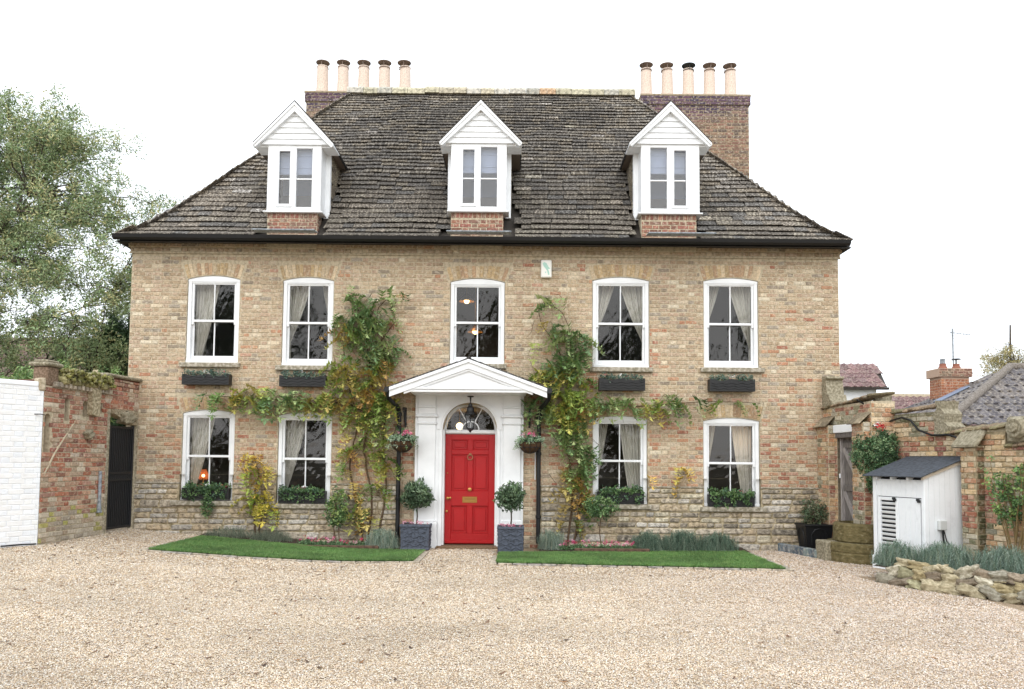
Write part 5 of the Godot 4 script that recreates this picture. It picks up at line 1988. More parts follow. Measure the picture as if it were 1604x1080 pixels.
# a loose knot of single leaves
func knot(n: int, spread: float, len: float, wid: float, sd: int) -> ArrayMesh:
	var r := RandomNumberGenerator.new()
	r.seed = sd
	var b := MB.new()
	for i in n:
		var d := Vector3(r.randf_range(-1, 1), r.randf_range(-1, 1), r.randf_range(-1, 1))
		var q := Basis(Vector3(r.randf_range(-1, 1), r.randf_range(-1, 1), r.randf_range(-1, 1)).normalized(), r.randf_range(0, TAU))
		leaf_into(b, Transform3D(q, d * spread), len * r.randf_range(0.7, 1.2), wid * r.randf_range(0.8, 1.15), 0.8)
	return b.mesh()


# an upright sprig with thin leaves up its stem
func sprig(n: int, h: float, len: float, wid: float, sd: int) -> ArrayMesh:
	var r := RandomNumberGenerator.new()
	r.seed = sd
	var b := MB.new()
	b.tube([Vector3.ZERO, Vector3(0.0, h * 0.5, 0.0), Vector3(0.01, h, 0.01)], [0.003, 0.002, 0.001], 3, false)
	for i in n:
		var q := Basis(Vector3.UP, i * 2.4) * Basis(Vector3.RIGHT, r.randf_range(0.4, 0.9))
		leaf_into(b, Transform3D(q, Vector3(0, h * (0.12 + 0.85 * i / n), 0)), len * r.randf_range(0.7, 1.1), wid, 0.4)
	return b.mesh()


func lavender(c: Vector3, rx: float, rz: float, h: float, n: int, label: String, cols: Array, grp := "lavender bushes") -> void:
	var o := thing("lavender_bush", label, "lavender", grp, c)
	var xs := []
	var cs := PackedColorArray()
	for i in int(n * 1.7):
		var a := rnd(0, TAU)
		var r := sqrt(rng.randf())
		var p := Vector3(cos(a) * rx * r, 0, sin(a) * rz * r)
		var lean := Basis(Vector3(sin(a), 0, -cos(a)), -rnd(0.2, 1.0) * r) * Basis(Vector3.UP, rnd(0, TAU)) * Basis(Vector3.RIGHT, rnd(-0.55, 0.55))
		var s := rnd(0.45, 1.1) * h / 0.3 * (1.0 - 0.3 * r * r)
		xs.append(Transform3D(lean.scaled(Vector3.ONE * s), p))
		cs.append(pick(cols, 0.2))
	scatter(o, "foliage", M.sprig, M.leaf, xs, cs)


func shrub(parent: Node3D, called: String, c: Vector3, r: Vector3, n: int, mesh: Mesh, scale: float, cols: Array, shell := 0.5) -> void:
	var xs := []
	var cs := PackedColorArray()
	for i in n:
		var d := sph() * pow(rnd(shell, 1.0), 0.6) * (1.0 + 0.25 * wob.get_noise_3d(i * 3.0, c.x * 50.0, 0.0))
		xs.append(Transform3D(rot().scaled(Vector3.ONE * scale * rnd(0.75, 1.25)), c + d * r))
		cs.append(pick(cols, 0.2))
	scatter(parent, called, mesh, M.leaf, xs, cs)


func lawn_at(poly: PackedVector2Array, label: String, edge_label: String, edge: Array) -> void:
	var b := MB.new()
	var n := 24
	var f := func(i: int, j: int) -> Vector3:
		var l := poly[0].lerp(poly[3], float(j) / n)
		var r := poly[1].lerp(poly[2], float(j) / n)
		var p := l.lerp(r, float(i) / n)
		return Vector3(p.x, ground(p.x, p.y) + 0.03 + 0.012 * wob.get_noise_2d(p.x * 40.0, p.y * 40.0), p.y)
	for i in n:
		for j in n:
			b.quad(f.call(i, j), f.call(i + 1, j), f.call(i + 1, j + 1), f.call(i, j + 1))
	var o := part(self, "lawn", b.mesh(), mat(hexc("4a6c34"), 1.0, M.leaf_noise, 0.5))
	o.set_meta("kind", "structure")
	o.set_meta("label", label)
	var xs := []
	var cs := PackedColorArray()
	for i in 26000:
		var u := rng.randf()
		var v := rng.randf()
		var p := poly[0].lerp(poly[3], v).lerp(poly[1].lerp(poly[2], v), u)
		xs.append(Transform3D(Basis(Vector3.UP, rnd(0, TAU)) * Basis(Vector3.RIGHT, rnd(-0.2, 0.2)).scaled(Vector3.ONE * rnd(0.7, 1.3)), Vector3(p.x, ground(p.x, p.y) + 0.028, p.y)))
		var k := 1.0 + 0.45 * wob.get_noise_2d(p.x * 14.0, p.y * 22.0) + 0.2 * wob.get_noise_2d(p.x * 70.0, p.y * 70.0)
		var c := pick([hexc("5a7f42"), hexc("668a4a"), hexc("52783c"), hexc("7a9152"), hexc("5f8446")], 0.18)
		cs.append(Color(c.r * k, c.g * k, c.b * k))
	var g := scatter(self, "lawn_grass", M.tuft, M.leaf, xs, cs)
	g.set_meta("label", "short green grass of the " + label)
	for e in edge:
		var o2 := thing("lawn_edging", edge_label % e[2], "edging", "stone edging of the lawns")
		var p0: Vector2 = e[0]
		var p1: Vector2 = e[1]
		var k := int(p0.distance_to(p1) / 0.22)
		for i in k:
			var a := p0.lerp(p1, (i + 0.5) / k)
			var d := (p1 - p0).normalized()
			var mb := MB.new()
			mb.bbox(Vector3.ZERO, Vector3(0.216, 0.05, 0.038 if e[2] == "front" else 0.1), Vector3.ONE * 0.006)
			part(o2, "paver", mb.mesh(), tone(pick([hexc("b0a699"), hexc("a49b90"), hexc("bcb2a4")], 0.08), M.stone, "edge"), Transform3D(Basis(Vector3.UP, -atan2(d.y, d.x)) * Basis(Vector3.BACK, atan2(ground(a.x + d.x * 0.1, a.y + d.y * 0.1) - ground(a.x - d.x * 0.1, a.y - d.y * 0.1), 0.2)), Vector3(a.x, ground(a.x, a.y) + 0.002, a.y)))


func beds() -> void:
	M.leaf_noise = ntex(0.05, 4, [[0.0, 0.6], [1.0, 1.0]], 256, 111)
	var tb := MB.new()
	var r := RandomNumberGenerator.new()
	r.seed = 2
	for i in 9:
		var a := r.randf_range(0, TAU)
		var p := Vector3(r.randf_range(-0.02, 0.02), 0, r.randf_range(-0.02, 0.02))
		var w := Vector3(cos(a), 0, sin(a)) * 0.0028
		var t := p + Vector3(r.randf_range(-0.02, 0.02), r.randf_range(0.018, 0.034), r.randf_range(-0.02, 0.02))
		tb.tri(p - w, p + w, t)
	M.tuft = tb.mesh()
	M.sprig = sprig(18, 0.3, 0.045, 0.006, 3)
	M.knot_small = knot(9, 0.05, 0.055, 0.04, 5)
	M.knot_long = knot(8, 0.05, 0.085, 0.03, 6)
	lawn_at(PackedVector2Array([Vector2(-5.5, 0.42), Vector2(-1.5, 0.78), Vector2(-1.53, 2.16), Vector2(-5.5, 2.5)]), "lawn left of the front path", "grey stone edging along the %s of the left lawn", [[Vector2(-5.55, 0.45), Vector2(-5.55, 2.55), "outer side"], [Vector2(-5.5, 2.55), Vector2(-1.5, 2.21), "front"], [Vector2(-1.46, 0.8), Vector2(-1.47, 2.22), "path side"]])
	lawn_at(PackedVector2Array([Vector2(-0.2, 0.98), Vector2(4.12, 0.5), Vector2(4.09, 2.72), Vector2(-0.22, 2.28)]), "lawn right of the front path", "grey stone edging along the %s of the right lawn", [[Vector2(4.17, 0.45), Vector2(4.15, 2.78), "outer side"], [Vector2(-0.2, 2.33), Vector2(4.1, 2.78), "front"], [Vector2(-0.25, 1.3), Vector2(-0.27, 2.33), "path side"]])
	for e in [[-5.55, -2.05, 0.62, "left"], [0.5, 4.2, 0.72, "right"]]:
		var b := MB.new()
		for i in 20:
			var xa := lerpf(e[0], e[1], i / 20.0)
			var xb := lerpf(e[0], e[1], (i + 1) / 20.0)
			b.quad(Vector3(xa, ground(xa, 0.5) + 0.025, e[2]), Vector3(xb, ground(xb, 0.5) + 0.025, e[2]), Vector3(xb, ground(xb, 0.0) + 0.06, 0.03), Vector3(xa, ground(xa, 0.0) + 0.06, 0.03))
		var s := part(self, "flower_bed_soil", b.mesh(), M.soil)
		s.set_meta("kind", "structure")
		s.set_meta("label", "dark soil of the flower bed %s of the door" % e[3])
	for e in [[-3.95, -2.3, 0.68, "left"], [1.1, 2.4, 0.78, "right"]]:
		var b := MB.new()
		b.span(e[0], e[1], ground(e[0], 0.6) - 0.05, ground(e[1], 0.6) + 0.10, e[2], e[2] + 0.05, 0.012)
		tag(part(self, "timber_edging", b.mesh(), mat(hexc("6b5243"), 0.95, M.wood_grey.albedo_texture, 0.6)), "low brown timber edging in front of the %s cyclamen bed" % e[3], "edging", "timber edgings of the flower beds")
	var sil := [hexc("8a9a8c"), hexc("7b8f80"), hexc("9aa89a"), hexc("6f8573"), hexc("a3a893")]
	var dull := [hexc("77806c"), hexc("6a7563"), hexc("8a8f7c"), hexc("5d6a58")]
	lavender(Vector3(-5.05, ground(-5.05, 0.3) + 0.03, 0.28), 0.5, 0.2, 0.22, 260, "low grey-green lavender at the far left of the left bed", dull)
	lavender(Vector3(-4.3, ground(-4.3, 0.3) + 0.03, 0.3), 0.45, 0.2, 0.24, 240, "low dull lavender below the yellow-leaved climber in the left bed", dull)
	lavender(Vector3(-2.3, 0.04, 0.42), 0.34, 0.26, 0.36, 420, "silvery lavender bush beside the left planter", sil)
	lavender(Vector3(0.72, 0.04, 0.4), 0.26, 0.22, 0.36, 300, "silvery lavender bush beside the right downpipe", sil)
	var deep := [hexc("5f7664"), hexc("536b5a"), hexc("6e836f"), hexc("7a8674"), hexc("485f4e")]
	lavender(Vector3(2.45, 0.04, 0.4), 0.36, 0.26, 0.34, 520, "leftmost of the three lavender bushes in a row below the right windows", deep)
	lavender(Vector3(3.05, 0.04, 0.38), 0.4, 0.26, 0.36, 560, "middle one of the three lavender bushes in a row below the right windows", deep)
	lavender(Vector3(3.68, 0.04, 0.4), 0.38, 0.26, 0.33, 500, "rightmost of the three lavender bushes in a row below the right windows", deep)
	# cyclamen
	var pink := [hexc("c9336f"), hexc("d85a8c"), hexc("b02a5e"), hexc("e28fb0"), hexc("a8204a")]
	var k := 0
	var names := ["nearest the shrub", "second from the shrub", "third from the shrub", "fourth from the shrub", "beside the silvery lavender", "nearest the right downpipe", "second from the right downpipe", "left of the small standard tree", "right of the small standard tree", "second right of the small standard tree", "nearest the three lavenders"]
	for x in [-3.62, -3.38, -3.12, -2.9, -2.68, 0.98, 1.2, 1.42, 1.66, 1.88, 2.08]:
		var o := thing("cyclamen", "pink cyclamen clump in the %s bed, %s" % ["left" if x < 0 else "right", names[k]], "cyclamen", "cyclamen in the flower beds", Vector3(x, ground(x, 0.5) + 0.04, 0.52 + rnd(-0.05, 0.05)))
		shrub(o, "leaves", Vector3(0, 0.03, 0), Vector3(0.13, 0.05, 0.1), 40, M.knot_small, 0.55, [hexc("54724a"), hexc("628058"), hexc("465f3c")], 0.2)
		for i in 9:
			var d := Vector3(rnd(-0.12, 0.12), rnd(0.08, 0.15), rnd(-0.08, 0.08))
			part(o, "flower", M.knot_small, tone(pick(pink, 0.1), M.petal, "petal"), Transform3D(rot().scaled(Vector3.ONE * 0.38), d))
		k += 1
	# shrub beside the second window and a standard on a thin stem
	var sh := thing("leafy_shrub", "slim green shrub growing at the right end of the sill left of the door", "shrub", "", Vector3(-3.12, 0.05, 0.3))
	var sb := MB.new()
	for i in 5:
		sb.tube([Vector3(rnd(-0.05, 0.05), 0, 0), Vector3(rnd(-0.12, 0.12), 0.45, rnd(-0.08, 0.08)), Vector3(rnd(-0.18, 0.18), 0.95, rnd(-0.08, 0.1))], [0.008, 0.006, 0.003], 5)
	part(sh, "stem", sb.mesh(), M.stem)
	shrub(sh, "foliage", Vector3(0, 0.66, 0), Vector3(0.2, 0.38, 0.14), 130, M.knot_small, 0.85, [hexc("55703f"), hexc("6b8750"), hexc("44603a"), hexc("8a9a58")], 0.2)
	var sd := thing("standard_tree", "small standard tree with thin bare stem below the window right of the door", "shrub", "", Vector3(1.6, 0.05, 0.35))
	var st := MB.new()
	st.tube([Vector3(0.02, 0, 0), Vector3(-0.02, 0.3, 0), Vector3(0.02, 0.62, 0)], [0.012, 0.01, 0.008], 6)
	part(sd, "stem", st.mesh(), M.stem)
	shrub(sd, "foliage", Vector3(0.0, 0.72, 0), Vector3(0.32, 0.2, 0.2), 150, M.knot_small, 0.8, [hexc("4d6b3f"), hexc("5f7c4e"), hexc("3f5a38"), hexc("78905c")], 0.2)
	# raised bed by the shed
	var rb := MB.new()
	var poly := [Vector2(4.98, 3.62), Vector2(5.38, 4.45), Vector2(5.8, 5.05), Vector2(6.3, 5.9), Vector2(7.4, 6.2), Vector2(7.3, 5.4), Vector2(6.7, 3.4), Vector2(6.0, 3.0), Vector2(5.55, 2.95)]
	for i in range(1, poly.size() - 1):
		rb.tri(Vector3(poly[0].x, 0.2, poly[0].y), Vector3(poly[i].x, 0.2, poly[i].y), Vector3(poly[i + 1].x, 0.2, poly[i + 1].y))
	var soil := part(self, "raised_bed_soil", rb.mesh(), M.soil)
	soil.set_meta("kind", "structure")
	soil.set_meta("label", "bark strewn soil of the raised bed behind the rockery stones")
	var blue := [hexc("74897a"), hexc("82958a"), hexc("687f70"), hexc("95a294"), hexc("5d7664"), hexc("828e78")]
	lavender(Vector3(5.38, 0.2, 3.5), 0.34, 0.36, 0.34, 560, "lavender bush at the louvred front of the white shed", blue, "lavender bushes by the shed")
	lavender(Vector3(5.85, 0.2, 3.85), 0.42, 0.42, 0.36, 760, "lavender bush in front of the end wall of the white shed", blue, "lavender bushes by the shed")
	lavender(Vector3(6.35, 0.2, 4.35), 0.42, 0.42, 0.37, 760, "lavender bush in front of the brick buttress right of the shed", blue, "lavender bushes by the shed")
	lavender(Vector3(6.75, 0.2, 4.95), 0.4, 0.42, 0.32, 420, "brownish lavender bush at the far right of the raised bed", [hexc("8a8a76"), hexc("7b806c"), hexc("9a927c")], "lavender bushes by the shed")
	var rs := thing("rose_bush", "straggly rose bush with bare stems against the wall right of the shed", "rose bush", "", Vector3(6.72, 0.2, 4.0))
	var rm := MB.new()
	var rl := []
	var rc := PackedColorArray()
	for i in 11:
		var top := Vector3(rnd(-0.35, 0.25), rnd(0.9, 1.5), rnd(-0.35, 0.4))
		var mid := Vector3(top.x * 0.4 + rnd(-0.1, 0.1), top.y * 0.5, top.z * 0.4)
		rm.tube([Vector3(rnd(-0.05, 0.05), 0, rnd(-0.05, 0.05)), mid, top], [0.011, 0.008, 0.004], 5)
		for q in 13:
			var kk := rnd(0.35, 1.0)
			rl.append(Transform3D(rot().scaled(Vector3.ONE * rnd(0.6, 1.0)), mid.lerp(top, (kk - 0.3) / 0.7) + sph() * 0.07))
			rc.append(pick([hexc("4f7040"), hexc("63854d"), hexc("7f9a55"), hexc("3f5c36")], 0.2))
	part(rs, "stem", rm.mesh(), mat(hexc("7d6a45"), 0.9))
	scatter(rs, "foliage", M.knot_small, M.leaf, rl, rc)
	var yp := thing("bright_seedling", "small plant with one bright yellow-green leaf at the right edge of the raised bed", "plant", "", Vector3(6.52, 0.2, 5.15))
	var ym := MB.new()
	for a in [0.4, 1.9, 3.6, 5.0]:
		leaf_into(ym, Transform3D(Basis(Vector3.UP, a) * Basis(Vector3.RIGHT, 0.9), Vector3(0, 0.1, 0)), 0.16, 0.1, 0.6)
	ym.tube([Vector3.ZERO, Vector3(0, 0.11, 0)], [0.006], 5)
	part(yp, "leaf", ym.mesh(), tone(hexc("a5c52a").srgb_to_linear(), M.leaf, "seedling"))
	# rockery: each stone lies loose
	var base := [Vector2(5.0, 3.72), Vector2(5.28, 4.43), Vector2(5.59, 4.9), Vector2(5.98, 5.5), Vector2(6.45, 6.1)]
	var ord := ["first", "second", "third", "fourth", "fifth", "sixth", "seventh", "eighth", "ninth", "tenth", "eleventh", "twelfth", "thirteenth", "fourteenth", "fifteenth", "sixteenth"]
	var rowname := ["bottom", "middle", "top"]
	var sorts := [[hexc("bfb08a"), "ochre"], [hexc("aaa598"), "grey"], [hexc("c2b79c"), "buff"], [hexc("b5b196"), "greenish"], [hexc("9c9082"), "brown"], [hexc("cfc8b6"), "pale"]]
	for row in 3:
		var s := 0.05 + row * 0.07
		var n := 0
		while s < 2.75 and n < 16:
			var w := rnd(0.17, 0.29)
			var q := s + w / 2.0
			var i := 0
			var rest := q
			while i < 3 and rest > base[i].distance_to(base[i + 1]):
				rest -= base[i].distance_to(base[i + 1])
				i += 1
			var dir: Vector2 = (base[i + 1] - base[i]).normalized()
			var p: Vector2 = base[i] + dir * rest + Vector2(dir.y, -dir.x) * (0.02 + row * 0.1)
			var sort: Array = sorts[rng.randi() % sorts.size()]
			var hgt := rnd(0.1, 0.16)
			var bs := Basis(Vector3.UP, -atan2(dir.y, dir.x) + rnd(-0.4, 0.4)) * Basis(Vector3.BACK, rnd(-0.45, 0.45)) * Basis(Vector3.RIGHT, rnd(-0.3, 0.3)) * Basis().scaled(Vector3(w * 1.16, hgt, rnd(0.17, 0.24)))
			var st2 := part(self, "rockery_stone", M.rock[rng.randi() % 4], tone(sort[0].srgb_to_linear() * rnd(0.85, 1.12), M.coping_piece, "rock" + sort[1]), Transform3D(bs, Vector3(p.x, 0.05 + row * 0.095 + rnd(-0.015, 0.015), p.y)))
			tag(st2, "%s rockery stone, %s from the shed in the %s row" % [sort[1], ord[n], rowname[row]], "stone", "stones edging the raised bed")
			s += w * 0.98
			n += 1


func pots() -> void:
	# lead coloured planters and bay trees at the door
	for q in [[-1.70, 0.26, 0.52, 0.45, "left"], [-0.005, 0.72, 0.45, 0.46, "right"]]:
		var y0 := ground(q[0], q[1]) + 0.01
		var o := thing("square_planter", "square blue-grey planter with wavy relief %s of the red door" % q[4], "planter", "planters with bay trees", Vector3(q[0], y0, q[1]))
		var h: float = q[3]
		var w: float = q[2]
		var b := MB.new()
		var k := 0.47
		var t := 0.49
		b.hexa([Vector3(-w * k, 0, -w * k), Vector3(w * k, 0, -w * k), Vector3(-w * t, h - 0.05, -w * t), Vector3(w * t, h - 0.05, -w * t), Vector3(-w * k, 0, w * k), Vector3(w * k, 0, w * k), Vector3(-w * t, h - 0.05, w * t), Vector3(w * t, h - 0.05, w * t)])
		part(o, "body", b.mesh(), M.lead_pot)
		var rm := MB.new()
		for e in [[-0.52, 0.52, 0.46, 0.52], [-0.52, 0.52, -0.52, -0.46], [-0.52, -0.46, -0.46, 0.46], [0.46, 0.52, -0.46, 0.46]]:
			rm.span(e[0] * w, e[1] * w, h - 0.05, h, e[2] * w, e[3] * w, 0.01)
		rm.span(-0.5 * w, 0.5 * w, 0.0, 0.035, -0.5 * w, 0.5 * w, 0.008)
		part(o, "rim", rm.mesh(), M.lead_pot)
		for f in 4:
			var rl := MB.new()
			rl.xf = Transform3D(Basis(Vector3.UP, f * PI / 2), Vector3.ZERO)
			for row in 5:
				var pts := []
				for i in 25:
					var x := lerpf(-0.4, 0.4, i / 24.0) * w
					var ph := 1.0 if row % 2 else -1.0
					pts.append(Vector3(x, 0.09 + row * 0.075 * h / 0.46 + 0.02 * cos(i * TAU / 12.0) * ph, w * (0.478 + 0.004 * row) + 0.002))
				rl.tube(pts, [0.008], 5, false)
			part(o, "relief", rl.mesh(), M.lead_pot)
		var so := MB.new()
		so.span(-0.45 * w, 0.45 * w, h - 0.06, h - 0.02, -0.45 * w, 0.45 * w)
		part(o, "soil", so.mesh(), M.soil)
		for i in 14:
			part(o, "flower", M.knot_small, tone(pick([hexc("d98aa5"), hexc("e6b3c0"), hexc("c85a80")], 0.1), M.petal, "petal"), Transform3D(rot().scaled(Vector3.ONE * 0.4), Vector3(rnd(-0.42, 0.42) * w, h + rnd(0.0, 0.03), rnd(0.1, 0.42) * w)))
		var tr := thing("bay_tree", "clipped bay tree with round dark crown in the planter %s of the door" % q[4], "bay tree", "bay trees beside the door", Vector3(q[0], y0 + h - 0.03, q[1]))
		var tk := MB.new()
		tk.tube([Vector3(0, 0, 0), Vector3(0.012, 0.15, 0), Vector3(0, 0.42, 0)], [0.016, 0.013, 0.012], 7)
		for i in 9:
			var d := sph()
			d.y = absf(d.y)
			tk.tube([Vector3(0, 0.3, 0), Vector3(0, 0.42, 0) + d * 0.1, Vector3(0, 0.45, 0) + d * 0.24], [0.008, 0.006, 0.003], 5)
		part(tr, "trunk", tk.mesh(), M.bark)
		var wid := 0.28 if q[0] < -1 else 0.24
		shrub(tr, "crown", Vector3(0, 0.53, 0), Vector3(wid, 0.24, wid), 330, M.knot_long, 0.85, [hexc("42583f"), hexc("4f6848"), hexc("34472f"), hexc("627a55"), hexc("3b5038"), hexc("7a8f70")], 0.1)
	# window boxes
	var up := [[-6.04, -5.18, 3.14, 2.94, "under the upper window nearest the left corner"], [-4.26, -3.41, 3.13, 2.92, "under the second upper window from the left"], [1.59, 2.43, 3.13, 2.90, "under the upper window right of the alarm box"], [3.61, 4.44, 3.13, 2.90, "under the upper window nearest the right corner"]]
	var lo := [[-6.01, -5.15, 1.06, 0.84, "on the sill of the lower window with the lit lamp"], [-4.25, -3.39, 1.02, 0.79, "on the sill of the lower window left of the door"], [1.57, 2.42, 1.06, 0.83, "on the sill beside the right wisteria"], [3.60, 4.44, 1.02, 0.80, "on the sill of the lower window nearest the right corner"]]
	for i in 8:
		var q: Array = up[i] if i < 4 else lo[i - 4]
		var z0 := 0.02 if i < 4 else -0.03
		var z1 := 0.19 if i < 4 else 0.10
		var o := thing("window_box", "black window box %s" % q[4], "window box", "black window boxes", Vector3((q[0] + q[1]) / 2.0, q[3], (z0 + z1) / 2.0))
		var hw: float = (q[1] - q[0]) / 2.0
		var h: float = q[2] - q[3]
		var d := (z1 - z0) / 2.0
		var b := MB.new()
		for e in [d - 0.012, -d]:
			var pl := PackedVector2Array([Vector2(-hw, 0.0), Vector2(hw, 0.0)])
			for k in 33:
				var x := lerpf(hw, -hw, k / 32.0)
				pl.append(Vector2(x, h - 0.025 + 0.018 * cos(x / hw * PI * 2.0)))
			b.prism(pl, e, e + 0.012)
		b.span(-hw, -hw + 0.012, 0.0, h - 0.01, -d + 0.012, d - 0.012)
		b.span(hw - 0.012, hw, 0.0, h - 0.01, -d + 0.012, d - 0.012)
		b.span(-hw + 0.012, hw - 0.012, 0.001, h - 0.05, -d + 0.012, d - 0.012)
		part(o, "box", b.mesh(), M.black)
		var em := MB.new()
		for row in 3:
			var pts := []
			for k in 33:
				var x := lerpf(-hw + 0.03, hw - 0.03, k / 32.0)
				pts.append(Vector3(x, 0.04 + row * 0.05 + 0.012 * sin(k * 0.8 + row), d + 0.002))
			em.tube(pts, [0.007], 5, false)
		part(o, "relief", em.mesh(), M.black)
		var xs := []
		var cs := PackedColorArray()
		var n := 80 if i < 4 else 125
		var greens := [hexc("4a6157"), hexc("5a7264"), hexc("3c5248"), hexc("6d8272")] if i < 4 else [hexc("44603a"), hexc("5a7a48"), hexc("38512f"), hexc("6d8a55"), hexc("4d6a50")]
		for k in n:
			var x := rnd(-hw + 0.03, hw - 0.03)
			var p := Vector3(x, h + rnd(-0.05, 0.03) + (0.14 * absf(wob.get_noise_1d(x * 60.0 + i * 40.0)) * rng.randf() if i >= 4 else 0.03 * rng.randf()), rnd(-d, d + 0.02))
			if i >= 4 and rng.randf() < 0.45:
				p = Vector3(x, rnd(0.02, h), d + rnd(0.01, 0.06))
				if absf(wob.get_noise_1d(x * 90.0 + i * 77.0)) < 0.12:
					p.y = h
			xs.append(Transform3D(rot().scaled(Vector3.ONE * rnd(0.55, 0.95) * (0.8 if i < 4 else 1.0)), p))
			cs.append(pick(greens, 0.2))
		if i == 4:
			for k in 46:
				xs.append(Transform3D(rot().scaled(Vector3.ONE * rnd(0.5, 0.8)), Vector3(0.06 + rnd(-0.09, 0.09), rnd(-0.28, 0.1), d + rnd(0.02, 0.07))))
				cs.append(pick(greens, 0.2))
		scatter(o, "foliage", M.knot_small, M.leaf, xs, cs)
		for k in (5 if i < 4 else 14):
			var white := k % 3 == 0
			var fx := rnd(-0.06, 0.06) if white else rnd(-hw + 0.05, hw - 0.05)
			part(o, "flower", M.knot_small, tone(pick([hexc("f1eff0")] if white else [hexc("c25a70"), hexc("a83a4e"), hexc("d48aa0")], 0.05), M.petal, "petal"), Transform3D(rot().scaled(Vector3.ONE * (0.45 if white else 0.35)), Vector3(fx, h + rnd(0.01, 0.06), rnd(0, d))))
	# hanging baskets
	for q in [[-1.96, 1.73, "left"], [0.325, 1.73, "right"]]:
		var br := thing("basket_bracket", "black iron wall bracket holding the hanging basket %s of the door" % q[2], "bracket", "hanging basket brackets", Vector3(q[0], 2.2, 0.0))
		var b := MB.new()
		b.span(-0.02, 0.02, 0.0, 0.36, 0.012, 0.03, 0.006)
		b.tube([Vector3(0, 0.32, 0.03), Vector3(0, 0.34, 0.2), Vector3(0, 0.33, 0.38), Vector3(0, 0.30, 0.41)], [0.011], 7)
		b.tube([Vector3(0, 0.04, 0.03), Vector3(0, 0.1, 0.16), Vector3(0, 0.22, 0.24), Vector3(0, 0.33, 0.27)], [0.009], 7)
		part(br, "arm", b.mesh(), M.iron)
		var o := thing("hanging_basket", "coir lined wire hanging basket of pink cyclamen %s of the door" % q[2], "hanging basket", "hanging baskets beside the door", Vector3(q[0], q[1], 0.40))
		var lin := MB.new()
		var pr := []
		for k in 9:
			var a := -PI / 2 + PI / 2 * k / 8.0
			pr.append(Vector2(0.205 * cos(a), 0.205 + 0.2 * sin(a)))
		lin.lathe(pr, 20)
		part(o, "coir_liner", lin.mesh(), M.coir)
		var wi := MB.new()
		for k in 10:
			var a := TAU * k / 10.0
			var pts := []
			for j in 7:
				var e := -PI / 2 + PI / 2 * j / 6.0
				pts.append(Vector3(sin(a) * 0.212 * cos(e), 0.205 + 0.207 * sin(e), cos(a) * 0.212 * cos(e)))
			wi.tube(pts, [0.0045], 5)
		for rr in [[0.213, 0.205], [0.185, 0.11]]:
			var pts := []
			for j in 21:
				pts.append(Vector3(sin(TAU * j / 20.0) * rr[0], rr[1], cos(TAU * j / 20.0) * rr[0]))
			wi.tube(pts, [0.005], 5, false)
		for k in 3:
			var a := TAU * k / 3.0 + 0.3
			wi.tube([Vector3(sin(a) * 0.21, 0.205, cos(a) * 0.21), Vector3(0, 0.76, 0.0)], [0.003], 4)
		part(o, "wire_frame", wi.mesh(), M.iron)
		shrub(o, "foliage", Vector3(0, 0.24, 0), Vector3(0.24, 0.07, 0.22), 150, M.knot_small, 0.62, [hexc("6d8a66"), hexc("8fa58a"), hexc("56734f"), hexc("b3c2ae"), hexc("445e3e")], 0.2)
		var xs := []
		var cs := PackedColorArray()
		for k in 46:
			var a := rnd(0, TAU)
			var t := rng.randf()
			xs.append(Transform3D(rot().scaled(Vector3.ONE * rnd(0.35, 0.55)), Vector3(sin(a) * (0.23 + 0.04 * t), 0.24 - 0.17 * t * t, cos(a) * (0.23 + 0.04 * t))))
			cs.append(pick([hexc("8fa58a"), hexc("a5b59a"), hexc("6d8a5a")], 0.15))
		scatter(o, "trailing_foliage", M.knot_small, M.leaf, xs, cs)
		for k in 15:
			part(o, "flower", M.knot_small, tone(pick([hexc("d8427c"), hexc("e87fa4"), hexc("b52860"), hexc("ef9fb8")], 0.08), M.petal, "petal"), Transform3D(rot().scaled(Vector3.ONE * rnd(0.38, 0.52)), Vector3(rnd(-0.16, 0.16), rnd(0.29, 0.37), rnd(-0.1, 0.18))))
	# black planter with its dull shrub by the right corner
	var bp := thing("black_planter", "square black planter with arched panel beside the brick garden wall", "planter", "", Vector3(5.43, 0.1, 0.32))
	var bb := MB.new()
	bb.hexa([Vector3(-0.2, 0, -0.2), Vector3(0.2, 0, -0.2), Vector3(-0.25, 0.42, -0.25), Vector3(0.25, 0.42, -0.25), Vector3(-0.2, 0, 0.2), Vector3(0.2, 0, 0.2), Vector3(-0.25, 0.42, 0.25), Vector3(0.25, 0.42, 0.25)])
	bb.span(-0.265, 0.265, 0.385, 0.42, -0.265, 0.265, 0.008)
	part(bp, "body", bb.mesh(), M.black)
	for f in 4:
		var ar := MB.new()
		ar.xf = Transform3D(Basis(Vector3.UP, f * PI / 2), Vector3.ZERO) * Transform3D(Basis(Vector3.RIGHT, 0.118), Vector3(0, 0.0, 0.203))
		ar.tube([Vector3(-0.12, 0.05, 0), Vector3(-0.13, 0.24, 0), Vector3(-0.08, 0.33, 0), Vector3(0, 0.35, 0), Vector3(0.08, 0.33, 0), Vector3(0.13, 0.24, 0), Vector3(0.12, 0.05, 0)], [0.012], 6)
		part(bp, "arched_relief", ar.mesh(), M.black)
	var ps := thing("potted_shrub", "sparse dark shrub growing in the black planter", "shrub", "", Vector3(5.43, 0.5, 0.32))
	var pm := MB.new()
	for i in 9:
		pm.tube([Vector3(0, 0, 0), Vector3(rnd(-0.1, 0.1), 0.2, rnd(-0.1, 0.1)), Vector3(rnd(-0.22, 0.22), rnd(0.35, 0.5), rnd(-0.2, 0.2))], [0.008, 0.006, 0.003], 5)
	part(ps, "stem", pm.mesh(), M.stem)
	shrub(ps, "foliage", Vector3(0, 0.2, 0), Vector3(0.26, 0.26, 0.22), 120, M.knot_small, 0.75, [hexc("4b5d42"), hexc("5b6b4c"), hexc("6b6a50"), hexc("3d4d38")], 0.2)
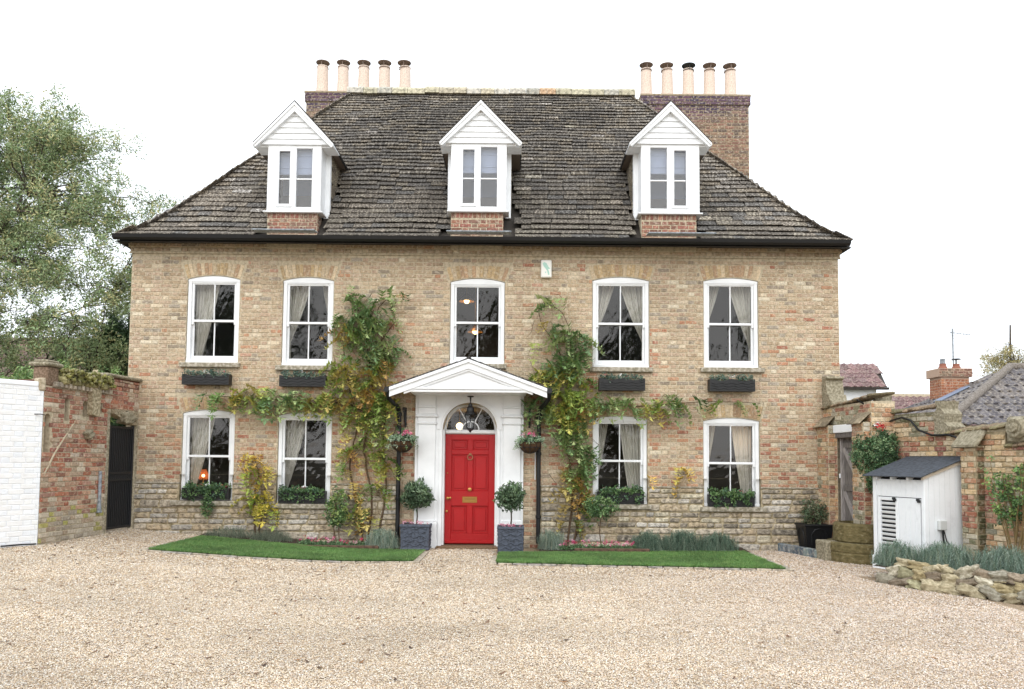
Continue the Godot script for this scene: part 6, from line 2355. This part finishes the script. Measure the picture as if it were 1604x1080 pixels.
	# engineering bricks on edge
	var eb := thing("brick_edging", "low curb of blue-grey bricks on edge by the black planter", "edging")
	var e0 := Vector2(4.92, 0.02)
	var e1 := Vector2(5.2, 1.16)
	for k in 15:
		var p := e0.lerp(e1, (k + 0.5) / 15.0)
		var mb := MB.new()
		mb.bbox(Vector3.ZERO, Vector3(0.072, 0.17, 0.12), Vector3.ONE * 0.008)
		part(eb, "brick", mb.mesh(), tone(pick([hexc("6d7880"), hexc("7d878d"), hexc("5f6a73"), hexc("89908f")], 0.1), M.brick, "blue"), Transform3D(Basis(Vector3.UP, -atan2(e1.y - e0.y, e1.x - e0.x)) * Basis(Vector3.BACK, rnd(-0.02, 0.02)), Vector3(p.x, 0.055, p.y)))
	var fill := MB.new()
	fill.hexa([Vector3(4.98, -0.05, 0.03), Vector3(5.74, -0.05, 0.03), Vector3(4.98, 0.1, 0.03), Vector3(5.74, 0.1, 0.03), Vector3(5.24, -0.05, 1.14), Vector3(5.8, -0.05, 1.14), Vector3(5.24, 0.1, 1.14), Vector3(5.8, 0.1, 1.14)])
	var fs := part(self, "raised_corner_soil", fill.mesh(), M.soil)
	fs.set_meta("kind", "structure")
	fs.set_meta("label", "soil behind the blue-grey brick curb")
	# mossy stone trough in two tiers
	var mossm := mat(hexc("948c74"), 0.95, ntex(0.02, 5, [[0.0, Color(0.5, 0.49, 0.36)], [0.35, Color(0.66, 0.63, 0.5)], [0.6, Color(0.76, 0.72, 0.58)], [0.78, Color(0.86, 0.83, 0.74)], [0.86, Color(1, 1, 0.95)]], 512, 131), 0.9, M.coping.heightmap_texture, 1.5)
	var tg := thing("stone_trough", "rounded two tier mossy stone trough left of the white shed", "stone trough", "", Vector3(5.86, -0.03, 1.42))
	var t1 := MB.new()
	t1.lathe([Vector2(0.60, 0.0), Vector2(0.61, 0.17), Vector2(0.60, 0.20), Vector2(0.615, 0.21), Vector2(0.615, 0.33), Vector2(0.6, 0.35), Vector2(0.0, 0.35)], 26)
	part(tg, "lower_tier", t1.mesh(), mossm)
	var t2 := MB.new()
	t2.lathe([Vector2(0.48, 0.351), Vector2(0.5, 0.37), Vector2(0.5, 0.62), Vector2(0.48, 0.655), Vector2(0.4, 0.66), Vector2(0.38, 0.5), Vector2(0.0, 0.5)], 26)
	part(tg, "upper_tier", t2.mesh(), mossm)
	var tb := thing("stone_block", "grey weathered stone block at the end of the brick curb", "stone block", "", Vector3(5.3, -0.03, 1.3))
	var rr := RandomNumberGenerator.new()
	rr.seed = 6
	var sb := MB.new()
	sb.xf = Transform3D(Basis(Vector3.UP, 0.1), Vector3(0, 0.18, 0))
	sb.bbox(Vector3.ZERO, Vector3(0.3, 0.36, 0.4), Vector3.ONE * 0.02, 0.08, rr)
	part(tb, "block", sb.mesh(), M.coping)
	# ivy ball on the wall
	var iv := thing("ivy_climber", "rounded clump of dark green ivy with a red flower on the garden wall", "ivy", "", Vector3(6.0, 0.9, 1.62))
	var im := MB.new()
	im.tube([Vector3(-0.12, -0.85, 0.1), Vector3(-0.1, -0.3, 0.08), Vector3(-0.02, 0.3, 0.05), Vector3(0.0, 0.9, 0.0), Vector3(-0.05, 1.45, -0.05)], [0.045, 0.04, 0.03, 0.025, 0.015], 7)
	part(iv, "stem", im.mesh(), mat(hexc("8a6242"), 0.95))
	shrub(iv, "foliage", Vector3(-0.02, 0.86, 0.0), Vector3(0.38, 0.42, 0.34), 1500, M.knot_small, 0.62, [hexc("3f5c3a"), hexc("4e6e48"), hexc("65855a"), hexc("33502f"), hexc("839a70"), hexc("2c452c")], 0.55)
	shrub(iv, "foliage", Vector3(-0.14, 0.45, 0.08), Vector3(0.16, 0.26, 0.14), 150, M.knot_small, 0.75, [hexc("3f5c3a"), hexc("4e6e48"), hexc("6a7a4a")], 0.3)
	shrub(iv, "foliage", Vector3(-0.1, 1.3, -0.02), Vector3(0.1, 0.2, 0.1), 60, M.knot_small, 0.65, [hexc("4a6644"), hexc("65805a")], 0.3)
	for k in 5:
		part(iv, "flower", M.knot_small, tone(pick([hexc("d01c2c"), hexc("b8142a")] if k else [hexc("f0e6e6")], 0.06), M.petal, "petal"), Transform3D(rot().scaled(Vector3.ONE * 0.7), Vector3(-0.03 + rnd(-0.05, 0.06) - (0.1 if k == 0 else 0.0), 1.29 + rnd(-0.03, 0.04), 0.22)))


func vine(called: String, label: String, stems: Array, blobs: Array, mixes: Array, sd: int) -> void:
	var o := thing(called, label, "wisteria" if called == "wisteria" else "climber")
	var i := 0
	for s in stems:
		var pts := []
		for p in s:
			pts.append(Vector3(p[0], p[1], 0.05))
		var cv := Curve3D.new()
		for k in pts.size():
			var d: Vector3 = (pts[mini(k + 1, pts.size() - 1)] - pts[maxi(k - 1, 0)]) / 6.0
			cv.add_point(pts[k], -d, d)
		var fine := []
		var rad := []
		var n := 34
		for k in n + 1:
			var q := cv.sample_baked(cv.get_baked_length() * k / n, true)
			q += Vector3(0.03 * wob.get_noise_2d(k * 30.0, i * 90.0), 0.0, 0.02 * wob.get_noise_2d(k * 30.0 + 500.0, i * 90.0))
			fine.append(q)
			rad.append(lerpf(0.022, 0.006, float(k) / n))
		var b := MB.new()
		b.tube(fine, rad, 6)
		part(o, "stem", b.mesh(), M.stem)
		i += 1
	var sets := [[[], PackedColorArray()], [[], PackedColorArray()]]
	var tw := MB.new()
	for q in blobs:
		var count := int(q[4] * 0.46)
		for k in count:
			var a := rnd(0, TAU)
			var r := sqrt(rng.randf()) * 1.05
			var p := Vector3(q[0] + cos(a) * r * q[2], q[1] + sin(a) * r * q[3], 0.05 + rnd(0.0, 0.13))
			var mix: Array = mixes[q[5]]
			var z := int(rng.randi() % 2)
			var bs := Basis(Vector3.UP, rnd(-1.5, 1.5)) * Basis(Vector3.RIGHT, rnd(-0.5, 0.35)) * Basis(Vector3.BACK, rnd(-0.3, 0.3))
			sets[z][0].append(Transform3D(bs.scaled(Vector3.ONE * rnd(0.85, 1.4)), p))
			sets[z][1].append(pick(mix, 0.2))
		for k in int(count / 9.0) + 1:
			var p := Vector3(q[0] + rnd(-1, 1) * q[2], q[1] + rnd(-1, 1) * q[3], 0.05)
			tw.tube([p, p + Vector3(rnd(-0.15, 0.15), rnd(-0.2, 0.2), 0.04), p + Vector3(rnd(-0.25, 0.25), rnd(-0.3, 0.3), 0.07)], [0.005, 0.004, 0.002], 4, false)
	part(o, "twigs", tw.mesh(), M.stem).set_meta("kind", "stuff")
	for z in 2:
		scatter(o, "foliage", [M.pin_a, M.pin_b][z], M.leaf, sets[z][0], sets[z][1])


func climbers() -> void:
	M.pin_a = pinnate(6, 0.25, 0.052, 5)
	M.pin_b = pinnate(7, 0.29, 0.05, 9)
	var green := [hexc("6f8a55"), hexc("829a62"), hexc("5e794c"), hexc("93a46d"), hexc("6a865a"), hexc("9eaa74")]
	var mid := [hexc("7f9748"), hexc("99a552"), hexc("647f40"), hexc("b0aa58"), hexc("8fa056"), hexc("a89a50")]
	var rust := [hexc("9c9a50"), hexc("b09a54"), hexc("7f9650"), hexc("a8844a"), hexc("93804a"), hexc("789250"), hexc("b8a660")]
	var gold := [hexc("cfae55"), hexc("d8bb62"), hexc("c6a450"), hexc("bdb058")]
	var L := [[-3.05, 4.64, 0.21, 0.16, 10, 0], [-2.7, 4.55, 0.26, 0.12, 14, 0], [-2.31, 4.6, 0.33, 0.09, 14, 0], [-2.87, 4.19, 0.35, 0.26, 45, 0], [-2.51, 4.19, 0.29, 0.23, 30, 0], [-2.18, 4.13, 0.12, 0.09, 6, 0], [-3.1, 3.89, 0.19, 0.23, 20, 2], [-2.68, 3.77, 0.41, 0.29, 60, 0], [-2.38, 3.6, 0.26, 0.23, 35, 0], [-2.85, 3.24, 0.44, 0.26, 46, 1], [-2.38, 3.13, 0.26, 0.26, 30, 2], [-3.2, 3.29, 0.12, 0.18, 8, 2], [-2.84, 2.77, 0.44, 0.23, 40, 2], [-2.37, 2.65, 0.29, 0.23, 35, 1], [-2.71, 2.3, 0.36, 0.25, 40, 1], [-2.24, 2.25, 0.18, 0.18, 12, 0], [-2.64, 1.83, 0.38, 0.25, 30, 1], [-2.99, 1.48, 0.14, 0.3, 14, 2], [-2.35, 1.55, 0.2, 0.22, 16, 1], [-2.69, 1.02, 0.33, 0.25, 20, 2], [-2.91, 0.79, 0.14, 0.23, 8, 2], [-2.34, 1.02, 0.14, 0.18, 8, 1], [-2.62, 0.56, 0.28, 0.2, 14, 2], [-5.53, 2.72, 0.18, 0.09, 8, 0], [-5.18, 2.77, 0.26, 0.12, 18, 1], [-4.77, 2.77, 0.26, 0.14, 26, 1], [-4.36, 2.73, 0.29, 0.15, 32, 0], [-3.89, 2.7, 0.26, 0.14, 28, 0], [-3.54, 2.62, 0.26, 0.16, 26, 1], [-3.25, 2.71, 0.21, 0.19, 18, 2]]
	var R := [[0.55, 4.51, 0.21, 0.11, 12, 0], [0.93, 4.58, 0.07, 0.09, 3, 0], [0.49, 4.16, 0.14, 0.14, 5, 2], [0.38, 3.74, 0.09, 0.07, 4, 1], [0.96, 3.98, 0.29, 0.18, 26, 0], [1.14, 3.69, 0.29, 0.26, 50, 0], [0.91, 3.45, 0.33, 0.21, 44, 0], [0.73, 3.15, 0.33, 0.19, 36, 1], [1.09, 3.04, 0.35, 0.23, 40, 1], [0.56, 2.62, 0.29, 0.23, 30, 0], [0.97, 2.57, 0.37, 0.29, 60, 1], [1.28, 2.57, 0.24, 0.23, 35, 2], [1.09, 2.1, 0.33, 0.26, 45, 0], [1.21, 1.69, 0.27, 0.26, 36, 0], [0.98, 1.28, 0.23, 0.21, 20, 2], [1.21, 1.05, 0.23, 0.21, 22, 2], [1.1, 0.65, 0.18, 0.23, 12, 2], [1.21, 0.36, 0.12, 0.16, 5, 2], [1.5, 1.87, 0.07, 0.35, 8, 0], [1.79, 2.67, 0.26, 0.12, 22, 0], [2.2, 2.66, 0.21, 0.1, 16, 0], [2.67, 2.66, 0.26, 0.1, 20, 1], [2.96, 2.7, 0.21, 0.1, 18, 0], [3.37, 2.66, 0.09, 0.08, 6, 0], [3.72, 2.63, 0.12, 0.06, 6, 1], [4.07, 2.69, 0.16, 0.05, 6, 0], [4.43, 2.71, 0.14, 0.04, 3, 1], [2.57, 1.33, 0.06, 0.03, 4, 3], [3.12, 1.42, 0.13, 0.1, 10, 3]]
	var LS := [[[-2.6, 0.07], [-2.55, 0.9], [-2.71, 1.83], [-2.55, 2.54], [-2.69, 3.72], [-2.89, 4.56], [-3.07, 4.7]], [[-2.68, 0.07], [-2.81, 0.78], [-2.96, 1.48], [-2.84, 2.3], [-3.03, 3.01], [-3.17, 3.96]], [[-2.45, 0.09], [-2.29, 1.02], [-2.36, 1.84], [-2.32, 2.78], [-2.4, 3.72], [-2.53, 4.32], [-2.29, 4.6]], [[-2.58, 2.42], [-3.08, 2.63], [-3.55, 2.61], [-4.49, 2.69], [-5.67, 2.75]], [[-2.69, 3.48], [-2.4, 3.84], [-2.19, 4.14]]]
	var RS := [[[1.04, 0.1], [1.12, 1.17], [0.98, 2.1], [1.06, 3.04], [1.11, 3.76], [0.91, 4.35], [0.55, 4.53]], [[1.16, 0.12], [1.27, 1.05], [1.21, 1.87], [1.33, 2.57], [1.74, 2.65], [2.33, 2.62], [3.5, 2.71], [4.56, 2.7]], [[0.98, 2.1], [0.74, 2.57], [0.68, 3.04], [0.91, 3.52], [0.51, 4.17], [0.5, 4.47]]]
	vine("wisteria", "tall wisteria left of the porch with a side branch over the lower windows", LS, L, [green, mid, rust, gold], 1)
	vine("wisteria", "denser wisteria right of the porch with a side branch over the right-hand windows", RS, R, [green, mid, rust, gold], 2)
	var ygreen := [hexc("a9ad4c"), hexc("b8b050"), hexc("8f9f46"), hexc("7a9446"), hexc("c4b24c")]
	vine("yellow_climber", "small yellow-leaved climber between the two lower left windows", [[[-4.66, 0.2], [-4.7, 0.9], [-4.62, 1.3], [-4.75, 1.7]], [[-4.6, 0.2], [-4.5, 0.9], [-4.55, 1.5]]], [[-4.72, 1.62, 0.24, 0.08, 13, 0], [-4.85, 1.42, 0.14, 0.1, 7, 1], [-4.5, 1.40, 0.16, 0.14, 11, 0], [-4.66, 1.15, 0.14, 0.1, 6, 0], [-4.7, 0.95, 0.22, 0.12, 14, 1], [-4.55, 0.78, 0.22, 0.13, 16, 1], [-4.4, 0.68, 0.14, 0.1, 7, 1]], [gold, ygreen], 3)


# a tree: trunk, limbs to given ends, twigs and leaf knots about them
func tree(called: String, label: String, foot: Vector3, trunk: Array, ends: Array, thick: float, leafs: int, lm: Mesh, lscale: float, spread: float, cols: Array, grp := "", droop := 0.1) -> Node3D:
	var o := thing(called, label, "tree", grp, foot)
	var b := MB.new()
	var rad := []
	for i in trunk.size():
		rad.append(lerpf(thick, thick * 0.25, float(i) / (trunk.size() - 1)))
	b.tube(trunk, rad, 10)
	part(o, "trunk", b.mesh(), M.bark)
	var lb := MB.new()
	var xs := []
	var cs := PackedColorArray()
	# the first ends belong to main limbs that leave the trunk; the others branch off the nearest main limb
	var mains := []
	var n_main := mini(maxi(6, ends.size() / 14), 18)
	for ei in ends.size():
		var e: Vector3 = ends[ei]
		var main := ei < n_main
		var s: Vector3
		if main:
			var t := clampf((e.y - trunk[0].y) / (trunk[-1].y - trunk[0].y) * 0.75 - rnd(0.05, 0.2), 0.12, 0.97) * (trunk.size() - 1)
			var k := int(t)
			s = trunk[k].lerp(trunk[mini(k + 1, trunk.size() - 1)], t - k)
		else:
			var best := 1e9
			for lm2 in mains:
				for q in range(2, 8):
					var dd: float = lm2[q].distance_to(e) + 0.35 * absf(q - 4.0)
					if dd < best:
						best = dd
						s = lm2[q]
		var m := s.lerp(e, 0.5) + Vector3(rnd(-0.3, 0.3), rnd(0.1, 0.5), rnd(-0.3, 0.3)) * s.distance_to(e) * 0.2
		var pts := []
		var kk := 1.0 if main else 0.5
		for i in 9:
			var u := i / 8.0
			var p := s.lerp(m, u).lerp(m.lerp(e, u), u)
			p += Vector3(wob.get_noise_2d(i * 60.0, e.x * 200.0), wob.get_noise_2d(i * 60.0, e.y * 200.0), 0) * 0.22 * u
			p.y -= droop * u * u * s.distance_to(e) * 0.3
			pts.append(p)
		if main:
			mains.append(pts)
		var limb := []
		for f in [0.3, 0.27, 0.24, 0.2, 0.17, 0.13, 0.1, 0.07, 0.03]:
			limb.append(thick * f * kk)
		lb.tube(pts, limb, 6, false)
		for tw in 10:
			var i := 4 + tw % 5
			var p: Vector3 = pts[i]
			var d: Vector3 = (sph() + (pts[8] - pts[0]).normalized() * 0.7 - Vector3.UP * droop).normalized() * spread * rnd(0.5, 1.2)
			var q: Vector3 = p + d * 0.5 + Vector3(0, 0.05, 0)
			var r: Vector3 = p + d - Vector3(0, droop * spread * 0.5, 0)
			lb.tube([p, q, r], [thick * 0.045, thick * 0.03, thick * 0.012], 4, false)
			for l in leafs:
				var u := rnd(0.25, 1.05)
				var c := p.lerp(q, u).lerp(q.lerp(r, u), u) + sph() * rnd(0.0, 0.16) * spread
				xs.append(Transform3D(rot().scaled(Vector3.ONE * lscale * rnd(0.7, 1.25)), c))
				cs.append(pick(cols, 0.22))
	part(o, "limbs", lb.mesh(), M.bark)
	scatter(o, "crown", lm, M.leaf, xs, cs)
	return o


func trees() -> void:
	M.knot_tree = knot(10, 0.13, 0.11, 0.036, 15)
	var ends := []
	# the crown leans out over the wall: many limb ends in an uneven cone
	while ends.size() < 310:
		var y := rnd(3.9, 10.3)
		var k := (y - 2.0) / 8.4
		var reach := 5.4 * sqrt(maxf(0.0, 1.0 - pow(absf(k - 0.36) / 0.68, 2.0))) + 0.25
		var a := rnd(0, TAU)
		var r := pow(rng.randf(), 0.4) * reach
		var e := Vector3(0.9 + cos(a) * r * (1.0 if cos(a) > 0 else 0.8), y, sin(a) * r * 0.75)
		if e.length() < 2.5:
			continue
		ends.append(e)
	tree("tall_tree", "tall thinly leaved tree rising behind the white wall at the left", Vector3(-14.5, 0, -5.2), [Vector3(0, 0, 0), Vector3(0.1, 1.8, 0), Vector3(-0.1, 3.4, 0.1), Vector3(0.2, 5.2, 0), Vector3(0.1, 7.2, 0), Vector3(0.3, 9.2, 0)], ends, 0.18, 6, M.knot_tree, 0.9, 0.75, [hexc("84946a"), hexc("94a276"), hexc("74885e"), hexc("a2aa7e"), hexc("82986c"), hexc("b0aa7a")])
	# dark evergreen beside the house
	var e2 := []
	for i in 44:
		var y := rnd(0.8, 5.4)
		var a := rnd(0, TAU)
		var r := 0.85 * (1.0 - 0.45 * y / 5.6) * rnd(0.6, 1.0)
		e2.append(Vector3(cos(a) * r, y, sin(a) * r))
	tree("evergreen_tree", "dense dark evergreen rising just left of the house corner", Vector3(-10.15, 0, -6.2), [Vector3(0, 0, 0), Vector3(0.05, 2.5, 0), Vector3(0, 5.4, 0)], e2, 0.1, 14, M.knot_tree, 0.9, 0.4, [hexc("3a5236"), hexc("48613f"), hexc("2f442c"), hexc("557048")])
	var e3 := []
	for i in 26:
		e3.append(Vector3(rnd(-1.1, 1.0), rnd(1.6, 3.2), rnd(-0.6, 0.6)))
	tree("garden_bush", "broad green bush behind the old brick wall by the iron gate", Vector3(-9.3, 0, -1.6), [Vector3(0, 0, 0), Vector3(0, 1.4, 0), Vector3(0, 2.6, 0)], e3, 0.08, 10, M.knot_tree, 0.85, 0.5, [hexc("708c54"), hexc("829c60"), hexc("5f7d4a"), hexc("96ad6c")])
	# birch beyond the bungalow
	var e4 := []
	for i in 34:
		var y := rnd(3.0, 7.2)
		e4.append(Vector3(rnd(-1.3, 1.3) * (1.0 - 0.6 * (y - 3.0) / 4.4) , y, rnd(-0.8, 0.8)))
	tree("birch_tree", "thin birch with yellowing hanging twigs beyond the grey roof at the right", Vector3(19.9, 0, -17.0), [Vector3(0, 0, 0), Vector3(0.1, 2.5, 0), Vector3(0, 5.0, 0), Vector3(0.05, 7.2, 0)], e4, 0.12, 5, M.knot_tree, 0.8, 0.9, [hexc("9a9060"), hexc("a89a68"), hexc("8a8a5a"), hexc("b8a878")], "", 1.2)
	# trees across the road, which the windows mirror
	var k2 := 0
	for p in [[-17.0, 37.0, 13.0, "leftmost"], [-7.5, 40.0, 12.0, "second from the left"], [1.0, 38.0, 13.5, "middle"], [9.5, 41.0, 12.5, "second from the right"], [19.0, 38.0, 13.0, "rightmost"]]:
		var e5 := []
		for i in 60:
			var y: float = rnd(1.0, p[2])
			var a := rnd(0, TAU)
			var r: float = 4.6 * sqrt(maxf(0.05, 1.0 - pow(absf(y / p[2] - 0.55) / 0.5, 2.0))) * sqrt(rng.randf())
			e5.append(Vector3(cos(a) * r, y, sin(a) * r))
		tree("roadside_tree", "%s of the big trees across the road that the windows mirror" % p[3], Vector3(p[0], 0, p[1]), [Vector3(0, 0, 0), Vector3(0.2, 3, 0), Vector3(-0.1, 7, 0), Vector3(0, p[2] - 1.0, 0)], e5, 0.35, 7, M.knot_tree, 2.2, 1.3, [hexc("55663c"), hexc("647445"), hexc("46583a")], "trees across the road")
		k2 += 1


func gravel() -> void:
	var pm := lump(2, 2.4, 0.5, 31)
	var xs := []
	var cs := PackedColorArray()
	var left := PackedVector2Array([Vector2(-5.6, 0.3), Vector2(-1.43, 0.7), Vector2(-1.43, 2.27), Vector2(-5.6, 2.6)])
	var right := PackedVector2Array([Vector2(-0.3, 0.9), Vector2(4.22, 0.4), Vector2(4.2, 2.84), Vector2(-0.3, 2.4)])
	var cols := [hexc("e2d2b8"), hexc("d8c3a4"), hexc("d0b696"), hexc("e6decf"), hexc("d9c9b8"), hexc("c6b098"), hexc("b8ab9c"), hexc("ddcfb6"), hexc("c9beb2"), hexc("ece5da"), hexc("ad9880"), hexc("d3bda6")]
	for zone in [[9.6, 7.6, 8500.0, 1.0], [7.6, 5.6, 6500.0, 1.1], [5.6, 3.4, 3600.0, 1.25], [3.4, 0.0, 1900.0, 1.5]]:
		var z1: float = zone[0]
		var z0: float = zone[1]
		var wide := (14.7 - z0) * 0.66 + 0.9
		wide = minf(wide, 7.6)
		var n := int((z1 - z0) * wide * 2.0 * zone[2])
		for i in n:
			var x := rnd(-wide, wide)
			var z := rnd(z0, z1)
			if absf(x) > (14.7 - z) * 0.66 + 0.9:
				continue
			if z < 2.9 and (Geometry2D.is_point_in_polygon(Vector2(x, z), left) or Geometry2D.is_point_in_polygon(Vector2(x, z), right)):
				continue
			if z < 0.75 and (x > -5.6 and x < -1.45 or x > -0.25 and x < 4.25):
				continue
			if x > 4.9 and (x - 4.85) * 1.9 > z - 3.4 and z > 3.3 or x > 5.6 and z > 2.2:
				continue
			var s: float = rnd(0.0055, 0.0125) * zone[3]
			var b := Basis(Vector3.UP, rnd(0, TAU)) * Basis(Vector3.RIGHT, rnd(-0.5, 0.5)) * Basis().scaled(Vector3(s * rnd(0.9, 1.5), s * rnd(0.5, 0.85), s))
			xs.append(Transform3D(b, Vector3(x, ground(x, z) + rnd(-0.001, 0.006), z)))
			var c := pick(cols, 0.1)
			var k := 0.87 + 0.12 * wob.get_noise_2d(x * 12.0, z * 12.0 + 900.0) + 0.16 * wob.get_noise_2d(x * 3.0 + 70.0, z * 7.0)
			var pinker := smoothstep(0.0, 5.0, x) * 0.03
			cs.append(Color(minf(c.r * k, 0.95), minf(c.g * k * (1.0 - pinker * 0.4), 0.95), minf(c.b * k * (1.0 + pinker), 0.95)))
	var g := scatter(self, "gravel", pm, M.pebble, xs, cs)
	g.set_meta("label", "loose beige gravel covering the forecourt")
	# fallen leaves and twigs
	var lf := MB.new()
	leaf_into(lf, Transform3D(Basis(Vector3.RIGHT, 1.55), Vector3.ZERO), 0.085, 0.045, 0.25)
	var fx := []
	var fc := PackedColorArray()
	for i in 380:
		var z := rnd(0.7, 8.9) if i % 3 else rnd(0.7, 4.0)
		var x := rnd(-1, 1) * minf((14.7 - z) * 0.64, 7.0)
		if i % 2:
			x = -absf(x)
		if Geometry2D.is_point_in_polygon(Vector2(x, z), left) and i % 3: continue
		if x > 4.8 and z > 3.0: continue
		fx.append(Transform3D(Basis(Vector3.UP, rnd(0, TAU)) * Basis(Vector3.RIGHT, rnd(-0.12, 0.12)).scaled(Vector3(rnd(0.5, 1.0), 0.9, rnd(0.5, 1.15))), Vector3(x, ground(x, z) + 0.013, z)))
		fc.append(pick([hexc("5a3f2a"), hexc("6b4a32"), hexc("4a3426"), hexc("8a6440")], 0.2))
	var fl := scatter(self, "fallen_leaves", lf.mesh(), M.leaf, fx, fc)
	fl.set_meta("label", "brown fallen leaves scattered over the gravel")
